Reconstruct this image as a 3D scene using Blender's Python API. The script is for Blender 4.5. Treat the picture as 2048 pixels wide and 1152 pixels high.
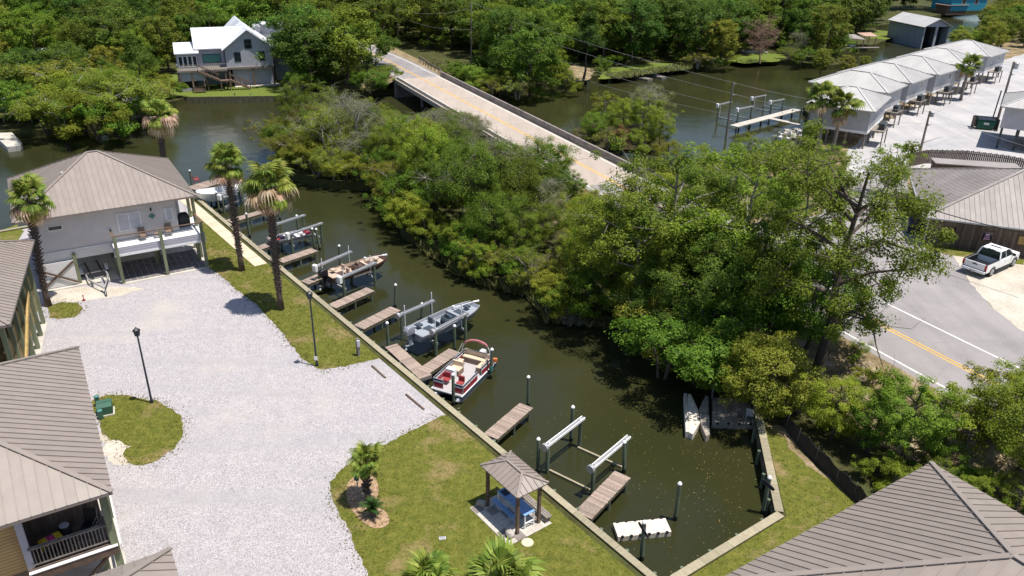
import bpy, math, random
import numpy as np
from mathutils import Vector, Matrix
from mathutils.geometry import tessellate_polygon

for o in list(bpy.data.objects):
    bpy.data.objects.remove(o)
scene = bpy.context.scene
COL = scene.collection
rnd = random.Random(7)
R = math.radians

# ---------------------------------------------------------------- camera
F, TH, H, RO = 1568.0, 0.4447, 27.9, 0.017        # focal length in photo pixels, pitch, height, roll
C_, S_, CR, SR = math.cos(TH), math.sin(TH), math.cos(RO), math.sin(RO)
cam_data = bpy.data.cameras.new('camera')
cam = bpy.data.objects.new('camera', cam_data)
COL.objects.link(cam)
cam_data.sensor_width = 36.0
cam_data.lens = F / 2048 * 36
cam_data.clip_start = 0.5
cam_data.clip_end = 6000
right = Vector((CR, SR * S_, SR * C_)); up = Vector((-SR, CR * S_, CR * C_)); fwd = Vector((0, C_, -S_))
m = Matrix((right, up, -fwd)).transposed().to_4x4()
m.translation = (0, 0, H)
cam.matrix_world = m
scene.camera = cam

# ---------------------------------------------------------------- sky, sun, exposure
SUN_AZ, SUN_EL = R(-18), R(74)
world = bpy.data.worlds.new('World'); scene.world = world; world.use_nodes = True
wn = world.node_tree.nodes; wl = world.node_tree.links
sky = wn.new('ShaderNodeTexSky'); sky.sky_type = 'NISHITA'; sky.sun_disc = False
sky.sun_elevation = SUN_EL
sky.sun_rotation = math.atan2(math.cos(SUN_AZ), math.sin(SUN_AZ))
sky.air_density = 1.0; sky.dust_density = 0.6; sky.ozone_density = 1.5
wl.new(sky.outputs['Color'], wn['Background'].inputs['Color'])
wn['Background'].inputs['Strength'].default_value = 0.1
sun_d = bpy.data.lights.new('sun', 'SUN'); sun_d.energy = 4.6; sun_d.angle = R(0.53); sun_d.color = (1.0, 0.955, 0.88)
sun = bpy.data.objects.new('sun', sun_d); COL.objects.link(sun)
sd = Vector((math.cos(SUN_EL) * math.cos(SUN_AZ), math.cos(SUN_EL) * math.sin(SUN_AZ), math.sin(SUN_EL)))
sun.rotation_euler = (-sd).to_track_quat('-Z', 'Y').to_euler()
sun.location = sd * 200
vs = scene.view_settings
vs.view_transform = 'Standard'; vs.look = 'None'; vs.gamma = 1.0; vs.exposure = 0.45; vs.use_curve_mapping = False

# ---------------------------------------------------------------- pixel -> place
def ray(x, y):
    u = (x - 1024) / F; v = (576 - y) / F
    u, v = u * CR - v * SR, u * SR + v * CR
    return Vector((u, C_ + v * S_, -S_ + v * C_))
def px(x, y, z=0.0):
    d = ray(x, y); t = (z - H) / d.z
    return Vector((d.x * t, d.y * t, z))
def top_z(b, xt, yt):
    """height of a vertical thing standing at b whose top shows at pixel (xt, yt)"""
    d = ray(xt, yt); k = math.hypot(b[0], b[1]) / math.hypot(d.x, d.y)
    return H + d.z * k
def proj(X, Y, Z):
    Zc = Z - H; fw = Y * C_ - Zc * S_; u = X / fw; v = (Y * S_ + Zc * C_) / fw
    u, v = u * CR + v * SR, -u * SR + v * CR
    return 1024 + F * u, 576 - F * v
def pxl(pts, z=0.0):
    return [px(a, b, z) for a, b in pts]

WATER = -1.0

# ---------------------------------------------------------------- mesh helpers
class MB:
    def __init__(s): s.v = []; s.f = []
    def add(s, vs_, fs):
        n = len(s.v); s.v += [tuple(p) for p in vs_]; s.f += [tuple(i + n for i in f) for f in fs]; return s
    def box(s, x0, x1, y0, y1, z0, z1):
        return s.add([(x0,y0,z0),(x1,y0,z0),(x1,y1,z0),(x0,y1,z0),(x0,y0,z1),(x1,y0,z1),(x1,y1,z1),(x0,y1,z1)],
            [(0,3,2,1),(4,5,6,7),(0,1,5,4),(1,2,6,5),(2,3,7,6),(3,0,4,7)])
    def cbox(s, c, d, rz=0, rx=0):
        m_ = Matrix.Translation(Vector(c)) @ Matrix.Rotation(rz, 4, 'Z') @ Matrix.Rotation(rx, 4, 'X')
        b = MB().box(-d[0]/2, d[0]/2, -d[1]/2, d[1]/2, -d[2]/2, d[2]/2)
        return s.add([m_ @ Vector(p) for p in b.v], b.f)
    def beam(s, p, q, w, h, up_=(0, 0, 1)):
        p, q = Vector(p), Vector(q); d = (q - p)
        if d.length < 1e-6: return s
        d.normalize(); u_ = Vector(up_)
        if abs(d.dot(u_)) > .98: u_ = Vector((1, 0, 0))
        a = d.cross(u_).normalized() * (w / 2); b = a.cross(d).normalized() * (h / 2)
        return s.add([p-a-b, p+a-b, p+a+b, p-a+b, q-a-b, q+a-b, q+a+b, q-a+b],
            [(0,1,2,3),(7,6,5,4),(0,4,5,1),(1,5,6,2),(2,6,7,3),(3,7,4,0)])
    def tube(s, pts, radii, n=8, caps=True):
        pts = [Vector(p) for p in pts]
        if not hasattr(radii, '__len__'): radii = [radii] * len(pts)
        base = len(s.v); prev = None
        for i, p in enumerate(pts):
            d = (pts[min(i+1, len(pts)-1)] - pts[max(i-1, 0)])
            d = d.normalized() if d.length > 1e-9 else Vector((0, 0, 1))
            if prev is None:
                a = d.cross(Vector((0, 0, 1)) if abs(d.z) < .9 else Vector((1, 0, 0))).normalized()
            else:
                a = (prev - d * prev.dot(d)).normalized()
            prev = a; b = d.cross(a)
            for k in range(n):
                t = 2 * math.pi * k / n
                s.v.append(tuple(p + (a * math.cos(t) + b * math.sin(t)) * radii[i]))
        for i in range(len(pts) - 1):
            for k in range(n):
                k2 = (k + 1) % n
                s.f.append((base+i*n+k, base+i*n+k2, base+(i+1)*n+k2, base+(i+1)*n+k))
        if caps:
            s.f.append(tuple(base + k for k in range(n))[::-1])
            s.f.append(tuple(base + (len(pts)-1)*n + k for k in range(n)))
        return s
    def lathe(s, prof, n=12, c=(0, 0, 0)):
        return s.tube([(c[0], c[1], c[2] + z) for r_, z in prof], [r_ for r_, z in prof], n)
    def prism(s, poly, z0, z1, bottom=False):
        poly = [Vector((p[0], p[1], 0)) for p in poly]
        if sum(poly[i-1].x*poly[i].y - poly[i].x*poly[i-1].y for i in range(len(poly))) < 0: poly.reverse()
        n = len(poly); b = len(s.v)
        s.v += [(p.x, p.y, z1) for p in poly] + [(p.x, p.y, z0) for p in poly]
        for t in tessellate_polygon([poly]):
            a_, b_, c_ = [poly[i] for i in t]
            if (b_-a_).cross(c_-a_).z < 0: t = t[::-1]
            s.f.append(tuple(b + i for i in t))
            if bottom: s.f.append(tuple(b + n + i for i in t[::-1]))
        for i in range(n):
            j = (i + 1) % n
            s.f.append((b+n+i, b+n+j, b+j, b+i))
        return s
    def sheet(s, poly, z):
        poly = [Vector((p[0], p[1], 0)) for p in poly]; b = len(s.v)
        s.v += [(p.x, p.y, z) for p in poly]
        for t in tessellate_polygon([poly]):
            a_, b_, c_ = [poly[i] for i in t]
            if (b_-a_).cross(c_-a_).z < 0: t = t[::-1]
            s.f.append(tuple(b + i for i in t))
        return s
    def loft(s, rings, closed=True, caps=True):
        b = len(s.v); n = len(rings[0])
        for r_ in rings: s.v += [tuple(p) for p in r_]
        for i in range(len(rings) - 1):
            for k in range(n if closed else n - 1):
                k2 = (k + 1) % n
                s.f.append((b+i*n+k, b+i*n+k2, b+(i+1)*n+k2, b+(i+1)*n+k))
        if caps:
            s.f.append(tuple(b + k for k in range(n))[::-1]); s.f.append(tuple(b + (len(rings)-1)*n + k for k in range(n)))
        return s
    def mesh(s, name, mat, smooth=False):
        me = bpy.data.meshes.new(name); me.from_pydata(s.v, [], s.f); me.materials.append(mat)
        if smooth:
            me.polygons.foreach_set('use_smooth', [True] * len(me.polygons))
        me.update(); return me
    def build(s, name, mat, parent=None, loc=None, rz=0, smooth=False):
        return link(name, s.mesh(name, mat, smooth), parent, loc, rz)

def link(name, me, parent=None, loc=None, rz=0):
    o = bpy.data.objects.new(name, me); COL.objects.link(o)
    if parent is not None: o.parent = parent
    if loc is not None: o.location = loc
    if rz: o.rotation_euler.z = rz
    return o
def tag(o, label=None, cat=None, group=None, kind=None):
    if label: o['label'] = label
    if cat: o['category'] = cat
    if group: o['group'] = group
    if kind: o['kind'] = kind
    return o
def thing(name, label, cat, loc=(0, 0, 0), rz=0, group=None):
    o = bpy.data.objects.new(name, None); COL.objects.link(o); o.empty_display_size = .2
    o.location = loc; o.rotation_euler.z = rz
    return tag(o, label, cat, group)
def copy_tree(o, parent=None):
    c = o.copy(); COL.objects.link(c); c.parent = parent
    for ch in list(o.children): copy_tree(ch, c)
    return c
def bevel(o, w=.02, seg=2):
    md = o.modifiers.new('bevel', 'BEVEL'); md.width = w; md.segments = seg; md.limit_method = 'ANGLE'; return o
def ragged(poly, amp=.25, step=.5, seed=1, skip=()):
    """subdivide the outline and shake it, so that an edge of grass or sand is uneven"""
    r_ = random.Random(seed); out = []
    ph = [r_.uniform(0, 6.28) for _ in range(6)]; n = len(poly); dist = 0
    for i in range(n):
        a, b = Vector(poly[i][:2]), Vector(poly[(i+1) % n][:2]); L = (b-a).length
        k = max(1, int(L / step)); nn = Vector((-(b-a).y, (b-a).x)) / max(L, 1e-6)
        for j in range(k):
            p = a + (b-a) * j / k
            if i not in skip:
                d = dist + L * j / k
                w = .5*math.sin(d*.9+ph[0]) + .35*math.sin(d*2.3+ph[1]) + .25*math.sin(d*5.1+ph[2]) + r_.uniform(-.45, .45)
                if j > 0: p = p + nn * amp * w
            out.append(p)
        dist += L
    return out
def smooth_poly(pts, n=6, closed=True):
    """Catmull-Rom through the points"""
    P_ = [Vector(p[:2]) for p in pts]; N = len(P_); out = []
    for i in range(N if closed else N - 1):
        p0, p1, p2, p3 = (P_[(i-1) % N], P_[i], P_[(i+1) % N], P_[(i+2) % N]) if closed else (P_[max(i-1, 0)], P_[i], P_[i+1], P_[min(i+2, N-1)])
        for j in range(n):
            t = j / n
            out.append(.5*((2*p1)+(p2-p0)*t+(2*p0-5*p1+4*p2-p3)*t*t+(3*p1-p0-3*p2+p3)*t**3))
    if not closed: out.append(P_[-1])
    return out
def inside(p, poly):
    c = False; n = len(poly); j = n - 1
    for i in range(n):
        a, b = poly[i], poly[j]
        if (a[1] > p[1]) != (b[1] > p[1]) and p[0] < (b[0]-a[0])*(p[1]-a[1])/(b[1]-a[1]) + a[0]: c = not c
        j = i
    return c

# ---------------------------------------------------------------- materials
def _base(name):
    mt = bpy.data.materials.new(name); mt.use_nodes = True
    nt = mt.node_tree; return mt, nt, nt.nodes['Principled BSDF']
def coords(nt, per_object=True, scale=(1, 1, 1)):
    tc = nt.nodes.new('ShaderNodeTexCoord'); mp = nt.nodes.new('ShaderNodeMapping')
    mp.inputs['Scale'].default_value = scale
    nt.links.new(tc.outputs['Object'], mp.inputs['Vector'])
    if per_object:
        oi = nt.nodes.new('ShaderNodeObjectInfo'); mu = nt.nodes.new('ShaderNodeMath'); mu.operation = 'MULTIPLY'; mu.inputs[1].default_value = 71.3
        nt.links.new(oi.outputs['Random'], mu.inputs[0]); nt.links.new(mu.outputs[0], mp.inputs['Location'])
    return mp.outputs['Vector']
def noise(nt, vec, scale, detail=5, rough=.6):
    n = nt.nodes.new('ShaderNodeTexNoise'); n.inputs['Scale'].default_value = scale
    n.inputs['Detail'].default_value = detail; n.inputs['Roughness'].default_value = rough
    nt.links.new(vec, n.inputs['Vector']); return n.outputs['Fac']
def ramp(nt, fac, stops):
    r_ = nt.nodes.new('ShaderNodeValToRGB'); e = r_.color_ramp.elements
    while len(e) < len(stops): e.new(.5)
    for el, (p, c) in zip(e, stops): el.position = p; el.color = (*c, 1)
    nt.links.new(fac, r_.inputs['Fac']); return r_.outputs['Color']
def mix(nt, fac, a, b, mode='MIX'):
    n = nt.nodes.new('ShaderNodeMix'); n.data_type = 'RGBA'; n.blend_type = mode
    for sock, val in ((n.inputs[0], fac), (n.inputs[6], a), (n.inputs[7], b)):
        if hasattr(val, 'links'): nt.links.new(val, sock)
        elif isinstance(val, (tuple, list)): sock.default_value = (*val, 1)
        else: sock.default_value = val
    return n.outputs[2]
def bump(nt, bs, h, strength=.3, dist=.05):
    b = nt.nodes.new('ShaderNodeBump'); b.inputs['Strength'].default_value = strength; b.inputs['Distance'].default_value = dist
    nt.links.new(h, b.inputs['Height']); nt.links.new(b.outputs['Normal'], bs.inputs['Normal'])
def M(name, col, rough=.75, var=.14, scale=2.5, bmp=0, metal=0, stretch=(1, 1, 1), objvar=.0, spec=.4, dirt=None):
    mt, nt, bs = _base(name); v = coords(nt, True, stretch)
    f = noise(nt, v, scale, 6)
    lo = tuple(max(0, c*(1-var*1.6)) for c in col); hi = tuple(min(1, c*(1+var*1.6)) for c in col)
    c = ramp(nt, f, [(.25, lo), (.75, hi)])
    if dirt:
        f2 = noise(nt, v, scale*.35, 4, .7)
        c = mix(nt, ramp(nt, f2, [(.5, (0, 0, 0)), (.72, (1, 1, 1))]), c, dirt)
    if objvar:
        oi = nt.nodes.new('ShaderNodeObjectInfo')
        c = mix(nt, 1.0, c, ramp(nt, oi.outputs['Random'], [(0, (1-objvar,)*3), (1, (1+objvar*.0+0,)*3)]), 'MULTIPLY')
    nt.links.new(c, bs.inputs['Base Color'])
    bs.inputs['Roughness'].default_value = rough; bs.inputs['Metallic'].default_value = metal
    bs.inputs['Specular IOR Level'].default_value = spec
    if bmp: bump(nt, bs, noise(nt, v, scale*6, 4), bmp, .02)
    return mt

def leaf_mat(name, c1, c2, c3, trans=.42):
    mt, nt, bs = _base(name)
    g = nt.nodes.new('ShaderNodeNewGeometry'); oi = nt.nodes.new('ShaderNodeObjectInfo')
    c = ramp(nt, g.outputs['Random Per Island'], [(0, c1), (.55, c2), (1, c3)])
    hs = nt.nodes.new('ShaderNodeHueSaturation')
    mr = nt.nodes.new('ShaderNodeMapRange'); mr.inputs[3].default_value = .468; mr.inputs[4].default_value = .518
    nt.links.new(oi.outputs['Random'], mr.inputs[0]); nt.links.new(mr.outputs[0], hs.inputs['Hue'])
    m2 = nt.nodes.new('ShaderNodeMath'); m2.operation = 'FRACT'; m1 = nt.nodes.new('ShaderNodeMath'); m1.operation = 'MULTIPLY'; m1.inputs[1].default_value = 7.77
    nt.links.new(oi.outputs['Random'], m1.inputs[0]); nt.links.new(m1.outputs[0], m2.inputs[0])
    mr2 = nt.nodes.new('ShaderNodeMapRange'); mr2.inputs[3].default_value = .82; mr2.inputs[4].default_value = 1.45
    nt.links.new(m2.outputs[0], mr2.inputs[0]); nt.links.new(mr2.outputs[0], hs.inputs['Value'])
    nt.links.new(c, hs.inputs['Color'])
    nt.links.new(hs.outputs[0], bs.inputs['Base Color']); bs.inputs['Roughness'].default_value = .55; bs.inputs['Specular IOR Level'].default_value = .15
    tr = nt.nodes.new('ShaderNodeBsdfTranslucent'); mx = nt.nodes.new('ShaderNodeMixShader'); mx.inputs[0].default_value = trans
    nt.links.new(hs.outputs[0], tr.inputs['Color'])
    out = nt.nodes['Material Output']
    nt.links.new(bs.outputs[0], mx.inputs[1]); nt.links.new(tr.outputs[0], mx.inputs[2]); nt.links.new(mx.outputs[0], out.inputs['Surface'])
    return mt

def grass_mat(name, cols, dry=(.30, .22, .10), dry_at=.62, scale=.35):
    mt, nt, bs = _base(name); v = coords(nt, False)
    big = noise(nt, v, scale, 5, .65); fine = noise(nt, v, 9, 6, .75); mid = noise(nt, v, 2.2, 4, .6)
    c = ramp(nt, mid, [(.3, cols[0]), (.5, cols[1]), (.72, cols[2])])
    d = ramp(nt, big, [(dry_at, (0, 0, 0)), (dry_at+.13, (1, 1, 1))])
    c = mix(nt, d, c, dry)
    c = mix(nt, .65, c, ramp(nt, fine, [(.25, (.35, .35, .35)), (.75, (1.5, 1.5, 1.3))]), 'MULTIPLY')
    nt.links.new(c, bs.inputs['Base Color']); bs.inputs['Roughness'].default_value = .9; bs.inputs['Specular IOR Level'].default_value = .15
    bump(nt, bs, fine, .6, .06); return mt

def gravel_mat(name):
    mt, nt, bs = _base(name); v = coords(nt, False)
    vo = nt.nodes.new('ShaderNodeTexVoronoi'); vo.inputs['Scale'].default_value = 26; nt.links.new(v, vo.inputs['Vector'])
    sep = nt.nodes.new('ShaderNodeSeparateColor'); nt.links.new(vo.outputs['Color'], sep.inputs[0])
    c = ramp(nt, sep.outputs[0], [(0, (.225, .205, .215)), (.3, (.345, .318, .326)), (.65, (.405, .376, .381)), (1, (.55, .515, .515))])
    big = noise(nt, v, .16, 5, .6); mid = noise(nt, v, 1.3, 5, .7)
    c = mix(nt, ramp(nt, big, [(.52, (0, 0, 0)), (.72, (.7, .7, .7))]), c, (.47, .42, .375))
    mp = nt.nodes.new('ShaderNodeMapping'); mp.inputs['Rotation'].default_value = (0, 0, R(52)); mp.inputs['Scale'].default_value = (.05, .55, 1); nt.links.new(v, mp.inputs['Vector'])
    lane = noise(nt, mp.outputs['Vector'], 1.0, 4, .55)
    c = mix(nt, ramp(nt, lane, [(.5, (0, 0, 0)), (.66, (.55, .55, .55))]), c, (.345, .33, .335))
    c = mix(nt, .5, c, ramp(nt, mid, [(.3, (.84, .84, .86)), (.7, (1.12, 1.12, 1.11))]), 'MULTIPLY')
    nt.links.new(c, bs.inputs['Base Color']); bs.inputs['Roughness'].default_value = .95; bs.inputs['Specular IOR Level'].default_value = .2
    bump(nt, bs, vo.outputs['Distance'], .5, .04); return mt

def ground_mat(name, c1, c2, c3, scale=.5):
    mt, nt, bs = _base(name); v = coords(nt, False)
    a = noise(nt, v, scale, 6, .7); f = noise(nt, v, 6, 6, .75)
    c = ramp(nt, a, [(.32, c1), (.5, c2), (.68, c3)])
    c = mix(nt, .7, c, ramp(nt, f, [(.25, (.5, .5, .5)), (.75, (1.35, 1.35, 1.3))]), 'MULTIPLY')
    nt.links.new(c, bs.inputs['Base Color']); bs.inputs['Roughness'].default_value = .95; bs.inputs['Specular IOR Level'].default_value = .1
    bump(nt, bs, f, .5, .08); return mt

def asphalt_mat(name, c1, c2):
    mt, nt, bs = _base(name); v = coords(nt, False)
    big = noise(nt, v, .18, 5, .6); fine = noise(nt, v, 14, 4, .7)
    c = ramp(nt, big, [(.35, c1), (.65, c2)])
    mp = nt.nodes.new('ShaderNodeMapping'); mp.inputs['Rotation'].default_value = (0, 0, R(-26)); mp.inputs['Scale'].default_value = (.8, .04, 1); nt.links.new(v, mp.inputs['Vector'])
    tr = noise(nt, mp.outputs['Vector'], 1.0, 4, .6)
    c = mix(nt, .5, c, ramp(nt, tr, [(.35, (.82, .82, .82)), (.65, (1.08, 1.08, 1.07))]), 'MULTIPLY')
    c = mix(nt, .5, c, ramp(nt, fine, [(.3, (.78, .78, .78)), (.7, (1.15, 1.15, 1.15))]), 'MULTIPLY')
    wob = nt.nodes.new('ShaderNodeTexNoise'); wob.inputs['Scale'].default_value = 1.1; nt.links.new(v, wob.inputs['Vector'])
    ad = nt.nodes.new('ShaderNodeVectorMath'); ad.operation = 'ADD'; nt.links.new(v, ad.inputs[0]); nt.links.new(wob.outputs['Color'], ad.inputs[1])
    vo = nt.nodes.new('ShaderNodeTexVoronoi'); vo.feature = 'DISTANCE_TO_EDGE'; vo.inputs['Scale'].default_value = .22; nt.links.new(ad.outputs[0], vo.inputs['Vector'])
    c = mix(nt, ramp(nt, vo.outputs['Distance'], [(0, (.3, .3, .3)), (.006, (.15, .15, .15)), (.010, (0, 0, 0))]), c, tuple(x*.6 for x in c1))
    nt.links.new(c, bs.inputs['Base Color']); bs.inputs['Roughness'].default_value = .9; bs.inputs['Specular IOR Level'].default_value = .25
    bump(nt, bs, fine, .2, .02); return mt

def water_mat():
    mt, nt, bs = _base('murky_water'); v = coords(nt, False)
    a = noise(nt, v, .06, 4, .6)
    c = ramp(nt, a, [(.3, (.023, .025, .009)), (.7, (.037, .037, .014))])
    nt.links.new(c, bs.inputs['Base Color'])
    bs.inputs['Roughness'].default_value = .09; bs.inputs['IOR'].default_value = 1.33; bs.inputs['Specular IOR Level'].default_value = .5
    w1 = noise(nt, v, 2.6, 4, .6); w2 = noise(nt, v, .5, 2, .5); gust = noise(nt, v, .035, 3, .5)
    mm = nt.nodes.new('ShaderNodeMath'); mm.operation = 'MULTIPLY_ADD'; mm.inputs[1].default_value = 2.0
    nt.links.new(w2, mm.inputs[0]); nt.links.new(w1, mm.inputs[2])
    b = nt.nodes.new('ShaderNodeBump'); b.inputs['Distance'].default_value = .03
    nt.links.new(ramp(nt, gust, [(.38, (.16, .16, .16)), (.6, (.7, .7, .7))]), b.inputs['Strength'])
    nt.links.new(mm.outputs[0], b.inputs['Height']); nt.links.new(b.outputs['Normal'], bs.inputs['Normal'])
    return mt

def lines_mat(name, col, dark, axis='Z', period=.13, rough=.7, var=.12, width=.12):
    """boards told apart by fine shadow lines, for far walls"""
    mt, nt, bs = _base(name); v = coords(nt, False)
    sep = nt.nodes.new('ShaderNodeSeparateXYZ'); nt.links.new(v, sep.inputs[0])
    d = nt.nodes.new('ShaderNodeMath'); d.operation = 'DIVIDE'; d.inputs[1].default_value = period; nt.links.new(sep.outputs[axis], d.inputs[0])
    fr = nt.nodes.new('ShaderNodeMath'); fr.operation = 'FRACT'; nt.links.new(d.outputs[0], fr.inputs[0])
    f = noise(nt, v, 1.5, 5)
    c = ramp(nt, f, [(.3, tuple(x*(1-var) for x in col)), (.7, tuple(min(1, x*(1+var)) for x in col))])
    c = mix(nt, ramp(nt, fr.outputs[0], [(0, (1, 1, 1)), (width, (1, 1, 1)), (width+.05, (0, 0, 0))]), c, dark)
    nt.links.new(c, bs.inputs['Base Color']); bs.inputs['Roughness'].default_value = rough
    bump(nt, bs, fr.outputs[0], .25, .02); return mt

def glass_mat(name, col=(.02, .025, .03), rough=.08):
    mt, nt, bs = _base(name); bs.inputs['Base Color'].default_value = (*col, 1); bs.inputs['Roughness'].default_value = rough
    return mt

MAT = {}
MAT['water'] = water_mat()
MAT['gravel'] = gravel_mat('white_gravel')
MAT['grass'] = grass_mat('lawn', [(.082, .096, .016), (.122, .130, .023), (.172, .162, .036)], dry=(.24, .180, .085), dry_at=.53)
MAT['grass_bright'] = grass_mat('bright_lawn', [(.095, .135, .022), (.125, .165, .030), (.16, .185, .042)], dry=(.18, .18, .06), dry_at=.62, scale=.2)
MAT['forest_floor'] = ground_mat('forest_floor', (.040, .038, .016), (.065, .066, .024), (.085, .100, .030))
MAT['dry_ground'] = ground_mat('dry_sandy_ground', (.11, .085, .04), (.24, .18, .105), (.42, .34, .24), .6)
MAT['mud'] = ground_mat('mud', (.03, .026, .014), (.05, .042, .02), (.06, .06, .025))
MAT['sand'] = ground_mat('pale_sand', (.42, .365, .295), (.51, .455, .385), (.59, .54, .47), .4)
MAT['mulch'] = ground_mat('mulch', (.20, .12, .07), (.38, .25, .16), (.52, .38, .26), 5)
MAT['asphalt'] = asphalt_mat('worn_asphalt', (.245, .225, .222), (.315, .288, .282))
MAT['asphalt_lot'] = asphalt_mat('pale_asphalt', (.37, .36, .365), (.46, .435, .425))
MAT['bridge_deck'] = asphalt_mat('bridge_concrete', (.39, .325, .275), (.425, .358, .305))
MAT['concrete'] = M('concrete', (.50, .46, .40), .9, .12, 1.2, .15, dirt=(.34, .30, .26))
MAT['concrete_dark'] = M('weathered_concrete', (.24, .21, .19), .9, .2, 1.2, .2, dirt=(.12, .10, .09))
MAT['walk'] = M('warm_concrete', (.60, .49, .36), .9, .10, .8, .1, dirt=(.52, .41, .28))
MAT['white_line'] = M('road_white', (.70, .68, .64), .7, .12, 1.5)
MAT['yellow_line'] = M('road_yellow', (.62, .36, .07), .7, .12, 1.5)
MAT['roof_tan'] = M('tan_roof_metal', (.272, .226, .196), .45, .07, 1.2, 0, .0, stretch=(1, 1, .3), objvar=.09, spec=.5, dirt=(.255, .212, .185))
MAT['roof_tan_dark'] = M('tan_roof_trim', (.23, .19, .17), .5, .05, .6)
MAT['roof_grey'] = M('grey_roof_metal', (.46, .44, .42), .42, .06, .5, dirt=(.39, .365, .345))
MAT['roof_white'] = M('white_roof_metal', (.62, .62, .65), .45, .05, .6)
MAT['roof_brown'] = M('old_brown_roof', (.30, .265, .245), .5, .10, .5, dirt=(.245, .21, .19))
MAT['stucco'] = M('pale_wall', (.56, .52, .50), .85, .05, 1.0)
MAT['siding_pale'] = M('pale_siding', (.66, .64, .62), .7, .06, 1.0)
MAT['white_trim'] = M('white_paint', (.74, .73, .72), .6, .05, 2)
MAT['lilac_trim'] = M('pale_grey_paint', (.46, .45, .50), .6, .05, 2)
MAT['gold_wall'] = lines_mat('gold_siding', (.52, .36, .15), (.16, .10, .05), 'Z', .16)
MAT['grey_siding'] = lines_mat('grey_siding', (.40, .40, .44), (.22, .22, .26), 'Z', .2)
MAT['cottage_wall'] = lines_mat('cottage_siding', (.40, .395, .405), (.28, .275, .285), 'Z', .2)
MAT['green_post'] = M('treated_wood_post', (.19, .21, .125), .85, .25, 3, .2, stretch=(1, 1, .2), dirt=(.10, .12, .075))
MAT['dock_wood'] = M('dock_plank', (.38, .29, .235), .85, .20, 3, .3, stretch=(1, 8, 1), objvar=.38)
MAT['cap_wood'] = M('seawall_cap', (.345, .30, .205), .85, .16, 2, .3, stretch=(6, 1, 1), objvar=.25)
MAT['wall_wood'] = M('seawall_sheet', (.12, .105, .06), .9, .25, 2, .3)
MAT['brown_wood'] = M('brown_wood', (.16, .105, .075), .85, .25, 3, .3, objvar=.3)
MAT['raw_wood'] = M('yellow_lumber', (.40, .27, .10), .8, .2, 3, .2, objvar=.2)
MAT['grey_wood'] = M('old_grey_wood', (.25, .215, .185), .9, .25, 3, .3, objvar=.3)
MAT['piling'] = M('piling_wood', (.115, .145, .095), .85, .3, 2.5, .3, stretch=(1, 1, .3), dirt=(.06, .07, .05))
MAT['pole_wood'] = M('utility_pole_wood', (.22, .18, .145), .9, .2, 2, .3, stretch=(3, 3, .3))
MAT['white_plastic'] = M('white_plastic', (.80, .79, .78), .4, .04, 3)
MAT['cream_plastic'] = M('cream_float', (.70, .62, .52), .6, .06, 2, .1, dirt=(.58, .49, .40))
MAT['cream_shaded_dirty'] = M('shaded_dirty_float', (.30, .26, .22), .8, .25, 2, .2, dirt=(.13, .11, .09))  # cream darkened to paint in tree shade, plus dirt patches
MAT['alu'] = M('aluminium', (.52, .52, .54), .38, .08, 3, 0, .55)
MAT['galv'] = M('galvanised_steel', (.42, .42, .43), .5, .15, 3, 0, .4)
MAT['dark_metal'] = M('dark_metal', (.035, .04, .045), .45, .1, 3)
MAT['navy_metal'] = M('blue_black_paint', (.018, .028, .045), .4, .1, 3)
MAT['black'] = M('black_plastic', (.014, .014, .016), .4, .1, 3)
MAT['glass'] = glass_mat('dark_glass')
MAT['blind'] = M('window_blind', (.50, .49, .52), .6, .06, 3)
MAT['green_box'] = M('utility_green', (.045, .115, .075), .5, .1, 2)
MAT['dumpster'] = M('dumpster_green', (.008, .085, .055), .5, .15, 2)
MAT['teal'] = M('verdigris', (.07, .21, .18), .6, .1, 3)
MAT['blue_table'] = M('blue_steel', (.20, .34, .60), .4, .1, 2)
MAT['red'] = M('red_paint', (.33, .014, .03), .35, .08, 3)
MAT['red_dull'] = M('faded_red', (.30, .045, .045), .6, .1, 3)
MAT['truck_white'] = M('white_car_paint', (.80, .80, .80), .25, .02, 1, spec=.6)
MAT['tail_red'] = M('tail_light', (.35, .01, .015), .25, .05, 3)
MAT['tyre'] = M('tyre_rubber', (.02, .02, .02), .85, .1, 3)
MAT['boat_grey'] = M('boat_grey_paint', (.235, .25, .29), .4, .05, 2)
MAT['boat_grey_deck'] = M('boat_grey_carpet', (.29, .31, .345), .9, .08, 12)
MAT['boat_dark'] = M('boat_dark_panel', (.05, .065, .085), .5, .1, 2)
MAT['boat_tan'] = M('boat_tan_carpet', (.46, .36, .28), .9, .10, 12)
MAT['boat_brown'] = M('boat_brown_hull', (.10, .055, .045), .4, .1, 2)
MAT['boat_white'] = M('boat_gelcoat', (.80, .80, .80), .25, .03, 2)
MAT['boat_pale'] = M('boat_pale_hull', (.30, .27, .27), .4, .08, 2)
MAT['cushion'] = M('beige_vinyl', (.58, .46, .33), .55, .08, 4)
MAT['cushion_dark'] = M('brown_vinyl', (.22, .15, .11), .55, .08, 4)
MAT['boat_floor'] = M('boat_floor', (.40, .37, .37), .9, .08, 10)
MAT['canopy'] = M('faded_maroon_canvas', (.42, .15, .16), .8, .1, 4)
MAT['navy'] = M('navy_panel', (.022, .02, .05), .5, .1, 3)
MAT['orange'] = M('orange_vest', (.75, .20, .05), .6, .1, 4)
MAT['bark'] = M('bark', (.085, .065, .05), .95, .3, 3, .5, stretch=(2, 2, .4))
MAT['bark_pale'] = M('pale_bark', (.24, .215, .185), .95, .25, 3, .5, stretch=(2, 2, .4))
MAT['twig'] = M('grey_twigs', (.26, .235, .205), .95, .2, 3)
MAT['twig_brown'] = M('brown_twigs', (.26, .16, .12), .95, .2, 3)
MAT['palm_trunk'] = M('palm_trunk', (.115, .085, .065), .95, .3, 4, .6, stretch=(1, 1, 3))
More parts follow.
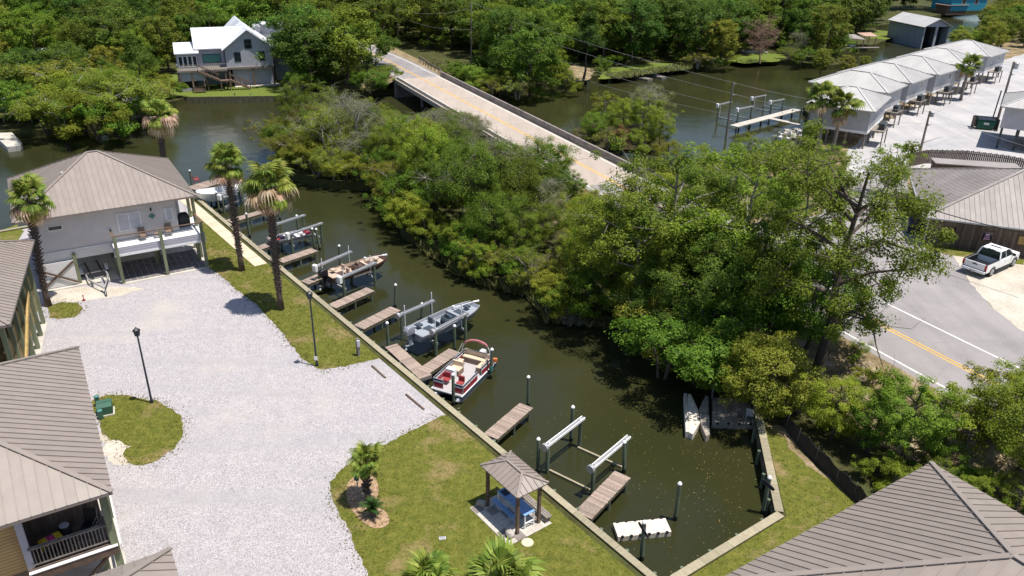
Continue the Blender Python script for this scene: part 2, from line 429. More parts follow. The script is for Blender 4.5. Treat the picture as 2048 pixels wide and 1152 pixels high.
MAT['palm_boot'] = M('palm_leaf_base', (.13, .09, .075), .9, .6, 9, .3)
MAT['silt'] = M('black_silt_fabric', (.030, .024, .022), .9, .3, 1.5, .3)
MAT['rock'] = M('stone', (.36, .33, .29), .9, .25, 2.5, .4)
MAT['paver'] = M('paver', (.17, .155, .16), .9, .2, 3, .2, objvar=.3)
MAT['weathered_board'] = M('weathered_board', (.17, .125, .10), .9, .3, 2.5, .3, stretch=(4, 4, .5), objvar=.45)
MAT['tan_wall'] = M('tan_wall', (.42, .27, .09), .8, .12, 1.5)
MAT['turquoise'] = M('turquoise_paint', (.03, .28, .40), .6, .06, 2)
MAT['brick_red'] = M('orange_roof', (.42, .27, .20), .7, .1, 1)
MAT['boathouse_wall'] = M('grey_boathouse_wall', (.27, .30, .335), .8, .15, 1, stretch=(2, 2, .3))
MAT['leaf_green'] = leaf_mat('leaf_green', (0.066, 0.122, 0.012), (0.118, 0.195, 0.018), (0.200, 0.275, 0.032))
MAT['leaf_dark'] = leaf_mat('leaf_dark', (0.040, 0.084, 0.011), (0.076, 0.136, 0.017), (0.130, 0.192, 0.028))
MAT['leaf_yellow'] = leaf_mat('leaf_yellow', (0.118, 0.165, 0.012), (0.190, 0.245, 0.022), (0.275, 0.315, 0.038))
MAT['leaf_grey'] = leaf_mat('leaf_grey', (0.095, 0.118, 0.040), (0.160, 0.185, 0.068), (0.235, 0.248, 0.110))
MAT['leaf_olive'] = leaf_mat('leaf_olive', (0.115, 0.145, 0.015), (0.180, 0.208, 0.024), (0.255, 0.268, 0.044))
MAT['leaf_brown'] = leaf_mat('leaf_dead', (.16, .075, .04), (.24, .12, .065), (.32, .19, .11))
MAT['palm_green'] = leaf_mat('palm_green', (0.080, 0.125, 0.016), (0.145, 0.200, 0.028), (0.235, 0.275, 0.055), .25)
MAT['palm_yellow'] = leaf_mat('palm_yellow', (.20, .20, .04), (.30, .27, .06), (.38, .33, .11), .25)
MAT['palm_dead'] = leaf_mat('palm_dead', (.36, .24, .13), (.52, .38, .24), (.64, .50, .34), .25)
MAT['sago'] = leaf_mat('sago_green', (.02, .05, .012), (.04, .09, .02), (.07, .13, .03), .15)
MAT['grass_blade'] = leaf_mat('grass_blade', (0.092, 0.100, 0.016), (0.140, 0.142, 0.025), (0.205, 0.182, 0.048), .2)
MAT['reed'] = leaf_mat('reed', (.10, .13, .03), (.17, .19, .06), (.26, .24, .11), .2)
MAT['fleck'] = leaf_mat('floating_leaf', (.22, .13, .03), (.30, .20, .06), (.38, .30, .14), .0)

# ================================================================ LARGE STRUCTURE
def struct(name, mb, mat, smooth=False):
    o = mb.build(name, MAT[mat], smooth=smooth); o['kind'] = 'structure'; return o

S0 = Vector((7.23, 26.7)); S1 = Vector((-34.3, 80.0)); SB = Vector((-62, 58.4))
SR1 = Vector((14.1, 31.7)); SR2 = Vector((15.3, 39.7)); SR3 = Vector((15.7, 42.4))
ISLAND_W = [(15.7, 42.6), (12.8, 46.0), (9.6, 49.2), (8.6, 53.6), (3.2, 54.4), (1.7, 58.8), (-3.0, 61.5), (-8.6, 69.0), (-10.8, 71.5), (-14.9, 85.6), (-22.3, 86.6), (-26.2, 89.5), (-29.5, 95), (-31.5, 101), (-28, 108), (-18, 111), (-8, 111), (0, 107), (8, 98), (13, 90), (20, 93), (28, 98), (36, 103), (42, 109), (45.4, 117), (47.6, 130)]
EAST_BANK = [(60, 146), (80, 167), (96, 180), (113, 198), (119, 215), (131, 235), (141, 250)]

struct('lake_bed', MB().sheet([(-2500, -600), (2500, -600), (2500, 3000), (-2500, 3000)], -2.6), 'mud')
struct('water', MB().sheet([(-1500, -300), (1500, -300), (1500, 1200), (-1500, 1200)], WATER), 'water')

ground_poly = [S0, S1, SB, (-190, -42), (-190, -300), (1400, -300), (1400, 1190)] + EAST_BANK[::-1] + ISLAND_W[::-1] + [SR3, SR2, SR1]
struct('ground', MB().prism(ground_poly, -2.5, 0.0), 'forest_floor')
NORTH = [(-1400, 60), (-150, 98), (-71, 106), (-63, 107.5), (-58, 113), (-56.5, 122), (-53.8, 129.2), (-40.2, 131.2), (-30, 136), (-20, 139.5), (-10, 138.5), (-2.7, 140), (6, 147), (16.5, 155.6), (26, 163), (35.5, 168.3), (49.7, 179), (60, 176), (66, 171), (72, 174), (73, 185), (80, 196), (90, 204), (96, 212), (99, 222), (104, 240), (128, 262), (150, 285), (1400, 1195), (-1400, 1195)]
struct('far_bank', MB().prism(NORTH, -2.5, 0.0), 'forest_floor')
islet_poly = [(8.1, 111.5), (11.6, 105.5), (15.5, 104.5), (20.0, 104), (21.5, 111), (17.3, 121), (10.7, 118)]
struct('islet', MB().prism(smooth_poly(islet_poly, 4), -2.5, -.75), 'mud')
PLATE = [(47.4, 20.3), (33, 47.6), (28.6, 56), (22.4, 67.8), (24, 80), (32, 91), (38, 98.5), (44, 108), (48, 118), (50, 128), (62, 143.5), (82, 164), (97, 178), (114, 197), (120, 214), (132, 234), (142, 249), (900, 1000), (900, -250), (130, -160)]
struct('upland', MB().prism(PLATE, -2.4, 1.15), 'dry_ground')

# ---- marina surfaces
gin = .5
n_w = Vector((-(S1 - S0).y, (S1 - S0).x)).normalized()      # towards the marina side
if n_w.x > 0: n_w = -n_w
a0, a1 = S0 + n_w * gin, S1 + n_w * gin
gravel_poly = [a0, a1, (-36, 78.5), (-62, 57.6), (-185, -40), (-150, -250), (30, -250), (16, 10)]
struct('gravel_lot', MB().sheet(gravel_poly, .006), 'gravel')

def on_wall(t): return a1 + (a0 - a1) * t
def tw(x, y):
    p = px(x, y).xy; d = a0 - a1; return (p - a1).dot(d) / d.length_squared
lawn1 = [on_wall(.0), on_wall(tw(771, 713))] + [v.xy for v in pxl([(735, 722), (690, 734), (640, 739), (612, 722), (580, 690), (552, 650), (520, 617), (485, 588), (446, 556), (418, 536), (408, 500), (396, 455), (380, 415)])]
lawn2 = [on_wall(tw(897, 828)), on_wall(1)] + [Vector((8, 24)), Vector((9, 10)), Vector((-2, 14))] + [v.xy for v in pxl([(790, 1290), (752, 1190), (725, 1120), (703, 1080), (682, 1038), (665, 1000), (661, 972), (680, 942), (712, 918), (762, 892), (812, 868), (856, 846)])]
lawn3 = [v.xy for v in pxl([(185, 800), (215, 790), (262, 792), (310, 800), (346, 818), (363, 842), (366, 868), (350, 898), (318, 920), (285, 931), (258, 926), (246, 908), (262, 892), (244, 884), (222, 880), (204, 868), (196, 840)])]
lawn4 = [v.xy for v in pxl([(95, 612), (125, 604), (156, 606), (166, 618), (150, 634), (118, 638), (98, 636)])]
lawn5 = [SR2 + Vector((.22, 0)), SR1 + Vector((.28, -.1)), S0 + Vector((.62, .2)), Vector((9.5, 22)), Vector((22, 21)), Vector((24, 27))] + [v.xy for v in pxl([(1715, 1010), (1690, 975), (1650, 955), (1612, 932), (1590, 905), (1572, 878), (1556, 862)])]
lawn6 = [v.xy for v in pxl([(0, 462), (34, 449), (48, 462), (30, 490), (0, 500)])]
sand1 = [v.xy for v in pxl([(1530, 852), (1556, 850), (1585, 870), (1625, 925), (1665, 960), (1712, 1000), (1735, 1040), (1700, 1040), (1660, 1000), (1600, 950), (1560, 905)])]
sand2 = [v.xy for v in pxl([(195, 868), (240, 878), (298, 868), (300, 885), (262, 905), (255, 930), (228, 930), (205, 905)])]
sand3 = [v.xy for v in pxl([(85, 583), (165, 574), (248, 574), (290, 578), (240, 592), (180, 600), (100, 606)])]
for nm, poly, z, mat_, amp, sk in (('sand_strip', sand1, .012, 'dry_ground', .3, ()), ('lawn', lawn5, .018, 'grass', .18, (0, 1, 2, 3, 4)),
        ('sand_patch', sand2, .012, 'sand', .2, ()), ('sand_patch', sand3, .012, 'sand', .15, ()), ('lawn', lawn1, .014, 'grass', .12, (0, 14)),
        ('lawn', lawn2, .014, 'grass', .14, (0, 1, 2, 3)), ('lawn', lawn3, .018, 'grass', .14, ()), ('lawn', lawn4, .018, 'grass', .1, ()), ('lawn', lawn6, .014, 'grass', .05, ())):
    struct(nm, MB().sheet(ragged(poly, amp, .3, len(nm) + int(poly[0][0] * 7) % 50, sk), z), mat_)
bed = smooth_poly([v.xy for v in pxl([(694, 1000), (697, 965), (722, 950), (750, 955), (757, 985), (752, 1005), (776, 1030), (776, 1050), (750, 1057), (720, 1040)])], 4)
struct('mulch_bed', MB().sheet(ragged(bed, .04, .15, 5), .032), 'mulch')
# concrete walk beside the seawall: separate slabs
walk_a = [px(391, 395).xy, px(384, 400).xy]; walk_b = [px(541, 524).xy, px(517, 531).xy]
walk_root = None
wk = MB(); nsl = 11
for i in range(nsl):
    t0, t1 = i / nsl + .001, (i + 1) / nsl - .001
    l0, l1 = a1.lerp(on_wall(tw(541, 526)), t0), a1.lerp(on_wall(tw(541, 526)), t1)
    w_ = n_w * 1.15
    o = MB().prism([l0 + n_w*.03, l1 + n_w*.03, l1 + w_, l0 + w_], -.05, .05).build('slab', MAT['walk'], walk_root)
    if i == 0: o['kind'] = 'structure'; o.name = 'walkway'; walk_root = o

# ---- grass blades standing on the lawns (nobody could count them)
def tufts(name, label, polys, dens, h, mat, seed, z=.014, blades=3):
    rs = np.random.RandomState(seed); V = []; n = 0
    pts = []
    for poly in polys:
        pl = [(p[0], p[1]) for p in poly]; xs = [p[0] for p in pl]; ys = [p[1] for p in pl]
        area = (max(xs)-min(xs))*(max(ys)-min(ys)); k = int(area*dens)
        for x, y in zip(rs.uniform(min(xs), max(xs), k), rs.uniform(min(ys), max(ys), k)):
            if inside((x, y), pl): pts.append((x, y))
    pts = np.array(pts); N = len(pts)*blades
    base = np.repeat(pts, blades, 0) + rs.normal(0, .035, (N, 2))
    ang = rs.uniform(0, 6.28, N); hh = h*rs.uniform(.5, 1.3, N); w = .012 + hh*.13
    lean = rs.normal(0, .5, (N, 2))*hh[:, None]
    v = np.zeros((N, 3, 3))
    v[:, 0, :2] = base + np.stack([np.cos(ang), np.sin(ang)], 1)*w[:, None]; v[:, 1, :2] = base - np.stack([np.cos(ang), np.sin(ang)], 1)*w[:, None]
    v[:, 2, :2] = base + lean; v[:, :2, 2] = z; v[:, 2, 2] = z + hh
    o = link(name, np_mesh(name, v.reshape(-1, 3), 3, MAT[mat])); o['kind'] = 'stuff'; tag(o, label, 'grass'); return o
def np_mesh(name, v, k, mat):
    """v: (n*k, 3) loose faces of k corners each"""
    me = bpy.data.meshes.new(name); nf = len(v)//k
    me.vertices.add(len(v)); me.vertices.foreach_set('co', np.asarray(v, np.float32).ravel())
    me.loops.add(len(v)); me.loops.foreach_set('vertex_index', np.arange(len(v), dtype=np.int32))
    me.polygons.add(nf); me.polygons.foreach_set('loop_start', np.arange(0, nf*k, k, dtype=np.int32))
    me.materials.append(mat); me.update(calc_edges=True); return me
tufts('grass', 'short mown grass on the lawns beside the seawall', [lawn1, lawn3, lawn4], 55, .05, 'grass_blade', 3)
tufts('grass', 'short mown grass round the gazebo and mulch bed', [lawn2], 45, .05, 'grass_blade', 4)
tufts('grass', 'short mown grass on the strip beyond the right bulkhead', [lawn5], 40, .05, 'grass_blade', 5)

# ---- road and bridge
RC = [(52.4, 2.5), (44, 18.5), (29.6, 45.8), (25.2, 54.2), (18.0, 67.8), (10.9, 81.2), (-16.7, 138.9), (-24.8, 156.6), (-30.5, 168), (-38, 184), (-48, 205), (-62, 235)]
RZ = [1.2, 1.2, 1.2, 1.25, 1.7, 2.0, 2.0, 1.75, 1.5, 1.2, 1.0, .9]
RC = [Vector(p) for p in RC]
def road_frame(i):
    d = (RC[min(i+1, len(RC)-1)] - RC[max(i-1, 0)]).normalized(); return RC[i], Vector((d.y, -d.x)), RZ[i]
def strip(ids, o0, o1, dz=0, mbx=None, zz=None):
    mbx = mbx or MB(); rows = []
    for i in ids:
        c, r_, z = road_frame(i); rows.append((c + r_*o0, c + r_*o1, z + dz))
    for (a, b, z), (a2, b2, z2) in zip(rows, rows[1:]):
        mbx.add([(a.x, a.y, z), (b.x, b.y, z), (b2.x, b2.y, z2), (a2.x, a2.y, z2)], [(0, 1, 2, 3)])
    return mbx
def sloped(ids, o0, dz0, o1, z1, mbx):
    rows = []
    for i in ids:
        c, r_, z = road_frame(i); rows.append((c + r_*o0, z + dz0, c + r_*o1, z1))
    for (a, za, b, zb), (a2, za2, b2, zb2) in zip(rows, rows[1:]):
        q = [(a.x, a.y, za), (b.x, b.y, zb), (b2.x, b2.y, zb2), (a2.x, a2.y, za2)]
        mbx.add(q, [(0, 1, 2, 3) if o1 > o0 else (3, 2, 1, 0)])
NEAR = range(0, 6); FARR = range(6, 12); BR = range(5, 7)
rd = strip(NEAR, -4.0, 4.0); sloped(NEAR, 4.0, 0, 4.5, 1.0, rd); struct('road', rd, 'asphalt')
rd = strip(FARR, -4.0, 4.0); struct('road', rd, 'asphalt')
vg = MB(); sloped(NEAR, -4.0, -.003, -9.5, -.05, vg); struct('road_verge', vg, 'dry_ground')
vg = MB(); sloped(FARR, -4.0, -.003, -9, -.05, vg); sloped(FARR, 4.0, -.003, 10, -.05, vg); struct('road_verge', vg, 'dry_ground')
for ids in (NEAR, FARR):
    for off, w, mt in ((-.16, .07, 'yellow_line'), (.16, .07, 'yellow_line'), (-3.35, .075, 'white_line'), (3.35, .075, 'white_line')):
        struct('road_marking', strip(ids, off - w, off + w, .006), mt)

bridge = thing('road_bridge', 'long pale concrete road bridge with dark parapets crossing the creek', 'bridge', (0, 0, 0))
d_ = (RC[6] - RC[5]); nseg = 7
for k in range(nseg):                                  # deck spans with open joints
    p, q = RC[5] + d_ * (k / nseg) + d_.normalized()*.03, RC[5] + d_ * ((k + 1) / nseg) - d_.normalized()*.03
    r_ = Vector((d_.y, -d_.x)).normalized()
    MB().prism([p + r_*4.5, q + r_*4.5, q - r_*4.5, p - r_*4.5], 1.35, 2.0, True).build('deck_span', MAT['bridge_deck'], bridge)
    for sgn, hh in ((1, .80), (-1, .42)):
        a_, b_ = p + r_*sgn*3.85, q + r_*sgn*3.85
        par = MB(); par.prism([a_, b_, b_ + r_*sgn*.28, a_ + r_*sgn*.28], 2.004, 2.0 + hh, True)
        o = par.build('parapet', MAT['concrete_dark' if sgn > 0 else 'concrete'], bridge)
    if k:
        for t in (-2.8, 0, 2.8):
            c = RC[5] + d_ * (k / nseg) + r_*t; MB().tube([(c.x, c.y, -2.4), (c.x, c.y, 1.0)], .25, 8).build('pile', MAT['concrete_dark'], bridge)
        c = RC[5] + d_ * (k / nseg)
        MB().beam((c - r_*4).to_3d() + Vector((0, 0, 1.17)), (c + r_*4).to_3d() + Vector((0, 0, 1.17)), .7, .36).build('pile_cap', MAT['concrete_dark'], bridge)
for off, w, mt in ((-.16, .07, 'yellow_line'), (.16, .07, 'yellow_line'), (-3.35, .075, 'white_line'), (3.35, .075, 'white_line')):
    strip(BR, off - w, off + w, .006).build('lane_line', MAT[mt], bridge)
for e in (RC[5], RC[6]):
    MB().prism([e + r_*4.6 + d_.normalized()*.5, e - r_*4.6 + d_.normalized()*.5, e - r_*4.6 - d_.normalized()*.5, e + r_*4.6 - d_.normalized()*.5], -2.4, 1.34, True).build('abutment', MAT['concrete_dark'], bridge)

# guard rail on the far right approach
gr = thing('guard_rail', 'curved steel guard rail on the right where the bridge meets the road', 'guard rail', (0, 0, 0))
gp = [RC[6] + Vector((r_.x, r_.y))*4.0, px(880, 143, 1.95).xy, px(862, 133, 1.9).xy, px(849, 124, 1.8).xy, px(838, 117, 1.7).xy]
gpath = smooth_poly(gp, 5, False); gz = [1.95 - .35*i/len(gpath) for i in range(len(gpath))]
gm = MB()
for (a, za), (b, zb) in zip(zip(gpath, gz), list(zip(gpath, gz))[1:]):
    for dz in (.35, .52): gm.beam((a.x, a.y, za+dz), (b.x, b.y, zb+dz), .06, .14)
gm.build('rail', MAT['concrete_dark'], gr)
for i in range(0, len(gpath), 2):
    p = gpath[i]; MB().box(p.x-.08, p.x+.08, p.y+.05, p.y+.2, -.1, gz[i]+.62).build('post', MAT['grey_wood'], gr)

# ---- upland surfaces
RE = [RC[i] + road_frame(i)[1]*4.1 for i in range(0, 5)]
U_ = lambda pts, z=1.15: [p.xy for p in pxl(pts, z)]
cott_lot = U_([(1690, 360), (1695, 302), (1742, 262), (1832, 208), (1920, 165), (2000, 122), (2060, 104), (2500, 160), (2500, 400), (2048, 352), (1818, 335)])
struct('parking_lot', MB().sheet(ragged(cott_lot, .25, 1.2, 4), 1.156), 'asphalt_lot')
apron = RE[::1] + U_([(1640, 430), (1690, 365), (1745, 335), (1812, 338), (1824, 430), (1850, 496), (1908, 508), (1936, 560), (1985, 616), (2048, 662), (2300, 815)])
struct('asphalt_apron', MB().sheet(apron, 1.162), 'asphalt')
sandlot = U_([(1880, 497), (1925, 505), (2048, 524), (2300, 560), (2350, 860), (2048, 664), (1986, 618), (1938, 562), (1906, 512)])
struct('sand_lot', MB().sheet(ragged(sandlot, .12, .6, 9), 1.168), 'sand')
verge = U_([(1850, 489), (1900, 494), (2048, 520), (2048, 530), (1925, 514), (1888, 508), (1852, 498)])
struct('grass_strip', MB().sheet(ragged(verge, .1, .4, 3), 1.175), 'grass')
cl = U_([(1604, 262), (1620, 240), (1655, 262), (1640, 290), (1605, 285)], 1.15)
struct('lawn', MB().sheet(cl, 1.160), 'grass_bright')
for k, c in enumerate([(1716, 262), (1748, 248), (1790, 228), (1838, 210), (1895, 183), (1955, 158)]):
    q = U_([(c[0]-16, c[1]+6), (c[0]+14, c[1]+1), (c[0]+26, c[1]-9), (c[0]-4, c[1]-6)])
    struct('sand_patch', MB().sheet(ragged(q, .2, .5, 30+k), 1.170), 'sand')
# far lawns
flawn = [p.xy for p in pxl([(375, 196), (560, 195), (572, 176), (560, 160), (480, 165), (400, 178), (352, 178), (330, 155), (345, 150), (300, 165), (345, 188)], 0)]
flawn = [Vector((-53.8, 129.2)), Vector((-40.2, 131.2)), Vector((-36, 135)), Vector((-38, 146)), Vector((-48, 146)), Vector((-60, 146)), Vector((-66, 150)), Vector((-64, 138)), Vector((-58, 132))]
struct('lawn', MB().sheet(ragged(flawn, .3, 1, 6, (0,)), .012), 'grass_bright')
for k, q in enumerate(([(1195, 158), (1215, 138), (1300, 126), (1368, 127), (1380, 138), (1300, 147), (1235, 157)], [(1455, 121), (1500, 108), (1550, 105), (1572, 112), (1560, 122), (1490, 127)], [(1738, 76), (1755, 60), (1790, 64), (1797, 72), (1772, 79)], [(130, 178), (170, 150), (230, 150), (300, 160), (250, 178)], [(560, 120), (760, 95), (785, 110), (800, 155), (735, 165)])):
    struct('lawn', MB().sheet(ragged([p.xy for p in pxl(q, 0)], .4, 1.2, 40+k), .012), 'grass_bright' if k < 4 else 'grass')
pathp = [p.xy for p in pxl([(778, 100), (830, 95), (850, 112), (870, 130), (850, 132), (800, 112)], 1.0)]

drive = [p.xy for p in pxl([(1128, 140), (1150, 128), (1190, 140), (1180, 158), (1150, 165)], 0)]
struct('sand_patch', MB().sheet(ragged(drive, .3, 1, 5), .016), 'dry_ground')
rs_ = [p.xy for p in pxl([(1640, 735), (1668, 700), (1720, 720), (1800, 775), (1880, 830), (2040, 910), (2100, 1000), (1990, 980), (1880, 940), (1780, 900), (1700, 850)], .02)]
struct('sand_strip', MB().sheet(ragged(rs_, .4, .6, 8), .012), 'dry_ground')

# ================================================================ VEGETATION
def tube_np(pts, radii, n, V, Fc):
    base = len(V); prev = None
    for i, p in enumerate(pts):
        d = pts[min(i+1, len(pts)-1)] - pts[max(i-1, 0)]; d = d/(np.linalg.norm(d)+1e-9)
        if prev is None:
            a = np.cross(d, [0, 0, 1.] if abs(d[2]) < .9 else [1., 0, 0])
        else: a = prev - d*prev.dot(d)
        a = a/(np.linalg.norm(a)+1e-9); prev = a; b = np.cross(d, a)
        for k in range(n):
            t = 2*math.pi*k/n; V.append(p + (a*math.cos(t) + b*math.sin(t))*radii[i])
    for i in range(len(pts)-1):
        for k in range(n): Fc.append((base+i*n+k, base+i*n+(k+1) % n, base+(i+1)*n+(k+1) % n, base+(i+1)*n+k))

def make_tree(seed, Ht=10., Rad=4., nleaf=7000, leaf=.26, clear=.25, nlimb=11, clump=.9, mat='leaf_green', bark='bark', flat=.75, droop=0., cone=0., stems=1, trunk_r=.22, clumps=70, twigs=0, hollow=.35, asp=.5, lean=0):
    """returns (wood mesh, crown mesh); base at origin. Leaves are loose quads gathered in clumps round branch tips"""
    rs = np.random.RandomState(seed); V = []; Fc = []; tips = []
    zc = Ht*(clear + (1-clear)*.5); rz = Ht*(1-clear)*.5
    for st in range(stems):
        a0_ = rs.uniform(0, 6.28); off = np.array([math.cos(a0_), math.sin(a0_), 0])*(.25*Rad if stems > 1 else 0)
        topz = Ht*rs.uniform(.82, .92); n = 7
        wob = rs.normal(0, .03*Ht, (n, 2)).cumsum(0)*.5
        tp = [np.array([off[0]*.3 + off[0]*1.6*i/n + wob[i, 0]*(i > 0) + lean*(i/n)**1.5, off[1]*.3 + off[1]*1.6*i/n + wob[i, 1]*(i > 0), topz*i/(n-1) - .35*(i == 0)]) for i in range(n)]
        tr = trunk_r/(stems**.4)
        tube_np(tp, [tr*(1.25 if i == 0 else 1)*(1-.85*i/(n-1)) + .02 for i in range(n)], 7, V, Fc)
        tips.append(tp[-1])
        for k in range(max(3, nlimb//stems)):
            t = clear + (1-clear)*.9*(k+.5)/max(3, nlimb//stems)*rs.uniform(.85, 1.1); t = min(t, .97)
            i = min(int(t*(n-1)), n-2); fr = t*(n-1)-i; s = tp[i]*(1-fr)+tp[i+1]*fr
            az = k*2.399 + rs.uniform(-.4, .4); prof = math.sqrt(max(.05, 1-((t*Ht-zc)/rz*.9)**2)) if not cone else max(.12, 1-(t-clear)/(1-clear))
            L = Rad*prof*rs.uniform(.75, 1.05)
            rise = rs.uniform(.15, .55) - droop
            e = s + np.array([math.cos(az)*L, math.sin(az)*L, L*rise]); e[2] = min(e[2], Ht*.97)
            mid = (s+e)/2 + np.array([0, 0, L*rs.uniform(.02, .14)]) + rs.normal(0, .06*L, 3)
            r0 = tr*.5*(1-.6*t) + .015
            tube_np([s, mid, e], [r0, r0*.6, .015], 5, V, Fc); tips += [e, mid*.4 + e*.6]
            for q in range(4):
                f = rs.uniform(.35, .95); b0 = s*(1-f)**2 + 2*mid*f*(1-f) + e*f*f
                b1 = b0 + rs.normal(0, 1, 3)*np.array([1, 1, .7])*L*.3 + np.array([math.cos(az), math.sin(az), .4])*L*.12
                tube_np([b0, (b0+b1)/2 + rs.normal(0, .04*L, 3), b1], [r0*.4, r0*.28, .01], 4, V, Fc); tips.append(b1)
    for q in range(twigs):
        a = np.array(tips[rs.randint(len(tips))]); b = a + rs.normal(0, 1, 3)*np.array([1, 1, .6])*Rad*.22 + np.array([0, 0, .2])
        tube_np([a, (a+b)/2 + rs.normal(0, .06*Rad, 3), b], [.022, .014, .006], 3, V, Fc)
    wood = bpy.data.meshes.new('trunk'); wood.from_pydata([tuple(p) for p in V], [], Fc); wood.materials.append(MAT[bark])
    wood.polygons.foreach_set('use_smooth', [True]*len(wood.polygons)); wood.update()
    if nleaf == 0: return wood, None
    tips = np.array(tips)
    extra = []
    while len(extra) < max(0, clumps-len(tips)):
        p = rs.normal(0, 1, 3); p /= np.linalg.norm(p); r_ = rs.uniform(hollow, 1)**.5
        q = np.array([p[0]*Rad*r_, p[1]*Rad*r_, zc + p[2]*rz*r_*.97])
        if cone: q[:2] *= max(.1, 1.15-(q[2]/Ht-clear)/(1-clear))
        extra.append(q)
    cen = np.vstack([tips, np.array(extra).reshape(-1, 3)]) if extra else tips
    wts = rs.uniform(.4, 1.5, len(cen)); wts /= wts.sum(); cnt = rs.multinomial(nleaf, wts)
    idx = np.repeat(np.arange(len(cen)), cnt); cr = clump*rs.uniform(.6, 1.3, len(cen))
    d = rs.normal(0, 1, (nleaf, 3)); d /= np.linalg.norm(d, axis=1)[:, None]; rr = rs.uniform(0, 1, nleaf)**.45
    pos = cen[idx] + d*(rr*cr[idx])[:, None]*np.array([1, 1, flat])
    pos[:, 2] -= droop*rs.exponential(.6, nleaf)*cr[idx]
    pos[:, 2] = np.maximum(pos[:, 2], .05)
    out = pos - np.array([0, 0, zc*.8]); out /= np.linalg.norm(out, axis=1)[:, None] + 1e-6
    nrm = d*.45 + out*.35 + np.array([0, 0, .85]) + rs.normal(0, .45, (nleaf, 3)); nrm /= np.linalg.norm(nrm, axis=1)[:, None]
    t1 = np.cross(nrm, rs.normal(0, 1, (nleaf, 3))); t1 /= np.linalg.norm(t1, axis=1)[:, None]; t2 = np.cross(nrm, t1)
    sz = leaf*rs.uniform(.55, 1.35, nleaf)
    v = np.zeros((nleaf, 4, 3))
    v[:, 0] = pos + t1*(sz*.5)[:, None]; v[:, 2] = pos - t1*(sz*.5)[:, None]
    v[:, 1] = pos + t2*(sz*.5*asp)[:, None] + nrm*(sz*.06)[:, None]; v[:, 3] = pos - t2*(sz*.5*asp)[:, None] + nrm*(sz*.06)[:, None]
    return wood, np_mesh('crown', v.reshape(-1, 3), 4, MAT[mat])

PROTO = {}
def proto(key, **kw):
    PROTO[key] = (make_tree(**kw), kw.get('Ht', 10.))
# near and middle distance
proto('oak1', seed=1, Ht=10, Rad=4.2, nleaf=34000, leaf=.165, clump=.8, clumps=170, mat='leaf_green')
proto('oak2', seed=2, Ht=10, Rad=4.6, nleaf=34000, leaf=.165, clump=.85, clumps=160, mat='leaf_dark', clear=.2)
proto('oak3', seed=3, Ht=10, Rad=3.6, nleaf=28000, leaf=.155, clump=.72, clumps=155, mat='leaf_yellow', clear=.2)
proto('maple', seed=4, Ht=10, Rad=3.4, nleaf=22000, leaf=.175, clump=.62, clumps=115, mat='leaf_green', clear=.22, hollow=.4, twigs=90)
proto('shrub1', seed=5, Ht=4, Rad=2.6, nleaf=13000, leaf=.145, clump=.52, clumps=80, mat='leaf_yellow', clear=.02, stems=4, trunk_r=.1)
proto('shrub2', seed=6, Ht=4, Rad=2.8, nleaf=13000, leaf=.15, clump=.55, clumps=80, mat='leaf_green', clear=.02, stems=4, trunk_r=.1)
proto('shrub3', seed=7, Ht=4, Rad=2.8, nleaf=11000, leaf=.14, clump=.52, clumps=80, mat='leaf_olive', clear=.02, stems=5, trunk_r=.1, twigs=60, bark='twig')
proto('twiggy', seed=8, Ht=7, Rad=3.4, nleaf=13000, leaf=.14, clump=.7, clumps=110, mat='leaf_grey', clear=.08, stems=3, trunk_r=.14, twigs=420, bark='twig')
proto('twiggy2', seed=28, Ht=7, Rad=3.6, nleaf=15000, leaf=.145, clump=.7, clumps=120, mat='leaf_olive', clear=.1, stems=3, trunk_r=.14, twigs=260, bark='twig')
proto('round', seed=9, Ht=6, Rad=3.0, nleaf=26000, leaf=.15, clump=.5, clumps=230, mat='leaf_olive', clear=.06, stems=2, trunk_r=.18, hollow=.6)
proto('pine', seed=10, Ht=14, Rad=3.2, nleaf=9000, leaf=.36, asp=.16, clump=.85, clumps=70, mat='leaf_dark', clear=.4, cone=1, trunk_r=.2, nlimb=16)
proto('light', seed=11, Ht=10, Rad=3.2, nleaf=5200, leaf=.26, clump=.6, clumps=60, mat='leaf_yellow', clear=.2, bark='bark_pale', trunk_r=.12, hollow=.2)
proto('reddish', seed=12, Ht=3, Rad=1.8, nleaf=3500, leaf=.2, clump=.5, clumps=40, mat='leaf_brown', clear=.02, stems=3, trunk_r=.06, droop=.2)
proto('bare', seed=13, Ht=10, Rad=4, nleaf=0, clear=.25, nlimb=20, bark='twig_brown', trunk_r=.16, twigs=900)
proto('barelow', seed=14, Ht=6, Rad=3.4, nleaf=900, leaf=.2, clump=.7, mat='leaf_grey', clear=.1, nlimb=18, bark='twig', trunk_r=.12, twigs=800, stems=3)
# far wood: larger leaf sprays
proto('far1', seed=21, Ht=12, Rad=5.0, nleaf=11000, leaf=.40, clump=1.0, clumps=130, mat='leaf_green', clear=.22)
proto('far2', seed=22, Ht=12, Rad=5.4, nleaf=11500, leaf=.40, clump=1.05, clumps=130, mat='leaf_dark', clear=.2)
proto('far3', seed=23, Ht=12, Rad=4.4, nleaf=10500, leaf=.37, clump=.9, clumps=125, mat='leaf_olive', clear=.2)
proto('far4', seed=24, Ht=13, Rad=5.0, nleaf=11500, leaf=.37, clump=.95, clumps=130, mat='leaf_green', clear=.3)
proto('fpine', seed=25, Ht=17, Rad=3.4, nleaf=6500, leaf=.55, asp=.2, clump=1.1, clumps=60, mat='leaf_dark', clear=.45, cone=1, trunk_r=.24, nlimb=16)

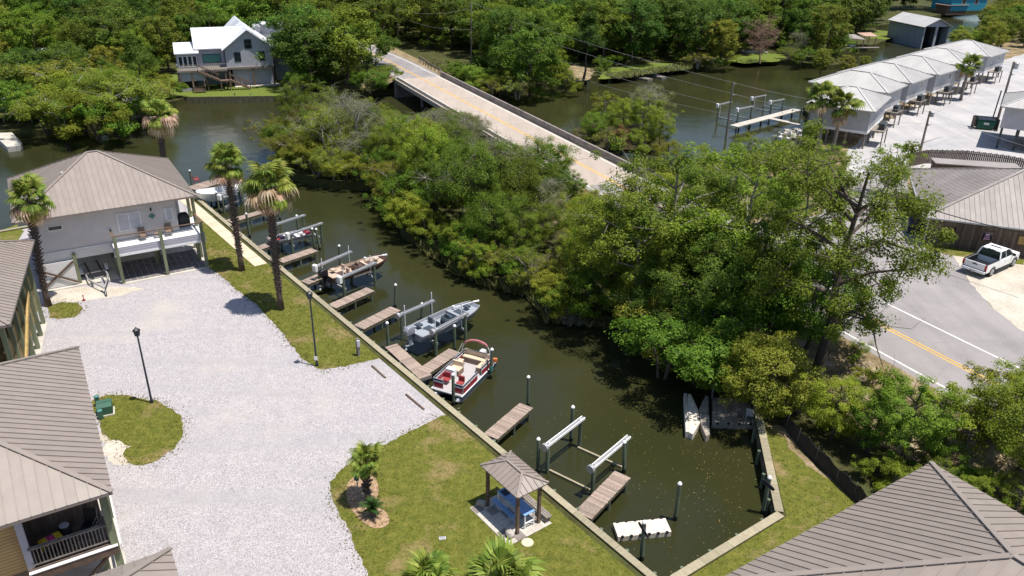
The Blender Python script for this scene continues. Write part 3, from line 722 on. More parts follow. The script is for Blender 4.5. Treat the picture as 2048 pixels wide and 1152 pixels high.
def tree(kind, x, y, z, h, label, cat='tree', group=None, name=None, wide=1.0, rz=None, seed=None, parts=True):
    (wood, crown), h0 = PROTO[kind]; s = h/h0
    nm = name or ('shrub' if cat == 'shrub' else {'pine': 'pine_tree', 'fpine': 'pine_tree'}.get(kind, 'broadleaf_tree'))
    root = thing(nm, label, cat, (x, y, z), rnd.uniform(0, 6.28) if rz is None else rz, group)
    root.scale = (s*wide, s*wide, s)
    link('trunk', wood, root)
    if crown: link('crown', crown, root)
    return root
def tree_px(kind, bx, by, ty, label, z=0., tx=None, **kw):
    """base at pixel (bx, by) on the ground of height z; top of the crown seen at row ty"""
    b = px(bx, by, z); h = top_z(b, tx or bx, ty) - z
    return tree(kind, b.x, b.y, z, max(h, .8), label, **kw)

# ================================================================ HOUSES
def clip_poly(poly, a, b, keep):
    """keep the part of a 2-D convex polygon where keep(p) >= 0 along x = a / x = b"""
    def half(pl, x, sgn):
        out = []
        for i in range(len(pl)):
            p, q = pl[i-1], pl[i]; dp, dq = sgn*(p[0]-x), sgn*(q[0]-x)
            if dp >= 0: out.append(p)
            if dp*dq < 0:
                t = dp/(dp-dq); out.append((p[0]+(q[0]-p[0])*t, p[1]+(q[1]-p[1])*t))
        return out
    return half(half(poly, a, 1), b, -1)
def roof_face(roof, poly3, seam, mat, single=True, rib=(.035, .038)):
    """lay standing-seam panels on one roof face; poly3[0]-poly3[1] is its eave"""
    P3 = [Vector(p) for p in poly3]; o = P3[0]; e = (P3[1]-o).normalized()
    n = None
    for k in range(2, len(P3)):
        n = (P3[1]-o).cross(P3[k]-o)
        if n.length > 1e-4: break
    n.normalize()
    if n.z < 0: n = -n
    s = n.cross(e)
    if s.z < 0: s = -s
    p2 = [((p-o).dot(e), (p-o).dot(s)) for p in P3]
    x0, x1 = min(p[0] for p in p2), max(p[0] for p in p2)
    k = max(1, round((x1-x0)/seam)); joint = MB()
    for i in range(k):
        a, b = x0+(x1-x0)*i/k, x0+(x1-x0)*(i+1)/k
        c = clip_poly(p2, a+.004, b-.009, None)
        if len(c) < 3: continue
        ar = abs(sum(c[j-1][0]*c[j][1]-c[j][0]*c[j-1][1] for j in range(len(c))))/2
        if ar < .01: continue
        m_ = MB(); pts = [o + e*u + s*v for u, v in c]
        nn = len(pts)
        m_.add([p + n*.012 for p in pts], [tuple(range(nn))] if (pts[1]-pts[0]).cross(pts[2]-pts[0]).dot(n) > 0 else [tuple(range(nn))[::-1]])
        vs_ = [v for u, v in c if abs(u-a-.004) < .02]
        if len(vs_) >= 2 and max(vs_)-min(vs_) > .1:
            m_.beam(o+e*(a+.02)+s*min(vs_)+n*.03, o+e*(a+.02)+s*max(vs_)+n*.03, rib[0], rib[1], n)
        if single: m_.build('panel', MAT[mat], roof)
        else: joint.add(m_.v, m_.f)
    if not single and joint.v:
        q = joint.build('panels', MAT[mat], roof); q['kind'] = 'stuff'
def hip_roof(root, w, d, ze, zr, r0, r1, mat, seam=.42, faces='frbl', trim='roof_tan_dark', overhang_t=.14, cap=.22, single='frbl', base=None):
    c = [(0, 0, ze), (w, 0, ze), (w, d, ze), (0, d, ze)]; a, b = (r0[0], r0[1], zr), (r1[0], r1[1], zr)
    if base:
        c = [(x+base[0], y+base[1], z) for x, y, z in c]; a = (a[0]+base[0], a[1]+base[1], zr); b = (b[0]+base[0], b[1]+base[1], zr)
    along_u = abs(r1[0]-r0[0]) >= abs(r1[1]-r0[1])
    if along_u: F_ = {'f': [c[0], c[1], b, a], 'r': [c[1], c[2], b], 'b': [c[2], c[3], a, b], 'l': [c[3], c[0], a]}; hips = [(c[0], a), (c[3], a), (c[1], b), (c[2], b)]
    else: F_ = {'f': [c[0], c[1], a], 'r': [c[1], c[2], b, a], 'b': [c[2], c[3], b], 'l': [c[3], c[0], a, b]}; hips = [(c[0], a), (c[1], a), (c[2], b), (c[3], b)]
    m_ = MB(); lo = [(x, y, z-overhang_t) for x, y, z in c]
    vv = c + lo + [a, b]; ia, ib = 8, 9
    idx = {c[0]: 0, c[1]: 1, c[2]: 2, c[3]: 3, a: ia, b: ib}
    if a == b: idx[a] = ia
    fs = [tuple(idx[p] for p in dict.fromkeys(F_[k])) for k in 'frbl'] + [(4+i, 4+(i+1) % 4, (i+1) % 4, i) for i in range(4)] + [(7, 6, 5, 4)]
    roof = m_.add(vv, fs).build('roof', MAT[trim], root)
    for k in faces: roof_face(roof, F_[k], seam, mat, single=k in single)
    nrm = Vector((0, 0, 1))
    for p, q in hips + ([(a, b)] if a != b else []):
        if p == q: continue
        MB().beam(Vector(p)+Vector((0, 0, .045)), Vector(q)+Vector((0, 0, .045)), cap, .05).build('ridge_cap', MAT[mat], roof)
    return roof
def window(root, u0, u1, z0, z1, v, n=-1, axis='u', sash=1, mat='blind', trim='white_trim', rows=2, t=.05, fw=.09):
    """a window on a wall: frame, panes. axis 'u': the wall runs along u at v; n is the outward sign"""
    def B(m_, a, b, c, d, e, f):
        return m_.box(a, b, c, d, e, f) if axis == 'u' else m_.box(c, d, a, b, e, f)
    lo, hi = sorted((v, v+n*t)); fr = MB()
    for a, b, e, f in ((u0, u1, z1-fw, z1), (u0, u1, z0, z0+fw), (u0, u0+fw, z0+fw, z1-fw), (u1-fw, u1, z0+fw, z1-fw)): B(fr, a, b, lo, hi, e, f)
    k = sash; iw = (u1-u0-2*fw)/k
    for i in range(1, k): B(fr, u0+fw+iw*i-fw*.45, u0+fw+iw*i+fw*.45, lo, hi, z0+fw, z1-fw)
    wd = fr.build('window', MAT[trim], root)
    for i in range(k):
        for j in range(rows):
            g = MB(); h = (z1-z0-2*fw)/rows; a = u0+fw+iw*i+(.03 if i else 0); b = u0+fw+iw*(i+1)-(.03 if i < k-1 else 0)
            e = z0+fw+h*j; l2, h2 = sorted((v+n*.006, v+n*(.02+.012*(j == rows-1))))
            B(g, a+.003, b-.003, l2, h2, e+.02, e+h-.02); g.build('pane', MAT[mat], wd)
    return wd
def posts(root, pts, z0, z1, r=.12, mat='green_post', name='post', sq=True):
    for u, v in pts:
        m_ = MB()
        if sq: m_.box(u-r, u+r, v-r, v+r, z0, z1)
        else: m_.tube([(u, v, z0), (u, v, z1)], r, 8)
        m_.build(name, MAT[mat], root)
A32 = R(32); UU = Vector((math.cos(A32), math.sin(A32))); VV = Vector((-math.sin(A32), math.cos(A32)))

# ---------------- raised house with the white balcony
OA = Vector((-37.9, 55.4))
hA = thing('raised_house', 'pale raised house with tan hip roof and white balcony beside the seawall', 'house', (OA.x, OA.y, 0), A32)
rA = hip_roof(hA, 13.35, 12.7, 6.2, 9.3, (6.3, 6.35), (7.1, 6.35), 'roof_tan', .42)
MB().lathe([(.05, 0), (.05, .5), (.09, .5), (.09, .58)], 8, (4.1, 4.6, 7.8)).build('vent_pipe', MAT['white_trim'], rA)
w = MB(); w.box(1.0, 11.7, 1.0, 11.7, 3.0, 6.05); w.box(11.7, 12.4, 4.2, 11.7, 3.0, 6.05); w.build('wall', MAT['stucco'], hA)
MB().box(1.0, 12.4, 1.0, 11.7, 2.72, 2.996).build('floor_frame', MAT['white_trim'], hA)
for i in range(5):        # lap boards under the wall
    MB().cbox((3.72, .955-.006*(i % 2), 2.96-.17*i), (5.42, .05, .162)).build('siding_board', MAT['siding_pale'], hA)
MB().box(1.02, 6.4, .99, 1.1, 2.15, 2.7).build('band_wall', MAT['lilac_trim'], hA)
window(hA, 7.12, 8.9, 3.82, 5.34, 1.0, sash=2); window(hA, 10.8, 11.42, 4.1, 5.22, 1.0, rows=2)
window(hA, 2.15, 3.2, 4.78, 5.2, 1.0, mat='glass', rows=1, fw=.06)
# star on the wall
stx = MB()
for k in range(8):
    L = .32 if k % 2 == 0 else .17; a = k*math.pi/4; d = Vector((math.sin(a), 0, math.cos(a))); s = Vector((d.z, 0, -d.x)); c = Vector((9.77, .965, 4.72))
    stx.add([c, c+s*.06+d*.1, c+d*L, c-s*.06+d*.1, c+Vector((0, -.04, 0))], [(4, 1, 2), (4, 2, 3), (0, 2, 1), (0, 3, 2)])
for k in range(16):
    a, b = k*math.pi/8, (k+1)*math.pi/8; stx.beam((9.77+.2*math.sin(a), .96, 4.72+.2*math.cos(a)), (9.77+.2*math.sin(b), .96, 4.72+.2*math.cos(b)), .025, .025)
st_ = stx.build('compass_rose', MAT['teal'], hA)
wl_ = MB(); wl_.box(9.7, 9.82, .88, 1.0, 5.2, 5.42); wl_.box(9.73, 9.79, .8, .88, 5.36, 5.4); wl_.build('wall_lamp', MAT['black'], hA)
# balcony
dk = MB().box(6.4, 13.3, -.62, .995, 2.9, 2.99).build('balcony_deck', MAT['white_trim'], hA)
for i in range(12): MB().box(6.42, 13.28, -.62+.134*i+.006, -.62+.134*(i+1)-.006, 2.992, 3.012).build('deck_board', MAT['white_trim'], dk)
MB().box(11.75, 13.3, 1.0, 4.15, 2.9, 3.0).build('porch_floor', MAT['white_trim'], hA)
fs = MB(); fs.box(6.3, 13.4, -.72, -.62, 2.5, 3.06); fs.build('fascia', MAT['lilac_trim'], hA)
MB().box(6.28, 13.42, -.75, -.625, 2.32, 2.5).build('fascia_trim', MAT['white_trim'], hA)
MB().box(13.3, 13.4, -.62, 4.15, 2.5, 3.04).build('fascia', MAT['lilac_trim'], hA)
MB().box(6.3, 6.4, -.62, .99, 2.5, 3.04).build('fascia', MAT['lilac_trim'], hA)
posts(hA, [(6.52, -.85), (9.95, -.85), (13.15, -.85)], -.05, 4.1)
posts(hA, [(13.2, 4.1), (13.2, 1.6)], -.05, 6.05)
rl = MB(); rl.box(6.3, 13.35, -.93, -.75, 4.1, 4.16); rl.box(13.08, 13.26, -.74, 1.48, 4.1, 4.16); rl.box(6.4, 6.55, -.74, .95, 4.1, 4.16); rl.build('top_rail', MAT['brown_wood'], hA)
rl = MB()
for z in (3.25, 3.45, 3.65, 3.85): rl.tube([(6.5, -.85, z), (13.2, -.85, z)], .006, 4)
rl.build('rail_cable', MAT['galv'], hA)
# below
posts(hA, [(3.5, .9), (6.5, 1.2), (9.95, 3.0), (6.5, 5.5), (9.95, 7), (12.2, 7), (12.2, 11), (6.5, 11), (1.2, 11), (9.6, 1.8), (12.9, .9)], -.05, 2.72)
MB().box(1.1, 6.35, .35, 11.8, -.2, .07).build('slab', MAT['concrete'], hA)
sl_ = MB().box(6.42, 13.3, -1.05, 11.8, -.2, .05).build('slab', MAT['concrete'], hA)
for i in range(13):
    for j in range(9):
        MB().box(6.62+.5*i, 7.08+.5*i, -.72+.5*j+.25*(i % 2)*0, -.26+.5*j, .052, .075).build('paver', MAT['paver'], sl_)
MB().box(1.3, 12.3, 11.5, 11.6, .05, 2.72).build('back_wall', MAT['siding_pale'], hA)
g = thing('gate', 'white board gate with crossed braces under the raised house', 'gate', (OA.x, OA.y, 0), A32)
for i in range(12): MB().box(.92, 3.36, .72, .76, .12+.175*i, .12+.175*i+.168).build('board', MAT['siding_pale'], g)
MB().beam((.95, .68, .25), (3.35, .68, 2.1), .16, .05, (0, -1, 0)).build('brace', MAT['brown_wood'], g)
MB().beam((.95, .63, 1.75), (3.35, .63, .3), .16, .05, (0, -1, 0)).build('brace', MAT['brown_wood'], g)
for u in (.95, 3.32): MB().box(u-.05, u+.05, .77, .85, -.03, 2.22).build('upright', MAT['green_post'], g)
# balcony furniture
def lawn_chair(name, label, loc, rz, mat='cushion_dark', frame='dark_metal'):
    t = thing(name, label, 'chair', loc, rz)
    MB().box(-.28, .28, -.26, .26, .38, .44).build('seat', MAT[mat], t)
    MB().beam((0, .27, .42), (0, .42, 1.0), .54, .05, (0, -1, .2)).build('backrest', MAT[mat], t)
    for x in (-.27, .27):
        for y in (-.24, .26): MB().tube([(x, y, 0), (x, y, .4)], .02, 6).build('leg', MAT[frame], t)
        MB().tube([(x, -.24, .4), (x, -.26, .64), (x, .3, .66)], .02, 6).build('armrest', MAT[frame], t)
    return t
def lA(u, v, z): p = OA + UU*u + VV*v; return (p.x, p.y, z)
lawn_chair('patio_chair', 'left of two brown patio chairs on the white balcony', lA(8.75, .3, 3.014), A32+.1)
lawn_chair('patio_chair', 'right of two brown patio chairs on the white balcony', lA(10.75, .3, 3.014), A32-.1)
t = thing('side_table', 'low brown table between the two balcony chairs', 'table', lA(9.8, .3, 3.014), A32)
MB().box(-.22, .22, -.2, .2, .38, .42).build('tabletop', MAT['cushion_dark'], t)
for x in (-.19, .19):
    for y in (-.17, .17): MB().tube([(x, y, 0), (x, y, .38)], .018, 6).build('leg', MAT['dark_metal'], t)
t = thing('covered_grill', 'black covered barbecue grill in the balcony corner', 'grill', lA(12.35, 2.2, 3.002), A32)
bevel(MB().loft([[(-.45*s, -.35*s, z), (.45*s, -.35*s, z), (.45*s, .35*s, z), (-.45*s, .35*s, z)] for z, s in ((0, 1), (.8, 1.02), (1.1, .8), (1.2, .45))]).build('cover', MAT['black'], t), .08)
# boat trailer under the house
t = thing('boat_trailer', 'empty boat trailer parked nose out under the raised house', 'trailer', lA(4.85, .0, 0), A32+R(4))
fr = MB(); fr.beam((0, -2.2, .5), (-.75, .2, .5), .09, .12); fr.beam((0, -2.2, .5), (.75, .2, .5), .09, .12); fr.beam((-.75, .2, .5), (-.75, 4, .5), .09, .12); fr.beam((.75, .2, .5), (.75, 4, .5), .09, .12)
for y in (.2, 1.6, 3.9): fr.beam((-.75, y, .5), (.75, y, .5), .08, .1)
fr.build('frame', MAT['galv'], t)
MB().beam((0, -2.95, .45), (0, -1.9, .5), .1, .12).build('tongue', MAT['galv'], t)
MB().tube([(0, -2.7, .0), (0, -2.7, .75)], .035, 6).build('jack', MAT['dark_metal'], t)
MB().beam((0, -1.9, .5), (0, -1.6, 1.1), .1, .1).build('winch_post', MAT['galv'], t)
for x in (-.45, .45): MB().beam((x, -.4, .72), (x, 3.6, .72), .12, .1).build('bunk', MAT['black'], t)
for x in (-.95, .95):
    MB().tube([(x-.1, 2.4, .33), (x+.1, 2.4, .33)], .33, 16).build('wheel', MAT['tyre'], t)
    MB().loft([[(x-.13, 2.4+.42*math.cos(q), .33+.42*math.sin(q)), (x+.13, 2.4+.42*math.cos(q), .33+.42*math.sin(q))] for q in [math.pi*i/8 for i in range(9)]], False, False).build('fender', MAT['white_trim'], t)

# ---------------- the neighbouring houses of the same kind
def plain_house(label, O, ang, w=13.4, d=13.8, faces='frbl', ze=6.2, zr=9.3, wall='gold_wall', body=(1.0, 1.0), cut=None):
    h = thing('raised_house', label, 'house', (O.x, O.y, 0), ang)
    rl_ = max(.0, (d-w)/2)
    hip_roof(h, w, d, ze, zr, (w/2, d/2-rl_-.4), (w/2, d/2+rl_+.4), 'roof_tan', .42, faces)
    return h
FRc = Vector((-16.3, 25.4)); OC = FRc - UU*13.4
hC = plain_house('raised house with tan roof and a shaded wooden porch at bottom left', OC, A32)
def lC(u, v, z): p = OC + UU*u + VV*v; return (p.x, p.y, z)
w = MB(); w.box(.9, 9.75, .9, 12.9, 3.0, 6.05); w.box(9.75, 12.5, 2.7, 12.9, 3.0, 6.05); w.build('wall', MAT['gold_wall'], hC)
wb = MB().box(9.78, 12.7, 2.6, 2.69, 3.2, 6.05).build('porch_wall', MAT['brown_wood'], hC)
for i in range(20): MB().box(9.8+.145*i, 9.8+.145*i+.135, 2.56, 2.6-.004*(i % 2), 3.2, 6.04).build('board', MAT['weathered_board'], wb)
MB().box(9.76, 10.02, .62, .88, -.05, 6.05).build('corner_trim', MAT['lilac_trim'], hC)
pf = MB().box(9.76, 13.0, .5, 2.6, 3.05, 3.2).build('porch_floor', MAT['brown_wood'], hC)
for i in range(15): MB().box(9.78, 12.98, .52+.138*i, .52+.138*i+.13, 3.2, 3.225).build('board', MAT['weathered_board'], pf)
bm_ = MB(); bm_.box(9.78, 13.1, .36, .49, 2.75, 3.14); bm_.build('beam', MAT['brown_wood'], hC)
MB().box(9.78, 13.1, .33, .5, 3.145, 3.18).build('beam_cap', MAT['white_trim'], hC)
posts(hC, [(13.0, .62)], -.05, 6.05, .15); posts(hC, [(13.0, 6.5), (13.0, 12.5), (9.7, 6.5), (.8, .8), (.8, 12.8), (12.4, 2.75)], -.05, 3.05, .14)
MB().box(13.18, 13.24, .5, 12.8, 2.7, 3.1).build('side_beam', MAT['white_trim'], hC)
rr_ = MB(); rr_.box(9.95, 12.86, .5, .68, 4.22, 4.28); rr_.box(9.95, 12.86, .56, .62, 3.36, 3.42); rr_.build('porch_rail', MAT['grey_wood'], hC)
for i in range(21): MB().box(10.1+.135*i, 10.14+.135*i, .57, .61, 3.42, 4.22).build('baluster', MAT['grey_wood'], hC)
window(hC, 7.4, 8.7, 3.9, 5.3, .9, mat='lilac_trim', rows=1)
MB().beam((11.2, .7, 1.2), (12.9, .62, 2.8), .12, .12).build('brace', MAT['brown_wood'], hC)
MB().box(.7, 13.2, .4, 13, -.2, .05).build('slab', MAT['concrete'], hC)
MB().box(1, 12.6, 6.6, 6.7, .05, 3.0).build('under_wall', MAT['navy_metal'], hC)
# porch things
t = thing('drink_drum', 'black drum with pale lid on the shaded porch', 'drum', lC(11.3, 1.9, 3.226)); MB().lathe([(.24, 0), (.26, .1), (.26, .62), (.24, .66)], 14).build('body', MAT['black'], t); MB().lathe([(.2, .662), (.2, .69)], 14).build('lid', MAT['lilac_trim'], t)
t = thing('beach_towel', 'yellow and pink towel draped over a small porch table', 'towel', lC(10.75, 1.35, 3.226), A32+.3)
MB().box(-.3, .3, -.22, .22, .0, .56).build('table', MAT['black'], t)
q = [(-.4, -.3, .585), (.4, -.3, .575), (.42, .3, .58), (-.4, .3, .6)]
MB().add([(-.42, -.3, .58), (-.12, -.3, .6), (-.12, .3, .6), (-.42, .3, .58), (-.46, -.3, .3), (-.46, .3, .32)], [(0, 1, 2, 3), (4, 0, 3, 5)]).build('yellow_stripe', M('towel_yellow', (.6, .45, .03), .9), t)
MB().add([(-.12, -.3, .6), (.16, -.3, .6), (.16, .3, .6), (-.12, .3, .6)], [(0, 1, 2, 3)]).build('pink_stripe', M('towel_pink', (.45, .05, .2), .9, .6, 6), t)
MB().add([(.16, -.3, .6), (.42, -.3, .58), (.42, .3, .58), (.16, .3, .6), (.46, -.3, .35), (.46, .3, .33)], [(0, 1, 2, 3), (1, 4, 5, 2)]).build('yellow_stripe', bpy.data.materials['towel_yellow'], t)
lawn_chair('patio_chair', 'dark patio chair on the shaded porch', lC(12.2, 1.7, 3.226), A32-.4, 'black')

# house between, whose post and rail side faces the gravel
BE = Vector((-34.4, 52.1)); angB = R(24); UB = Vector((math.cos(angB), math.sin(angB))); VB = Vector((-math.sin(angB), math.cos(angB)))
OB = BE - UB*13.4 - VB*13.8
hB = plain_house('raised house with tan roof cut off by the left edge', OB, angB, faces='rfb')
w = MB(); w.box(.9, 11.3, .9, 12.9, 3.0, 6.05); w.build('wall', MAT['weathered_board'], hB)
MB().box(.9, 12.7, .9, 12.9, 2.75, 2.99).build('floor_frame', MAT['raw_wood'], hB)
for i in range(7): posts(hB, [(12.75, .9+2.0*i)], -.05, 6.05, .13)
bb = MB(); bb.beam((12.95, 1.0, .9), (12.95, 9.5, 4.05), .14, .34); bb.build('stair_stringer', MAT['raw_wood'], hB)
for i in range(62): MB().box(12.60, 12.63, .85+.196*i, .99+.196*i, 1.2, 4.0).build('slat', MAT['raw_wood'], hB)
MB().box(12.5, 12.6, .85, 13, 4.02, 4.1).build('top_rail', MAT['raw_wood'], hB)
MB().box(.7, 13.0, .4, 13, -.2, .05).build('slab', MAT['concrete'], hB)
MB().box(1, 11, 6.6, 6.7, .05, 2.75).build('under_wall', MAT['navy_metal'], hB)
# house at the bottom edge left: only a roof corner shows
ne = px(341, 1097, 6.2).xy
hE = plain_house('raised house of which only a roof corner shows at the bottom left', ne - UU*13.4 - VV*13.8, A32, faces='rb')
MB().box(.9, 12.6, .9, 12.9, 3.0, 6.05).build('wall', MAT['gold_wall'], hE); posts(hE, [(12.5, 12.6), (.9, 12.6), (12.5, .9), (.9, .9), (12.5, 6.5)], -.05, 3.0, .14)
# house at the bottom right
bcn = px(1870, 926, 6.0).xy
hD = plain_house('raised house whose ribbed tan roof fills the bottom right corner', bcn - UU*13.4 - VV*13.8, R(32.5), faces='brl', ze=6.0, zr=9.1)
MB().box(.9, 12.6, .9, 12.9, 2.8, 5.85).build('wall', MAT['gold_wall'], hD); posts(hD, [(12.5, 12.6), (.9, 12.6), (12.5, .9), (.9, .9), (12.5, 6.5), (.9, 6.5)], -.05, 2.8, .14)

# ---------------- grey house on the far bank
def sub(root, P0, ang): return None
angF = R(22); FO = Vector((-53.9, 134.6))
hF = thing('far_house', 'tall grey house with white metal roofs and wooden stairs on the far bank', 'house', (FO.x, FO.y, 0), angF)
UF = Vector((math.cos(angF), math.sin(angF))); VF = Vector((-math.sin(angF), math.cos(angF)))
def fl(x, y, z):
    d = px(x, y, z).xy - FO; return d.dot(UF), d.dot(VF)
# gabled wing on the right
gw = MB(); gx0, gx1, gy0, gy1 = 5.1, 12.9, 1.5, 13.0; ez, rz_ = 6.4, 9.3; gm_ = (gx0+gx1)/2
gw.box(gx0, gx1, gy0, gy1, 3.4, ez)
gw.add([(gx0, gy0, ez), (gx1, gy0, ez), (gm_, gy0, rz_), (gx0, gy1, ez), (gx1, gy1, ez), (gm_, gy1, rz_)], [(0, 1, 2), (5, 4, 3)])
gw.build('gable_wall', MAT['grey_siding'], hF)
rf = MB(); o_ = .55
for s, xe in ((-1, gx0-.5), (1, gx1+.5)):
    zz = ez - (rz_-ez)/(gm_-gx0)*.5
    q = [(gm_, gy0-o_, rz_+.1), (xe, gy0-o_, zz+.1), (xe, gy1+.3, zz+.1), (gm_, gy1+.3, rz_+.1)]
    rf.add(q + [(x, y, z+.12) for x, y, z in q], [(0, 1, 2, 3), (4, 5, 6, 7), (0, 1, 5, 4), (1, 2, 6, 5), (2, 3, 7, 6), (3, 0, 4, 7)])
rf1 = rf.build('gable_roof', MAT['roof_white'], hF)
# main wing to the left with a long white slope facing the water
mw = MB(); mw.box(.6, 5.0, 3.4, 11.0, 3.4, 6.2); mw.build('main_wall', MAT['grey_siding'], hF)
q = [(.2, 2.9, 6.25), (gm_-2.9, 2.9, 6.25), (gm_-.2, 6.8, 9.25), (.2, 6.8, 9.25)]; q2 = [(.2, 11.5, 6.3), (gm_, 11.5, 6.3), (gm_, 6.8, 9.25), (.2, 6.8, 9.25)]
m_ = MB(); m_.add(q + [(x, y, z+.14) for x, y, z in q], [(3, 2, 1, 0), (4, 5, 6, 7), (0, 1, 5, 4), (3, 0, 4, 7)]); m_.add(q2 + [(x, y, z+.14) for x, y, z in q2], [(0, 1, 2, 3), (7, 6, 5, 4), (0, 3, 7, 4), (1, 0, 4, 5)])
m_.build('main_roof', MAT['roof_white'], hF)
MB().add([(.55, 3.4, 6.2), (.55, 11, 6.2), (.55, 6.8, 9.2)], [(0, 2, 1)]).build('gable_end', MAT['grey_siding'], hF)
for k in range(9): MB().beam((.35+.62*k, 2.9, 6.42), (.35+.62*k, 6.8, 9.42), .04, .05).build('roof_seam', MAT['roof_white'], hF)
# rear cross gable and lower flat roof
m_ = MB(); x0, x1, y0, y1 = 5.2, 11.4, 13.2, 19; mm = 8.3
m_.add([(x0, y0, 7), (mm, y0, 9.9), (x1, y0, 7), (x0, y1, 7), (mm, y1, 9.9), (x1, y1, 7)], [(0, 1, 4, 3), (1, 2, 5, 4), (0, 2, 1), (3, 4, 5), (0, 3, 5, 2)]); m_.build('rear_roof', MAT['roof_white'], hF)
MB().box(5.5, 11.1, 13.4, 18.8, 0, 6.98).build('rear_wall', MAT['grey_siding'], hF)
m_ = MB(); m_.add([(13.0, 5, 5.9), (16.5, 5, 5.4), (16.5, 14, 5.4), (13.0, 14, 5.9), (13.0, 5, 6.1), (16.5, 5, 5.6), (16.5, 14, 5.6), (13, 14, 6.1)], [(0, 1, 5, 4), (4, 5, 6, 7), (1, 2, 6, 5), (3, 2, 1, 0)]); m_.build('side_roof', MAT['roof_white'], hF)
m_ = MB(); m_.add([(12.6, 14.5, 8.5), (17, 14.5, 8.3), (17, 19, 8.3), (12.6, 19, 8.5), (12.6, 14.5, 8.7), (17, 14.5, 8.5), (17, 19, 8.5), (12.6, 19, 8.7)], [(0, 1, 5, 4), (4, 5, 6, 7), (1, 2, 6, 5), (3, 2, 1, 0)]); m_.build('side_roof', MAT['roof_white'], hF)
MB().box(11.2, 16.7, 14.8, 18.7, 5.4, 8.28).build('side_wall', MAT['grey_siding'], hF); MB().box(13.45, 16.2, 5.4, 18.5, 0, 5.35).build('side_wall', MAT['grey_siding'], hF)
# sun room with its lean-to roof
m_ = MB(); m_.add([(-3.0, 1.9, 5.75), (.9, 1.9, 5.75), (.9, 6.8, 6.9), (-3.0, 6.8, 6.9), (-3.0, 1.9, 5.9), (.9, 1.9, 5.9), (.9, 6.8, 7.05), (-3.0, 6.8, 7.05)], [(0, 1, 5, 4), (4, 5, 6, 7), (3, 0, 4, 7), (3, 2, 1, 0)]); m_.build('porch_roof', MAT['roof_white'], hF)
MB().box(-2.8, .55, 2.3, 6.6, 3.4, 5.74).build('sun_room_wall', MAT['grey_siding'], hF)
for i in range(4): window(hF, -2.5+.75*i, -1.8+.75*i, 3.6, 5.4, 2.3, mat='glass', rows=1, fw=.08)
window(hF, 1.4, 4.4, 3.9, 5.4, 3.4, mat='teal', rows=1, trim='dark_metal')
window(hF, 6.5, 7.6, 4.2, 5.8, 1.5, mat='glass', trim='dark_metal'); window(hF, 10.6, 11.6, 4.2, 5.8, 1.5, mat='glass', trim='dark_metal'); window(hF, 8.4, 9.6, 6.3, 7.9, 1.5, mat='glass', trim='dark_metal')
# deck, ground floor, stairs
MB().box(-2.9, 5.0, -.6, 3.3, 3.1, 3.4).build('deck', MAT['grey_wood'], hF)
posts(hF, [(-2.7, -.4), (-.7, -.4), (1.6, -.4), (4.7, -.4), (5.4, 1.2), (9.3, 1.2), (12.7, 1.2)], 0, 3.1, .14, 'brown_wood')
MB().box(5.02, 12.9, 1.0, 1.49, 3.05, 3.4).build('girder', MAT['grey_wood'], hF)
MB().box(6.0, 12.8, 2.2, 12.8, 0, 3.05).build('ground_wall', MAT['grey_siding'], hF)
MB().box(6.0, 13.6, .6, 2.3, -.1, .12).build('patio', MAT['concrete'], hF)
MB().box(-2.6, 5.0, 4.5, 11, 0, 3.1).build('ground_wall', MAT['boathouse_wall'], hF)
MB().box(-2.6, 1.5, -.35, -.25, 1.7, 3.1).build('screen_panel', MAT['grey_siding'], hF)
MB().box(-2.6, -.8, -.35, -.25, .05, .5).build('screen_panel', MAT['grey_siding'], hF)
MB().box(-2.95, -2.85, -.4, 9, 0, 3.1).build('side_panel', MAT['boathouse_wall'], hF)
for x0, x1, y in ((-2.9, .2, -.55), (1.3, 4.95, -.55)):
    MB().box(x0, x1, y-.04, y+.04, 4.3, 4.38).build('deck_rail', MAT['grey_wood'], hF)
    k = int((x1-x0)/.3)
    for i in range(k): MB().box(x0+.3*i, x0+.3*i+.05, y-.025, y+.025, 3.4, 4.3).build('baluster', MAT['grey_wood'], hF)
def stairs(root, p, q, w, n, mat='brown_wood'):
    p, q = Vector(p), Vector(q); d = (q-p).xy.normalized(); s = Vector((-d.y, d.x, 0))
    for k in (-1, 1):
        MB().beam(p+s*k*w/2, q+s*k*w/2, .07, .28).build('stringer', MAT[mat], root)
        MB().beam(p+s*k*w/2+Vector((0, 0, .95)), q+s*k*w/2+Vector((0, 0, .95)), .08, .1).build('handrail', MAT[mat], root)
        for i in range(0, n+1, 2):
            c = p.lerp(q, i/n)+s*k*w/2; MB().box(c.x-.04, c.x+.04, c.y-.04, c.y+.04, c.z, c.z+.95).build('baluster', MAT[mat], root)
    for i in range(n):
        c = p.lerp(q, (i+.5)/n); MB().cbox((c.x, c.y, c.z+.1), (w*.96 if abs(d.y) > .7 else .28, .28 if abs(d.y) > .7 else w*.96, .05)).build('step', MAT[mat], root)
stairs(hF, (.3, -1.2, 3.4), (3.6, -1.2, 1.75), 1.1, 9); MB().box(3.6, 5.2, -1.8, -.65, 1.6, 1.75).build('landing', MAT['brown_wood'], hF)
posts(hF, [(3.7, -1.7), (5.1, -1.7)], 0, 1.6, .08, 'brown_wood')
stairs(hF, (5.2, -1.2, 1.75), (8.4, -1.2, .1), 1.1, 8)
stairs(hF, (.2, -.9, .75), (.2, -2.3, .05), 1.8, 5)
t = thing('log_stack', 'brown stacked crates under the far house deck', 'crates', (FO + UF*-1.2 + VF*1.2).to_3d(), angF)
for i in range(2):
    for j in range(2): MB().box(-1.3+1.35*i, -.05+1.35*i, 0, .9, .02+.62*j, .6+.62*j).build('crate', MAT['brown_wood'], t)
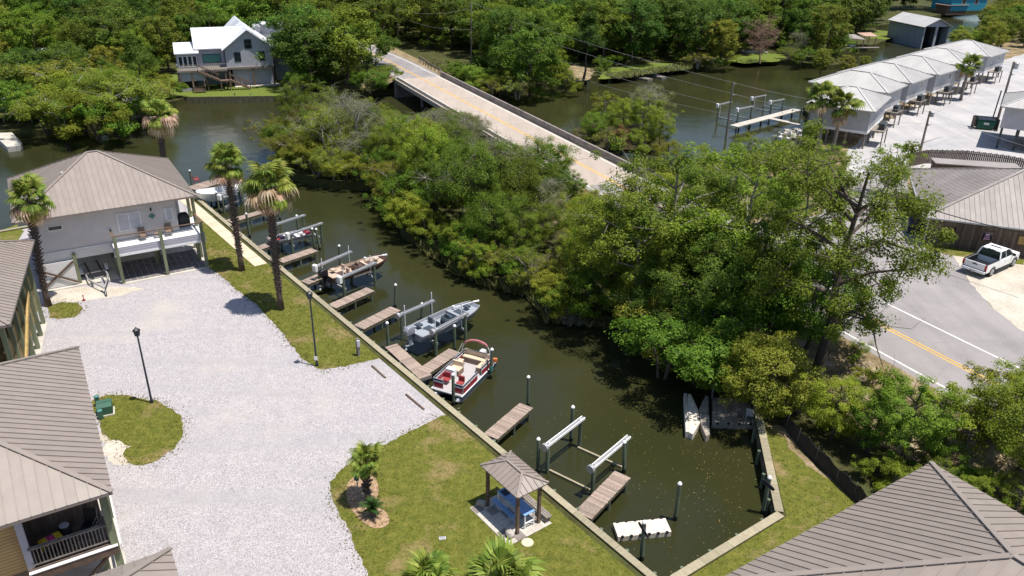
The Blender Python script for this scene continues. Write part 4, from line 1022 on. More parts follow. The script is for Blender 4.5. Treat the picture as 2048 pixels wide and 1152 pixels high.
# low bulkhead of its lawn with posts
t = thing('low_bulkhead', 'low dark timber bulkhead along the far house lawn', 'bulkhead')
e0 = Vector((-53.9, 129.0)); e1 = Vector((-40.2, 131.0))
for i in range(14):
    p, q = e0.lerp(e1, i/14+.002), e0.lerp(e1, (i+1)/14-.002); MB().prism([p, q, q+Vector((0, -.12)), p+Vector((0, -.12))], -1.6, .1).build('plank', MAT['wall_wood'], t)
for k, (x, y, ty, wh) in enumerate([(471, 203, 186, 'left'), (503, 202, 187, 'right')]):
    b = px(x, y, -1.0); tag(MB().tube([(b.x, b.y, -1.8), (b.x, b.y, top_z(b, x, ty))], .12, 8).build('mooring_post', MAT['piling']), wh + ' of two mooring posts before the far house lawn', 'post', 'posts before the far lawn')

# ---------------- cottages on stilts
def cottage(label, FR, ang, w, d, z0=1.15, wall_h=2.75, stilt=2.4, nwin=1):
    """FR: road-side near eave corner (x, y). w along the road side, d towards the water"""
    t = thing('stilt_cottage', label, 'cottage', (FR.x, FR.y, z0), ang)
    ze = stilt + wall_h; zr = ze + 1.75
    c = (w-1.2)/2
    # local: x along the road side, y towards the water
    rl = max(.6, (d-w)/2)
    hip_roof(t, w, d, ze, zr, (w/2, d/2-rl), (w/2, d/2+rl), 'roof_grey', .6, 'frbl', trim='roof_grey', cap=.3, single='')
    MB().box(.5, w-.5, .5, d-.5, stilt, ze-.1).build('wall', MAT['cottage_wall'], t)
    MB().box(.45, w-.45, .45, d-.45, stilt-.35, stilt-.004).build('floor_frame', MAT['white_trim'], t)
    k = 4
    for i in range(k):
        for j in range(4): 
            x, y = .7+(w-1.4)*i/(k-1), .7+(d-1.4)*j/3; MB().tube([(x, y, -2.2), (x, y, stilt-.35)], .13, 7).build('stilt', MAT['pole_wood'], t)
    window(t, w*.62, w*.62+.8, stilt+1.1, stilt+2.2, .5, mat='glass', trim='white_trim')
    if nwin > 1: window(t, w*.28, w*.28+.8, stilt+1.1, stilt+2.2, .5, mat='glass', trim='white_trim')
    window(t, d*.4, d*.4+1.0, stilt+1.1, stilt+2.2, .5, axis='v', mat='glass', trim='white_trim')
    dk = MB().box(w*.2, w*.5, -1.2, .44, stilt-.3, stilt-.15).build('landing', MAT['grey_wood'], t)
    posts(t, [(w*.22, -1.1), (w*.48, -1.1)], 0, stilt-.3, .07, 'grey_wood')
    a = MB().box(w*.27, w*.43, -1.05, -.35, stilt-.148, stilt+.65).build('air_conditioner', MAT['dark_metal'], t)
    return t
cnames = ['nearest grey stilt cottage, its long side facing the creek dock', 'second grey stilt cottage counted from the two palms', 'third grey stilt cottage, in the middle of the row', 'fourth grey stilt cottage in the row along the lot', 'fifth grey stilt cottage, set back behind a cabbage palm', 'farthest grey stilt cottage at the end of the row']
cspec = [((45.3, 98.9), 57, 11.6, 8.4), ((52.1, 110.9), 49, 8.6, 11.5), ((58.9, 118.6), 46, 9.2, 11.5), ((66.5, 126.1), 43, 9.6, 11.5), ((75.5, 135.0), 47, 9.6, 11.5), ((85.0, 145.2), 45, 11.6, 11.5)]
for i, ((x, y), a, w, d) in enumerate(cspec):
    cottage(cnames[i], Vector((x, y)), R(a), w, d, wall_h=2.7, stilt=2.3, nwin=1+(i == 5))
for i, (bx, by) in enumerate([(1716, 262), (1790, 228), (1838, 210), (1895, 183)]):
    b = px(bx-14, by+2, 1.15); rz = R(47)

# dumpster in its board enclosure
b = px(1968, 258, 1.16)
t = thing('dumpster', 'green dumpster with black lids in the cottage parking lot', 'dumpster', (b.x, b.y, 1.16), R(-20))
MB().loft([[(-1.1*s, -.7*s2, z), (1.1*s, -.7*s2, z), (1.1*s, .8, z), (-1.1*s, .8, z)] for z, s, s2 in ((.12, .95, .8), (1.0, 1, 1), (1.35, 1, .95))]).build('body', MAT['dumpster'], t)
for s in (-1, 1): MB().beam((s*.54, -.68, 1.4), (s*.54, .8, 1.62), 1.04, .05).build('lid', MAT['black'], t)
MB().box(-.35, .35, -.735, -.72, .75, 1.05).build('label_plate', MAT['white_plastic'], t)
for s in (-1, 1): MB().box(s*1.16-.06, s*1.16+.06, -.4, .4, .75, .95).build('lift_pocket', MAT['dumpster'], t)
for x in (-.9, .9):
    for y in (-.4, .6): MB().tube([(x-.05, y, .08), (x+.05, y, .08)], .08, 8).build('wheel', MAT['tyre'], t)
e = thing('dumpster_screen', 'brown board screen round three sides of the dumpster', 'fence', (b.x, b.y, 1.156), R(-20))
for i in range(20): MB().box(-1.5+.15*i, -1.5+.15*i+.14, 1.2, 1.24, .0, 1.6).build('board', MAT['weathered_board'], e)
for s in (-1.55, 1.52):
    for i in range(14): MB().box(s-.02, s+.02, -.9+.15*i, -.9+.15*i+.14, 0, 1.6).build('board', MAT['weathered_board'], e)

# utility poles and wires
def pole(bx, by, tx, ty, label, z, arm=True, r=.17):
    b = px(bx, by, z); zt = top_z(b, tx, ty); t = thing('utility_pole', label, 'utility pole', (b.x, b.y, 0))
    MB().tube([(0, 0, z-.9), (0, 0, zt)], [r, r*.65], 9).build('pole', MAT['pole_wood'], t)
    if arm:
        for dz in (.1, 1.6): MB().lathe([(.06, 0), (.09, .08), (.05, .18)], 8, (r*.65+.08, 0, zt-dz-.2)).build('insulator', MAT['galv'], t)
        MB().beam((0, 0, zt-1.9), (.7, .1, zt-1.7), .06, .06).build('bracket', MAT['galv'], t)
    return t, Vector((b.x, b.y, zt))
tA, pA = pole(797, 82, 795, 16, 'utility pole at the far left end of the road', 1.0)
tB, pB = pole(943, 137, 938, 4, 'tall utility pole beside the guard rail', .2)
tC, pC = pole(1452, 276, 1461, 164, 'leaning utility pole standing in the creek before the T dock', -1.0)
tD, pD = pole(1838, 312, 1862, 222, 'dark pole with white transformer behind the plank building', 1.15)
tE, pE = pole(1990, 258, 2026, 123, 'tall dark pole beside the dumpster with grey transformer', 1.15, r=.2)
for tt, pz, s in ((tD, pD.z, .22), (tE, pE.z, .3)):
    MB().lathe([(s, 0), (s, s*2.6), (s*.7, s*2.9)], 12, (s+.1, -.1, pz-s*3.2)).build('transformer', MAT['galv'], tt)
MB().tube([(-.7, .2, .2), (-.5, .2, pE.z-4)], .09, 8).build('conduit', MAT['dark_metal'], tE)
def wire(a, b, sag, label, r=.017, n=16):
    m_ = MB(); m_.tube([Vector(a).lerp(Vector(b), i/n) - Vector((0, 0, sag*4*(i/n)*(1-i/n))) for i in range(n+1)], r, 5)
    return tag(m_.build('power_line', MAT['galv' if r < .03 else 'black']), label, 'wire', 'power lines')
off = lambda p, dz, dx=.2: p + Vector((dx, 0, -dz))
wire(off(pA, .1), off(pB, .9), 1.2, 'upper wire between the far pole and the guard rail pole'); wire(off(pA, 1.7), off(pB, 5.0), 1.0, 'lower wire between the far pole and the guard rail pole')
wire(off(pB, .1), off(pC, .1), .8, 'topmost wire from the guard rail pole to the creek pole'); wire(off(pB, 2.2), off(pC, 1.6), .8, 'second wire from the guard rail pole to the creek pole')
wire(off(pB, 4.6), off(pC, 3.4), 1.0, 'third wire from the guard rail pole to the creek pole'); wire(off(pB, 6.6), off(pC, 4.6), 1.4, 'lowest wire from the guard rail pole to the creek pole')
eR = px(2200, 330, 6.0)
wire(off(pC, .1), off(pD, .1), .7, 'upper wire from the creek pole to the pole behind the plank building'); wire(off(pC, 1.6), off(pD, 1.6), .8, 'lower wire from the creek pole to the pole behind the plank building')
wire(off(pD, .1), eR, .5, 'wire leaving the transformer pole to the right'); wire(off(pD, .4), off(pE, 1.0), .6, 'wire between the two dark poles of the lot')
wire(px(1760, 385, 6.2), px(2120, 482, 6.2), .3, 'thick black cable crossing the plank building roof', .04); 
pF_b = px(1700, 520, 1.15)

# restaurant of weathered planks with brown hip roof
OR = px(1847, 434, 3.9).xy; aR = R(-19.5)
hR = thing('plank_building', 'low weathered plank building with brown ribbed hip roof behind the truck', 'building', (OR.x, OR.y, 1.15), aR)
hip_roof(hR, 22, 16.0, 2.75, 6.05, (8.9, 8.0), (13.5, 8.0), 'roof_brown', .42, 'fl', trim='roof_brown', cap=.3, single='f')
bw = MB().box(.75, 21, .75, 15, -.1, 2.6).build('wall', MAT['brown_wood'], hR)
for i in range(64): MB().box(.72+.235*i, .72+.235*i+.225, .70-.012*(i % 3 == 0), .749, 0, 2.58).build('plank', MAT['weathered_board'], bw)
for i in range(44): MB().box(.70-.012*(i % 3 == 0), .749, .76+.32*i, .76+.32*i+.31, 0, 2.58).build('plank', MAT['weathered_board'], bw)
for u, mt in ((2.1, 'glass'), (5.05, 'glass'), (7.9, 'tan_wall'), (10.4, 'glass')):
    window(hR, u, u+.95, 1.0, 1.95, .68, mat=mt, trim='brown_wood', rows=1, fw=.08)
MB().box(2.28, 2.85, .60, .625, 1.55, 1.68).build('neon_sign', M('neon_red', (.7, .08, .04), .4), hR)
sgn = MB(); sgn.cbox((5.52, .63, 1.62), (.3, .02, .2)); sgn.cbox((5.52, .63, 1.4), (.42, .02, .1)); sgn.cbox((5.52, .63, 1.22), (.5, .02, .12)); sgn.build('window_poster', M('poster_pink', (.6, .35, .5), .6), hR)
gt = MB(); gt.beam((0, -.03, 2.72), (22, -.03, 2.72), .1, .12); gt.beam((-.03, 0, 2.72), (-.03, 16, 2.72), .1, .12); gt.build('gutter', MAT['galv'], hR)
MB().tube([(.1, -.02, 2.65), (.6, .6, 2.3), (.62, .62, .1)], .05, 6).build('downspout', MAT['white_trim'], hR)
t = thing('blue_shadow_block', 'dark blue block standing in for the shadow left of the plank building', 'shadow block', px(1823, 462, 1.165), aR)  # solid block built in place of a bluish, bin-like shadow
MB().loft([[(-.5, -.9, .0), (.5, -.9, .0), (.5, .9, .0), (-.5, .9, .0)], [(-.55, -.95, 1.0), (.55, -.95, 1.0), (.55, .95, 1.0), (-.55, .95, 1.0)]]).build('body', MAT['navy_metal'], t)
MB().beam((0, -.97, 1.04), (0, .97, 1.1), 1.14, .05).build('lid', MAT['navy'], t)  # top slab of the shadow block
# low back roof and fence
lb = thing('lean_to', 'low brown shed roof along the back of the plank building', 'shed', px(1945, 350, 1.15), R(-12))
lr = MB().box(-4.6, 4.6, -1.2, 1.2, 1.3, 1.42).build('roof', MAT['roof_brown'], lb); MB().box(-4.4, 4.4, -1.0, 1.0, 0, 1.3).build('wall', MAT['weathered_board'], lb)
fp = [px(1816, 334, 1.15).xy, px(1850, 327, 1.15).xy, px(1930, 329, 1.15).xy, px(2000, 338, 1.15).xy, px(2075, 352, 1.15).xy]
fe = thing('stockade_fence', 'brown stockade fence behind the plank building', 'fence')
for p, q in zip(fp, fp[1:]):
    L = (q-p).length; k = int(L/.2); d = (q-p).normalized(); nn = Vector((-d.y, d.x))
    for i in range(k):
        c = p + d*(i+.5)*L/k; MB().prism([c-d*.085-nn*.015, c+d*.085-nn*.015, c+d*.085+nn*.015, c-d*.085+nn*.015], 1.1, 2.85+.04*(i % 3)).build('picket', MAT['weathered_board'], fe)
    for z in (1.5, 2.5): MB().beam((p+nn*.05).to_3d()+Vector((0, 0, z)), (q+nn*.05).to_3d()+Vector((0, 0, z)), .05, .09).build('rail', MAT['grey_wood'], fe)
# building cut by the right edge
eO = px(1993, 296, 1.15).xy
hX = thing('stilt_building', 'grey walled building on posts cut off by the right edge', 'building', (eO.x, eO.y, 1.15), R(-32))
MB().box(-.3, 14, -.3, 9, 2.7, 5.4).build('wall', MAT['cottage_wall'], hX)
hip_roof(hX, 15.3, 10.3, 5.5, 7.3, (4.5, 5.1), (10, 5.1), 'roof_grey', .6, 'frbl', trim='roof_grey', single='', base=(-.8, -.8))
posts(hX, [(.0, .0), (1.9, 0), (0, 4), (0, 8.5), (1.9, 8.5), (12, 8.5), (12, 0)], -.05, 2.7, .14, 'dark_metal')
MB().box(3.2, 13, -.2, 8.8, -.05, 2.69).build('ground_wall', MAT['tan_wall'], hX)

# tall boathouse, pavilion and turquoise house far right
b0, b1 = px(1840, 97, -1).xy, px(1868, 94, -1).xy
dv = (b1-b0).normalized(); aH = math.atan2(dv.y, dv.x) 
hH = thing('tall_boathouse', 'tall grey boathouse with pale gable roof standing in the creek', 'boathouse', (b0.x, b0.y, -1), R(10))
Wb, Db, Hb = 7.0, 14.5, 5.2
MB().box(0, .25, 0, Db, -.6, Hb).build('side_wall', MAT['boathouse_wall'], hH); MB().box(Wb-.25, Wb, 0, Db, -.6, Hb).build('side_wall', MAT['boathouse_wall'], hH)
MB().box(.25, Wb-.25, Db-.25, Db, -.6, Hb).build('back_wall', MAT['boathouse_wall'], hH)
MB().box(Wb*.5-.3, Wb*.5+.3, 0, .3, -.6, Hb).build('door_post', MAT['lilac_trim'], hH)
for s, x in ((-1, .13), (1, Wb-.13)): MB().box(x-.14, x+.14, -.1, -.003, -.6, Hb).build('corner_trim', MAT['lilac_trim'], hH)
MB().add([(0, 0, Hb), (Wb, 0, Hb), (Wb/2, 0, Hb+1.8), (0, .2, Hb), (Wb, .2, Hb), (Wb/2, .2, Hb+1.8)], [(0, 1, 2), (5, 4, 3), (0, 3, 4, 1)]).build('gable', MAT['lilac_trim'], hH)
for s in (0, 1):
    x0, x1 = (-.5, Wb/2) if s == 0 else (Wb+.5, Wb/2); z0, z1 = Hb-.12, Hb+1.85
    MB().add([(x0, -.5, z0), (x1, -.5, z1), (x1, Db+.4, z1), (x0, Db+.4, z0), (x0, -.5, z0+.12), (x1, -.5, z1+.12), (x1, Db+.4, z1+.12), (x0, Db+.4, z0+.12)], [(0, 1, 2, 3), (7, 6, 5, 4), (0, 1, 5, 4), (0, 3, 7, 4), (1, 2, 6, 5)]).build('roof', MAT['roof_grey'], hH)
MB().box(Wb*.5+.3, Wb-.25, 2.6, 2.7, -.6, Hb).build('inner_door', MAT['dark_metal'], hH)
q = px(1722, 104, -1).xy
t = thing('boat_pavilion', 'open boat pavilion with two small brown roofs on posts', 'pavilion', (q.x, q.y, -1), R(8))
for x0, x1, y0, y1, zz, sl in ((-5, .6, 0, 5, 3.4, .6), (.9, 4.6, 1.5, 5, 3.5, .2)):
    MB().add([(x0, y0, zz-sl*.3), (x1, y0, zz-sl), (x1, y1, zz-sl+.5), (x0, y1, zz+sl), (x0, y0, zz-sl*.3+.12), (x1, y0, zz-sl+.12), (x1, y1, zz-sl+.62), (x0, y1, zz+sl+.12)], [(3, 2, 1, 0), (4, 5, 6, 7), (0, 1, 5, 4), (1, 2, 6, 5), (2, 3, 7, 6), (3, 0, 4, 7)]).build('roof', MAT['brick_red' if x0 > 0 else 'roof_brown'], t)
    for x in (x0+.3, x1-.3):
        for y in (y0+.3, y1-.3): MB().tube([(x, y, -1), (x, y, zz-sl*.9)], .1, 6).build('post', MAT['pole_wood'], t)
MB().box(-5, 4.6, -.3, .9, .9, 1.05).build('deck', MAT['grey_wood'], t)
MB().loft([[(-2.6, .9+.5*s, z), (-1.2, .9+.5*s, z), (-1.2, 3.5-.5*s, z), (-2.6, 3.5-.5*s, z)] for z, s in ((.8, .8), (1.5, 0))]).build('covered_boat', MAT['boat_white'], t)
q = px(1900, 22, 1.1).xy
t = thing('turquoise_house', 'turquoise house with blue roof partly hidden by far trees', 'house', (q.x, q.y, 1.1), R(15))
MB().box(0, 14, 0, 9, 0, 5).build('wall', MAT['turquoise'], t)
MB().add([(-.4, -.4, 5), (14.4, -.4, 5), (14.4, 9.4, 5), (-.4, 9.4, 5), (3, 4.5, 7.2), (11, 4.5, 7.2)], [(0, 1, 5, 4), (1, 2, 5), (2, 3, 4, 5), (3, 0, 4), (3, 2, 1, 0)]).build('roof', MAT['roof_white'], t)
window(t, 4, 5.5, 2, 3.8, 0, mat='glass'); window(t, 9, 10.5, 2, 3.8, 0, mat='glass')
q = px(1872, 32, 0.1).xy
t = thing('shed', 'small shed with orange brown roof beside the tall boathouse', 'shed', (q.x+6, q.y+6, 0), R(15)); MB().box(0, 8, 0, 5, -.2, 2.8).build('wall', MAT['brown_wood'], t); MB().box(-.4, 8.4, -.4, 5.4, 2.8, 2.95).build('roof', MAT['brick_red'], t)
# boathouse and ramp at far left
q = px(0, 262, -1).xy
t = thing('open_boathouse', 'open boathouse with white metal roof at the far left bank', 'boathouse', (q.x-1.2, q.y+.5, -1), R(4))
MB().add([(-2, 0, 3.0), (9.6, 0, 3.0), (9.6, 5.5, 3.5), (-2, 5.5, 3.5), (-2, 0, 3.14), (9.6, 0, 3.14), (9.6, 5.5, 3.64), (-2, 5.5, 3.64)], [(3, 2, 1, 0), (4, 5, 6, 7), (0, 1, 5, 4), (1, 2, 6, 5), (2, 3, 7, 6), (3, 0, 4, 7)]).build('roof', MAT['roof_white'], t)
MB().beam((-2, -.05, 2.95), (9.6, -.05, 2.95), .08, .3).build('fascia', MAT['teal'], t)
for x in (-1.5, 1.6, 5.4, 9.2):
    for y in (.3, 5.1): MB().tube([(x, y, -1), (x, y, 3.0)], .12, 7).build('post', MAT['pole_wood'], t)
rp_ = [p.xy for p in pxl([(-10, 254), (10, 250), (44, 286), (40, 291), (14, 294), (-10, 272)], -.3)]
tag(MB().prism(rp_, -1.8, -.3).build('boat_ramp', MAT['concrete']), 'pale concrete landing below the white roofed boathouse', 'landing')
# sheds glimpsed in the left wood
for k, (x, y, lab, w_, mt) in enumerate([(104, 132, 'small pale metal shed glimpsed in the left wood', 5, 'roof_grey'), (245, 92, 'tiny pale roof glimpsed above the left wood', 3, 'roof_white'), (1040, 30, 'pale shed glimpsed between trunks behind the guard rail', 5, 'roof_white')]):
    q = px(x, y, 0); t = thing('garden_shed', lab, 'shed', q, R(20*k))
    MB().box(-w_/2, w_/2, -2, 2, -.1, 2.4).build('wall', MAT['cottage_wall'], t)
    MB().add([(-w_/2-.3, -2.3, 2.3), (w_/2+.3, -2.3, 2.3), (w_/2+.3, 2.3, 2.3), (-w_/2-.3, 2.3, 2.3), (-w_/2-.3, 0, 3.4), (w_/2+.3, 0, 3.4)], [(0, 1, 5, 4), (2, 3, 4, 5), (1, 2, 5), (3, 0, 4), (3, 2, 1, 0)]).build('roof', MAT[mt], t)
# small docks by the far lawn
for k, (x0, y0, x1, y1, lab) in enumerate([(1262, 153, 1296, 160, 'left of two low floats by the bright far lawn'), (1288, 149, 1324, 156, 'right of two low floats by the bright far lawn')]):
    a, b = px(x0, y0, -.7).xy, px(x1, y1, -.7).xy; d = (b-a).normalized(); n_ = Vector((-d.y, d.x)); t = thing('float', lab, 'float', (0, 0, 0)); L = (b-a).length
    for i in range(8): MB().prism([a+d*(L*i/8+.03), a+d*(L*(i+1)/8-.03), a+d*(L*(i+1)/8-.03)+n_*1.5, a+d*(L*i/8+.03)+n_*1.5], -1.15, -.6, True).build('board', MAT['grey_wood'], t)
for k, (x, y, ty) in enumerate([(1218, 165, 153), (1222, 163, 151), (1174, 186, 165), (1338, 146, 128), (1344, 146, 128)]):
    b = px(x, y, -1); tag(MB().tube([(b.x, b.y, -1.8), (b.x, b.y, top_z(b, x, ty))], .13, 7).build('mooring_post', MAT['piling']), ['left of a pair of short posts at the far lawn corner', 'right of a pair of short posts at the far lawn corner', 'lone post before the brown clearing', 'left of the pair of posts at the right end of the far lawn', 'right of the pair of posts at the right end of the far lawn'][k], 'post', 'posts at the far lawn')
b = px(1506, 106, 0); t = thing('rubble_pile', 'pale rubble heap at the foot of the bare tree', 'rubble', b)
for i in range(26):
    r_ = random.Random(i); MB().cbox((r_.uniform(-3, 3), r_.uniform(-1, 1), r_.uniform(.1, .4)), (r_.uniform(.3, .8), r_.uniform(.3, .7), r_.uniform(.2, .5)), r_.uniform(0, 3)).build('stone', MAT['concrete'], t)
b = px(1578, 268, -.4); t = thing('riprap', 'white broken stones on the shore under the small dock', 'stones', (b.x, b.y, 0))
for i in range(60):
    r_ = random.Random(i+100); u = r_.uniform(-2.5, 3); v = r_.uniform(-1, 1)
    MB().cbox((u*.8+v*.6, u*.6-v*.8, r_.uniform(-1.1, -.1)), (r_.uniform(.3, .7), r_.uniform(.3, .6), r_.uniform(.3, .5)), r_.uniform(0, 3), r_.uniform(-.4, .4)).build('stone', MAT['rock' if i % 3 else 'white_plastic'], t)

# ================================================================ MARINA
WD = (S0 - S1).normalized(); WN = -n_w                      # along the seawall (towards the camera), outwards over the water
sw = thing('seawall', 'long timber seawall with pale cap boards between the lawn and the slips', 'seawall')
def cap_run(root, a, b, outward, n, w=.40, z=.13):
    a, b = Vector(a), Vector(b); d = (b-a).normalized(); L = (b-a).length
    for i in range(n):
        p, q = a + d*(L*i/n+.008), a + d*(L*(i+1)/n-.008)
        m_ = MB().prism([(0, -w/2), (L/n-.016, -w/2), (L/n-.016, w/2), (0, w/2)], 0, .06, True)
        c = p + outward*(.0); m_.build('cap_board', MAT['cap_wood'], root, (c.x, c.y, z-.06), math.atan2(d.y, d.x))
    MB().prism([a + outward*.06, b + outward*.06, b + outward*.14, a + outward*.14], -2.3, z-.065).build('sheet_wall', MAT['wall_wood'], root)
    MB().prism([a + outward*.145, b + outward*.145, b + outward*.27, a + outward*.27], -.38, -.16, True).build('waler', MAT['wall_wood'], root)
    MB().prism([a - outward*.05, b - outward*.05, b + outward*.055, a + outward*.055], -.3, z-.07).build('backing', MAT['wall_wood'], root)
    k = int(L/1.8)
    for i in range(k):
        c = a + d*(i+.5)*L/k + outward*.37; MB().tube([(c.x, c.y, -2.3), (c.x, c.y, -.02)], .1, 7).build('pile', MAT['piling'], root)
cap_run(sw, S1, S0, WN, 22)
sw2 = thing('seawall', 'right hand bulkhead with wide cap along the strip lawn', 'seawall')
def nout(a, b, toward):
    n = Vector((-(b-a).y, (b-a).x)).normalized(); return n if n.dot(Vector(toward)-(a+b)/2) > 0 else -n
cap_run(sw2, S0 + Vector((.5, .45)), SR1, nout(S0, SR1, (8, 35)), 4, .46); cap_run(sw2, SR1 + Vector((-.02, .16)), SR3, nout(SR1, SR3, (8, 35)), 5, .44)
sw3 = thing('seawall', 'back seawall behind the raised house', 'seawall'); cap_run(sw3, SB, S1 - Vector((.4, .3)), nout(SB, S1, (-60, 90)), 14)
for i in range(10):
    pass

# ---- finger piers: each a thing with its planks
def pier(label, a, b, width, zt=.0, side=1, n=None):
    """a -> b is one long edge; width to the right (side=1) of it"""
    a, b = Vector(a[:2]), Vector(b[:2]); d = (b-a).normalized(); L = (b-a).length; s = Vector((d.y, -d.x))*side
    t = thing('finger_pier', label, 'pier', (a.x, a.y, 0), math.atan2(d.y, d.x), 'finger piers along the seawall')
    n = n or int(L/.15); pw = L/n; sgn = -side
    pl = MB().box(.006, pw-.006, min(0, sgn*width), max(0, sgn*width), zt-.045, zt).mesh('plank', MAT['dock_wood'])
    for i in range(n):
        o = link('plank', pl, t, (pw*i, rnd.uniform(-.012, .012), rnd.uniform(-.004, .004)))
    for v in (.06, width-.06):
        MB().box(0, L, sgn*v-.04, sgn*v+.04, zt-.26, zt-.055).build('joist', MAT['wall_wood'], t)
    MB().box(L+.002, L+.05, min(0, sgn*width), max(0, sgn*width), zt-.26, zt-.01).build('end_board', MAT['grey_wood'], t)
    for u in (L*.5, L-.25):
        for v in (.12, width-.12): MB().tube([(u, sgn*v, -2.5), (u, sgn*v, zt-.26)], .09, 7).build('pile', MAT['piling'], t)
    return t
Z0 = -.1
def P2(x, y, z=Z0): return px(x, y, z).xy
pier('widest far pier with the red chair on it, beyond the house corner', P2(372, 374), P2(446, 352), 1.9, Z0)
pier('short pier in the shade just past the house roof corner', P2(398, 394), P2(437, 379), .95, Z0)
pier('pier between the white boat and the small red boat', P2(452, 440), P2(528, 418), 1.0, Z0)
pier('pier partly hidden by the palm at the left of the small red boat', P2(512, 493), P2(556, 478), .95, Z0)
pier('pier right of the small red boat', P2(553, 519), P2(622, 496), 1.05, Z0)
pier('pier left of the tan bass boat', P2(601, 562), P2(650, 541), 1.05, Z0)
pier('pier right of the tan bass boat', P2(655.6, 609), P2(732, 575), 1.0, Z0)
pier('pier left of the grey bass boat', P2(707, 650), P2(780.5, 613), 1.1, Z0)
pier('pier left of the red pontoon boat, outer arm of the L', P2(828, 743), P2(897, 697), 1.0, Z0)
pier('lone empty pier with one piling at its end', P2(967, 867), P2(1039, 806), 1.0, Z0)
pier('pier right of the empty boat lift', P2(1150, 1022), P2(1229, 942), 1.0, Z0)
# inner arm of the L along the seawall
a = P2(770, 694); b = P2(838, 757); pier('deck strip along the seawall joining the L shaped pier', a, b, .95, Z0-.003, -1)

# ---- pilings with white caps
def piling(x, y, tx, ty, label, z=WATER, r=.115, cap=True, band=False, group='capped pilings in the slips'):
    b = px(x, y, z); zt = top_z(b, tx, ty); t = thing('capped_piling', label, 'piling', (b.x, b.y, 0), 0, group)
    ex = px(tx, ty, zt); lean = Vector((max(-.25, min(.25, ex.x-b.x)), max(-.25, min(.25, ex.y-b.y)), 0))
    MB().tube([(0, 0, -2.4), (0, 0, -1), (lean.x, lean.y, zt-.12)], [r, r, r*.92], 10).build('post', MAT['piling'], t, smooth=False)
    if cap: MB().lathe([(r*1.04, .04), (r*1.04, .1), (r*.6, .18), (.02, .21)], 10, (lean.x, lean.y, zt-.16)).build('cap', MAT['white_plastic'], t)
    MB().tube([(0, 0, -1.3), (0, 0, -1), (lean.x*.12, lean.y*.12, -.72)], r*1.03, 10).build('waterline_stain', MAT['black'], t)
    if band: MB().lathe([(r*1.2, 0), (r*1.2, .35)], 10, (lean.x*.4, lean.y*.4, -.35)).build('fender', MAT['teal'], t)
    return t
for a in [(1350, 1040, 1360, 965, 'piling standing alone right of the white float'), (1056, 813, 1057, 752, 'piling at the tip of the lone empty pier'),
    (981, 757, 984, 697, 'piling with blue fender at the stern corner of the red pontoon boat'), (907, 810, 906, 747, 'piling in front of the red pontoon boat'),
    (1142, 882, 1146, 812, 'piling behind the left beam of the empty boat lift'), (1248, 945, 1249, 882, 'piling at the right beam of the empty boat lift'), (1076, 946, 1077, 876, 'piling left of the empty boat lift beside the gazebo'),
    (790, 615, 791, 568, 'piling at the tip of the pier left of the grey bass boat'), (777, 697, 774, 644, 'piling behind the grey bass boat outboard'), (909, 702, 909, 650, 'piling right of the grey bass boat'), (843, 640, 844, 606, 'piling behind the left beam of the grey boat lift'),
    (681, 540, 678, 490, 'piling behind the tan boat lift left beam'), (630, 500, 624, 456, 'left of the twin pilings by the small red boat'), (640, 500, 632, 457, 'right of the twin pilings by the small red boat'), (597, 462, 593, 430, 'piling behind the small boat lift'),
    (560, 440, 554, 406, 'piling out in the canal left of the small red boat'), (500, 475, 492, 426, 'piling beside the tall palms in the second slip'), (439, 424, 432, 383, 'piling at the bow of the white boat'), (385, 374, 379, 340, 'piling on the widest far pier'), (473, 410, 466, 365, 'piling beside the white boat hull'), (503, 405, 498, 372, 'piling at the stern of the white boat')]:
    piling(*a, band='fender' in a[4])
for x, y, tx, ty, label, ang in ((1283, 1120, 1289, 1042, 'piling with a dark oval slip sign before the white float', -.95), (1525, 1027, 1540, 953, 'leaning piling with a dark oval slip sign at the right bulkhead', -.5)):
    t = piling(x, y, tx, ty, label, group='pilings with slip signs'); b = t.location; zt = top_z(b, tx, ty)
    m_ = MB(); W_, h_ = .42, .11
    ring = [(W_*math.copysign(abs(math.cos(q))**.5, math.cos(q)), h_*math.copysign(abs(math.sin(q))**.7, math.sin(q))) for q in [i*math.pi/8 for i in range(16)]]
    m_.loft([[(u, -.17, v) for u, v in ring], [(u, -.14, v) for u, v in ring]])
    s = m_.build('slip_sign', MAT['dark_metal'], t, (.02, 0, zt-.45)); s.rotation_euler = (0, R(32), ang)
    m2 = MB(); m2.loft([[(u*.82, -.176, v*.7) for u, v in ring], [(u*.82, -.172, v*.7) for u, v in ring]]); m2.build('sign_face', MAT['navy'], s)

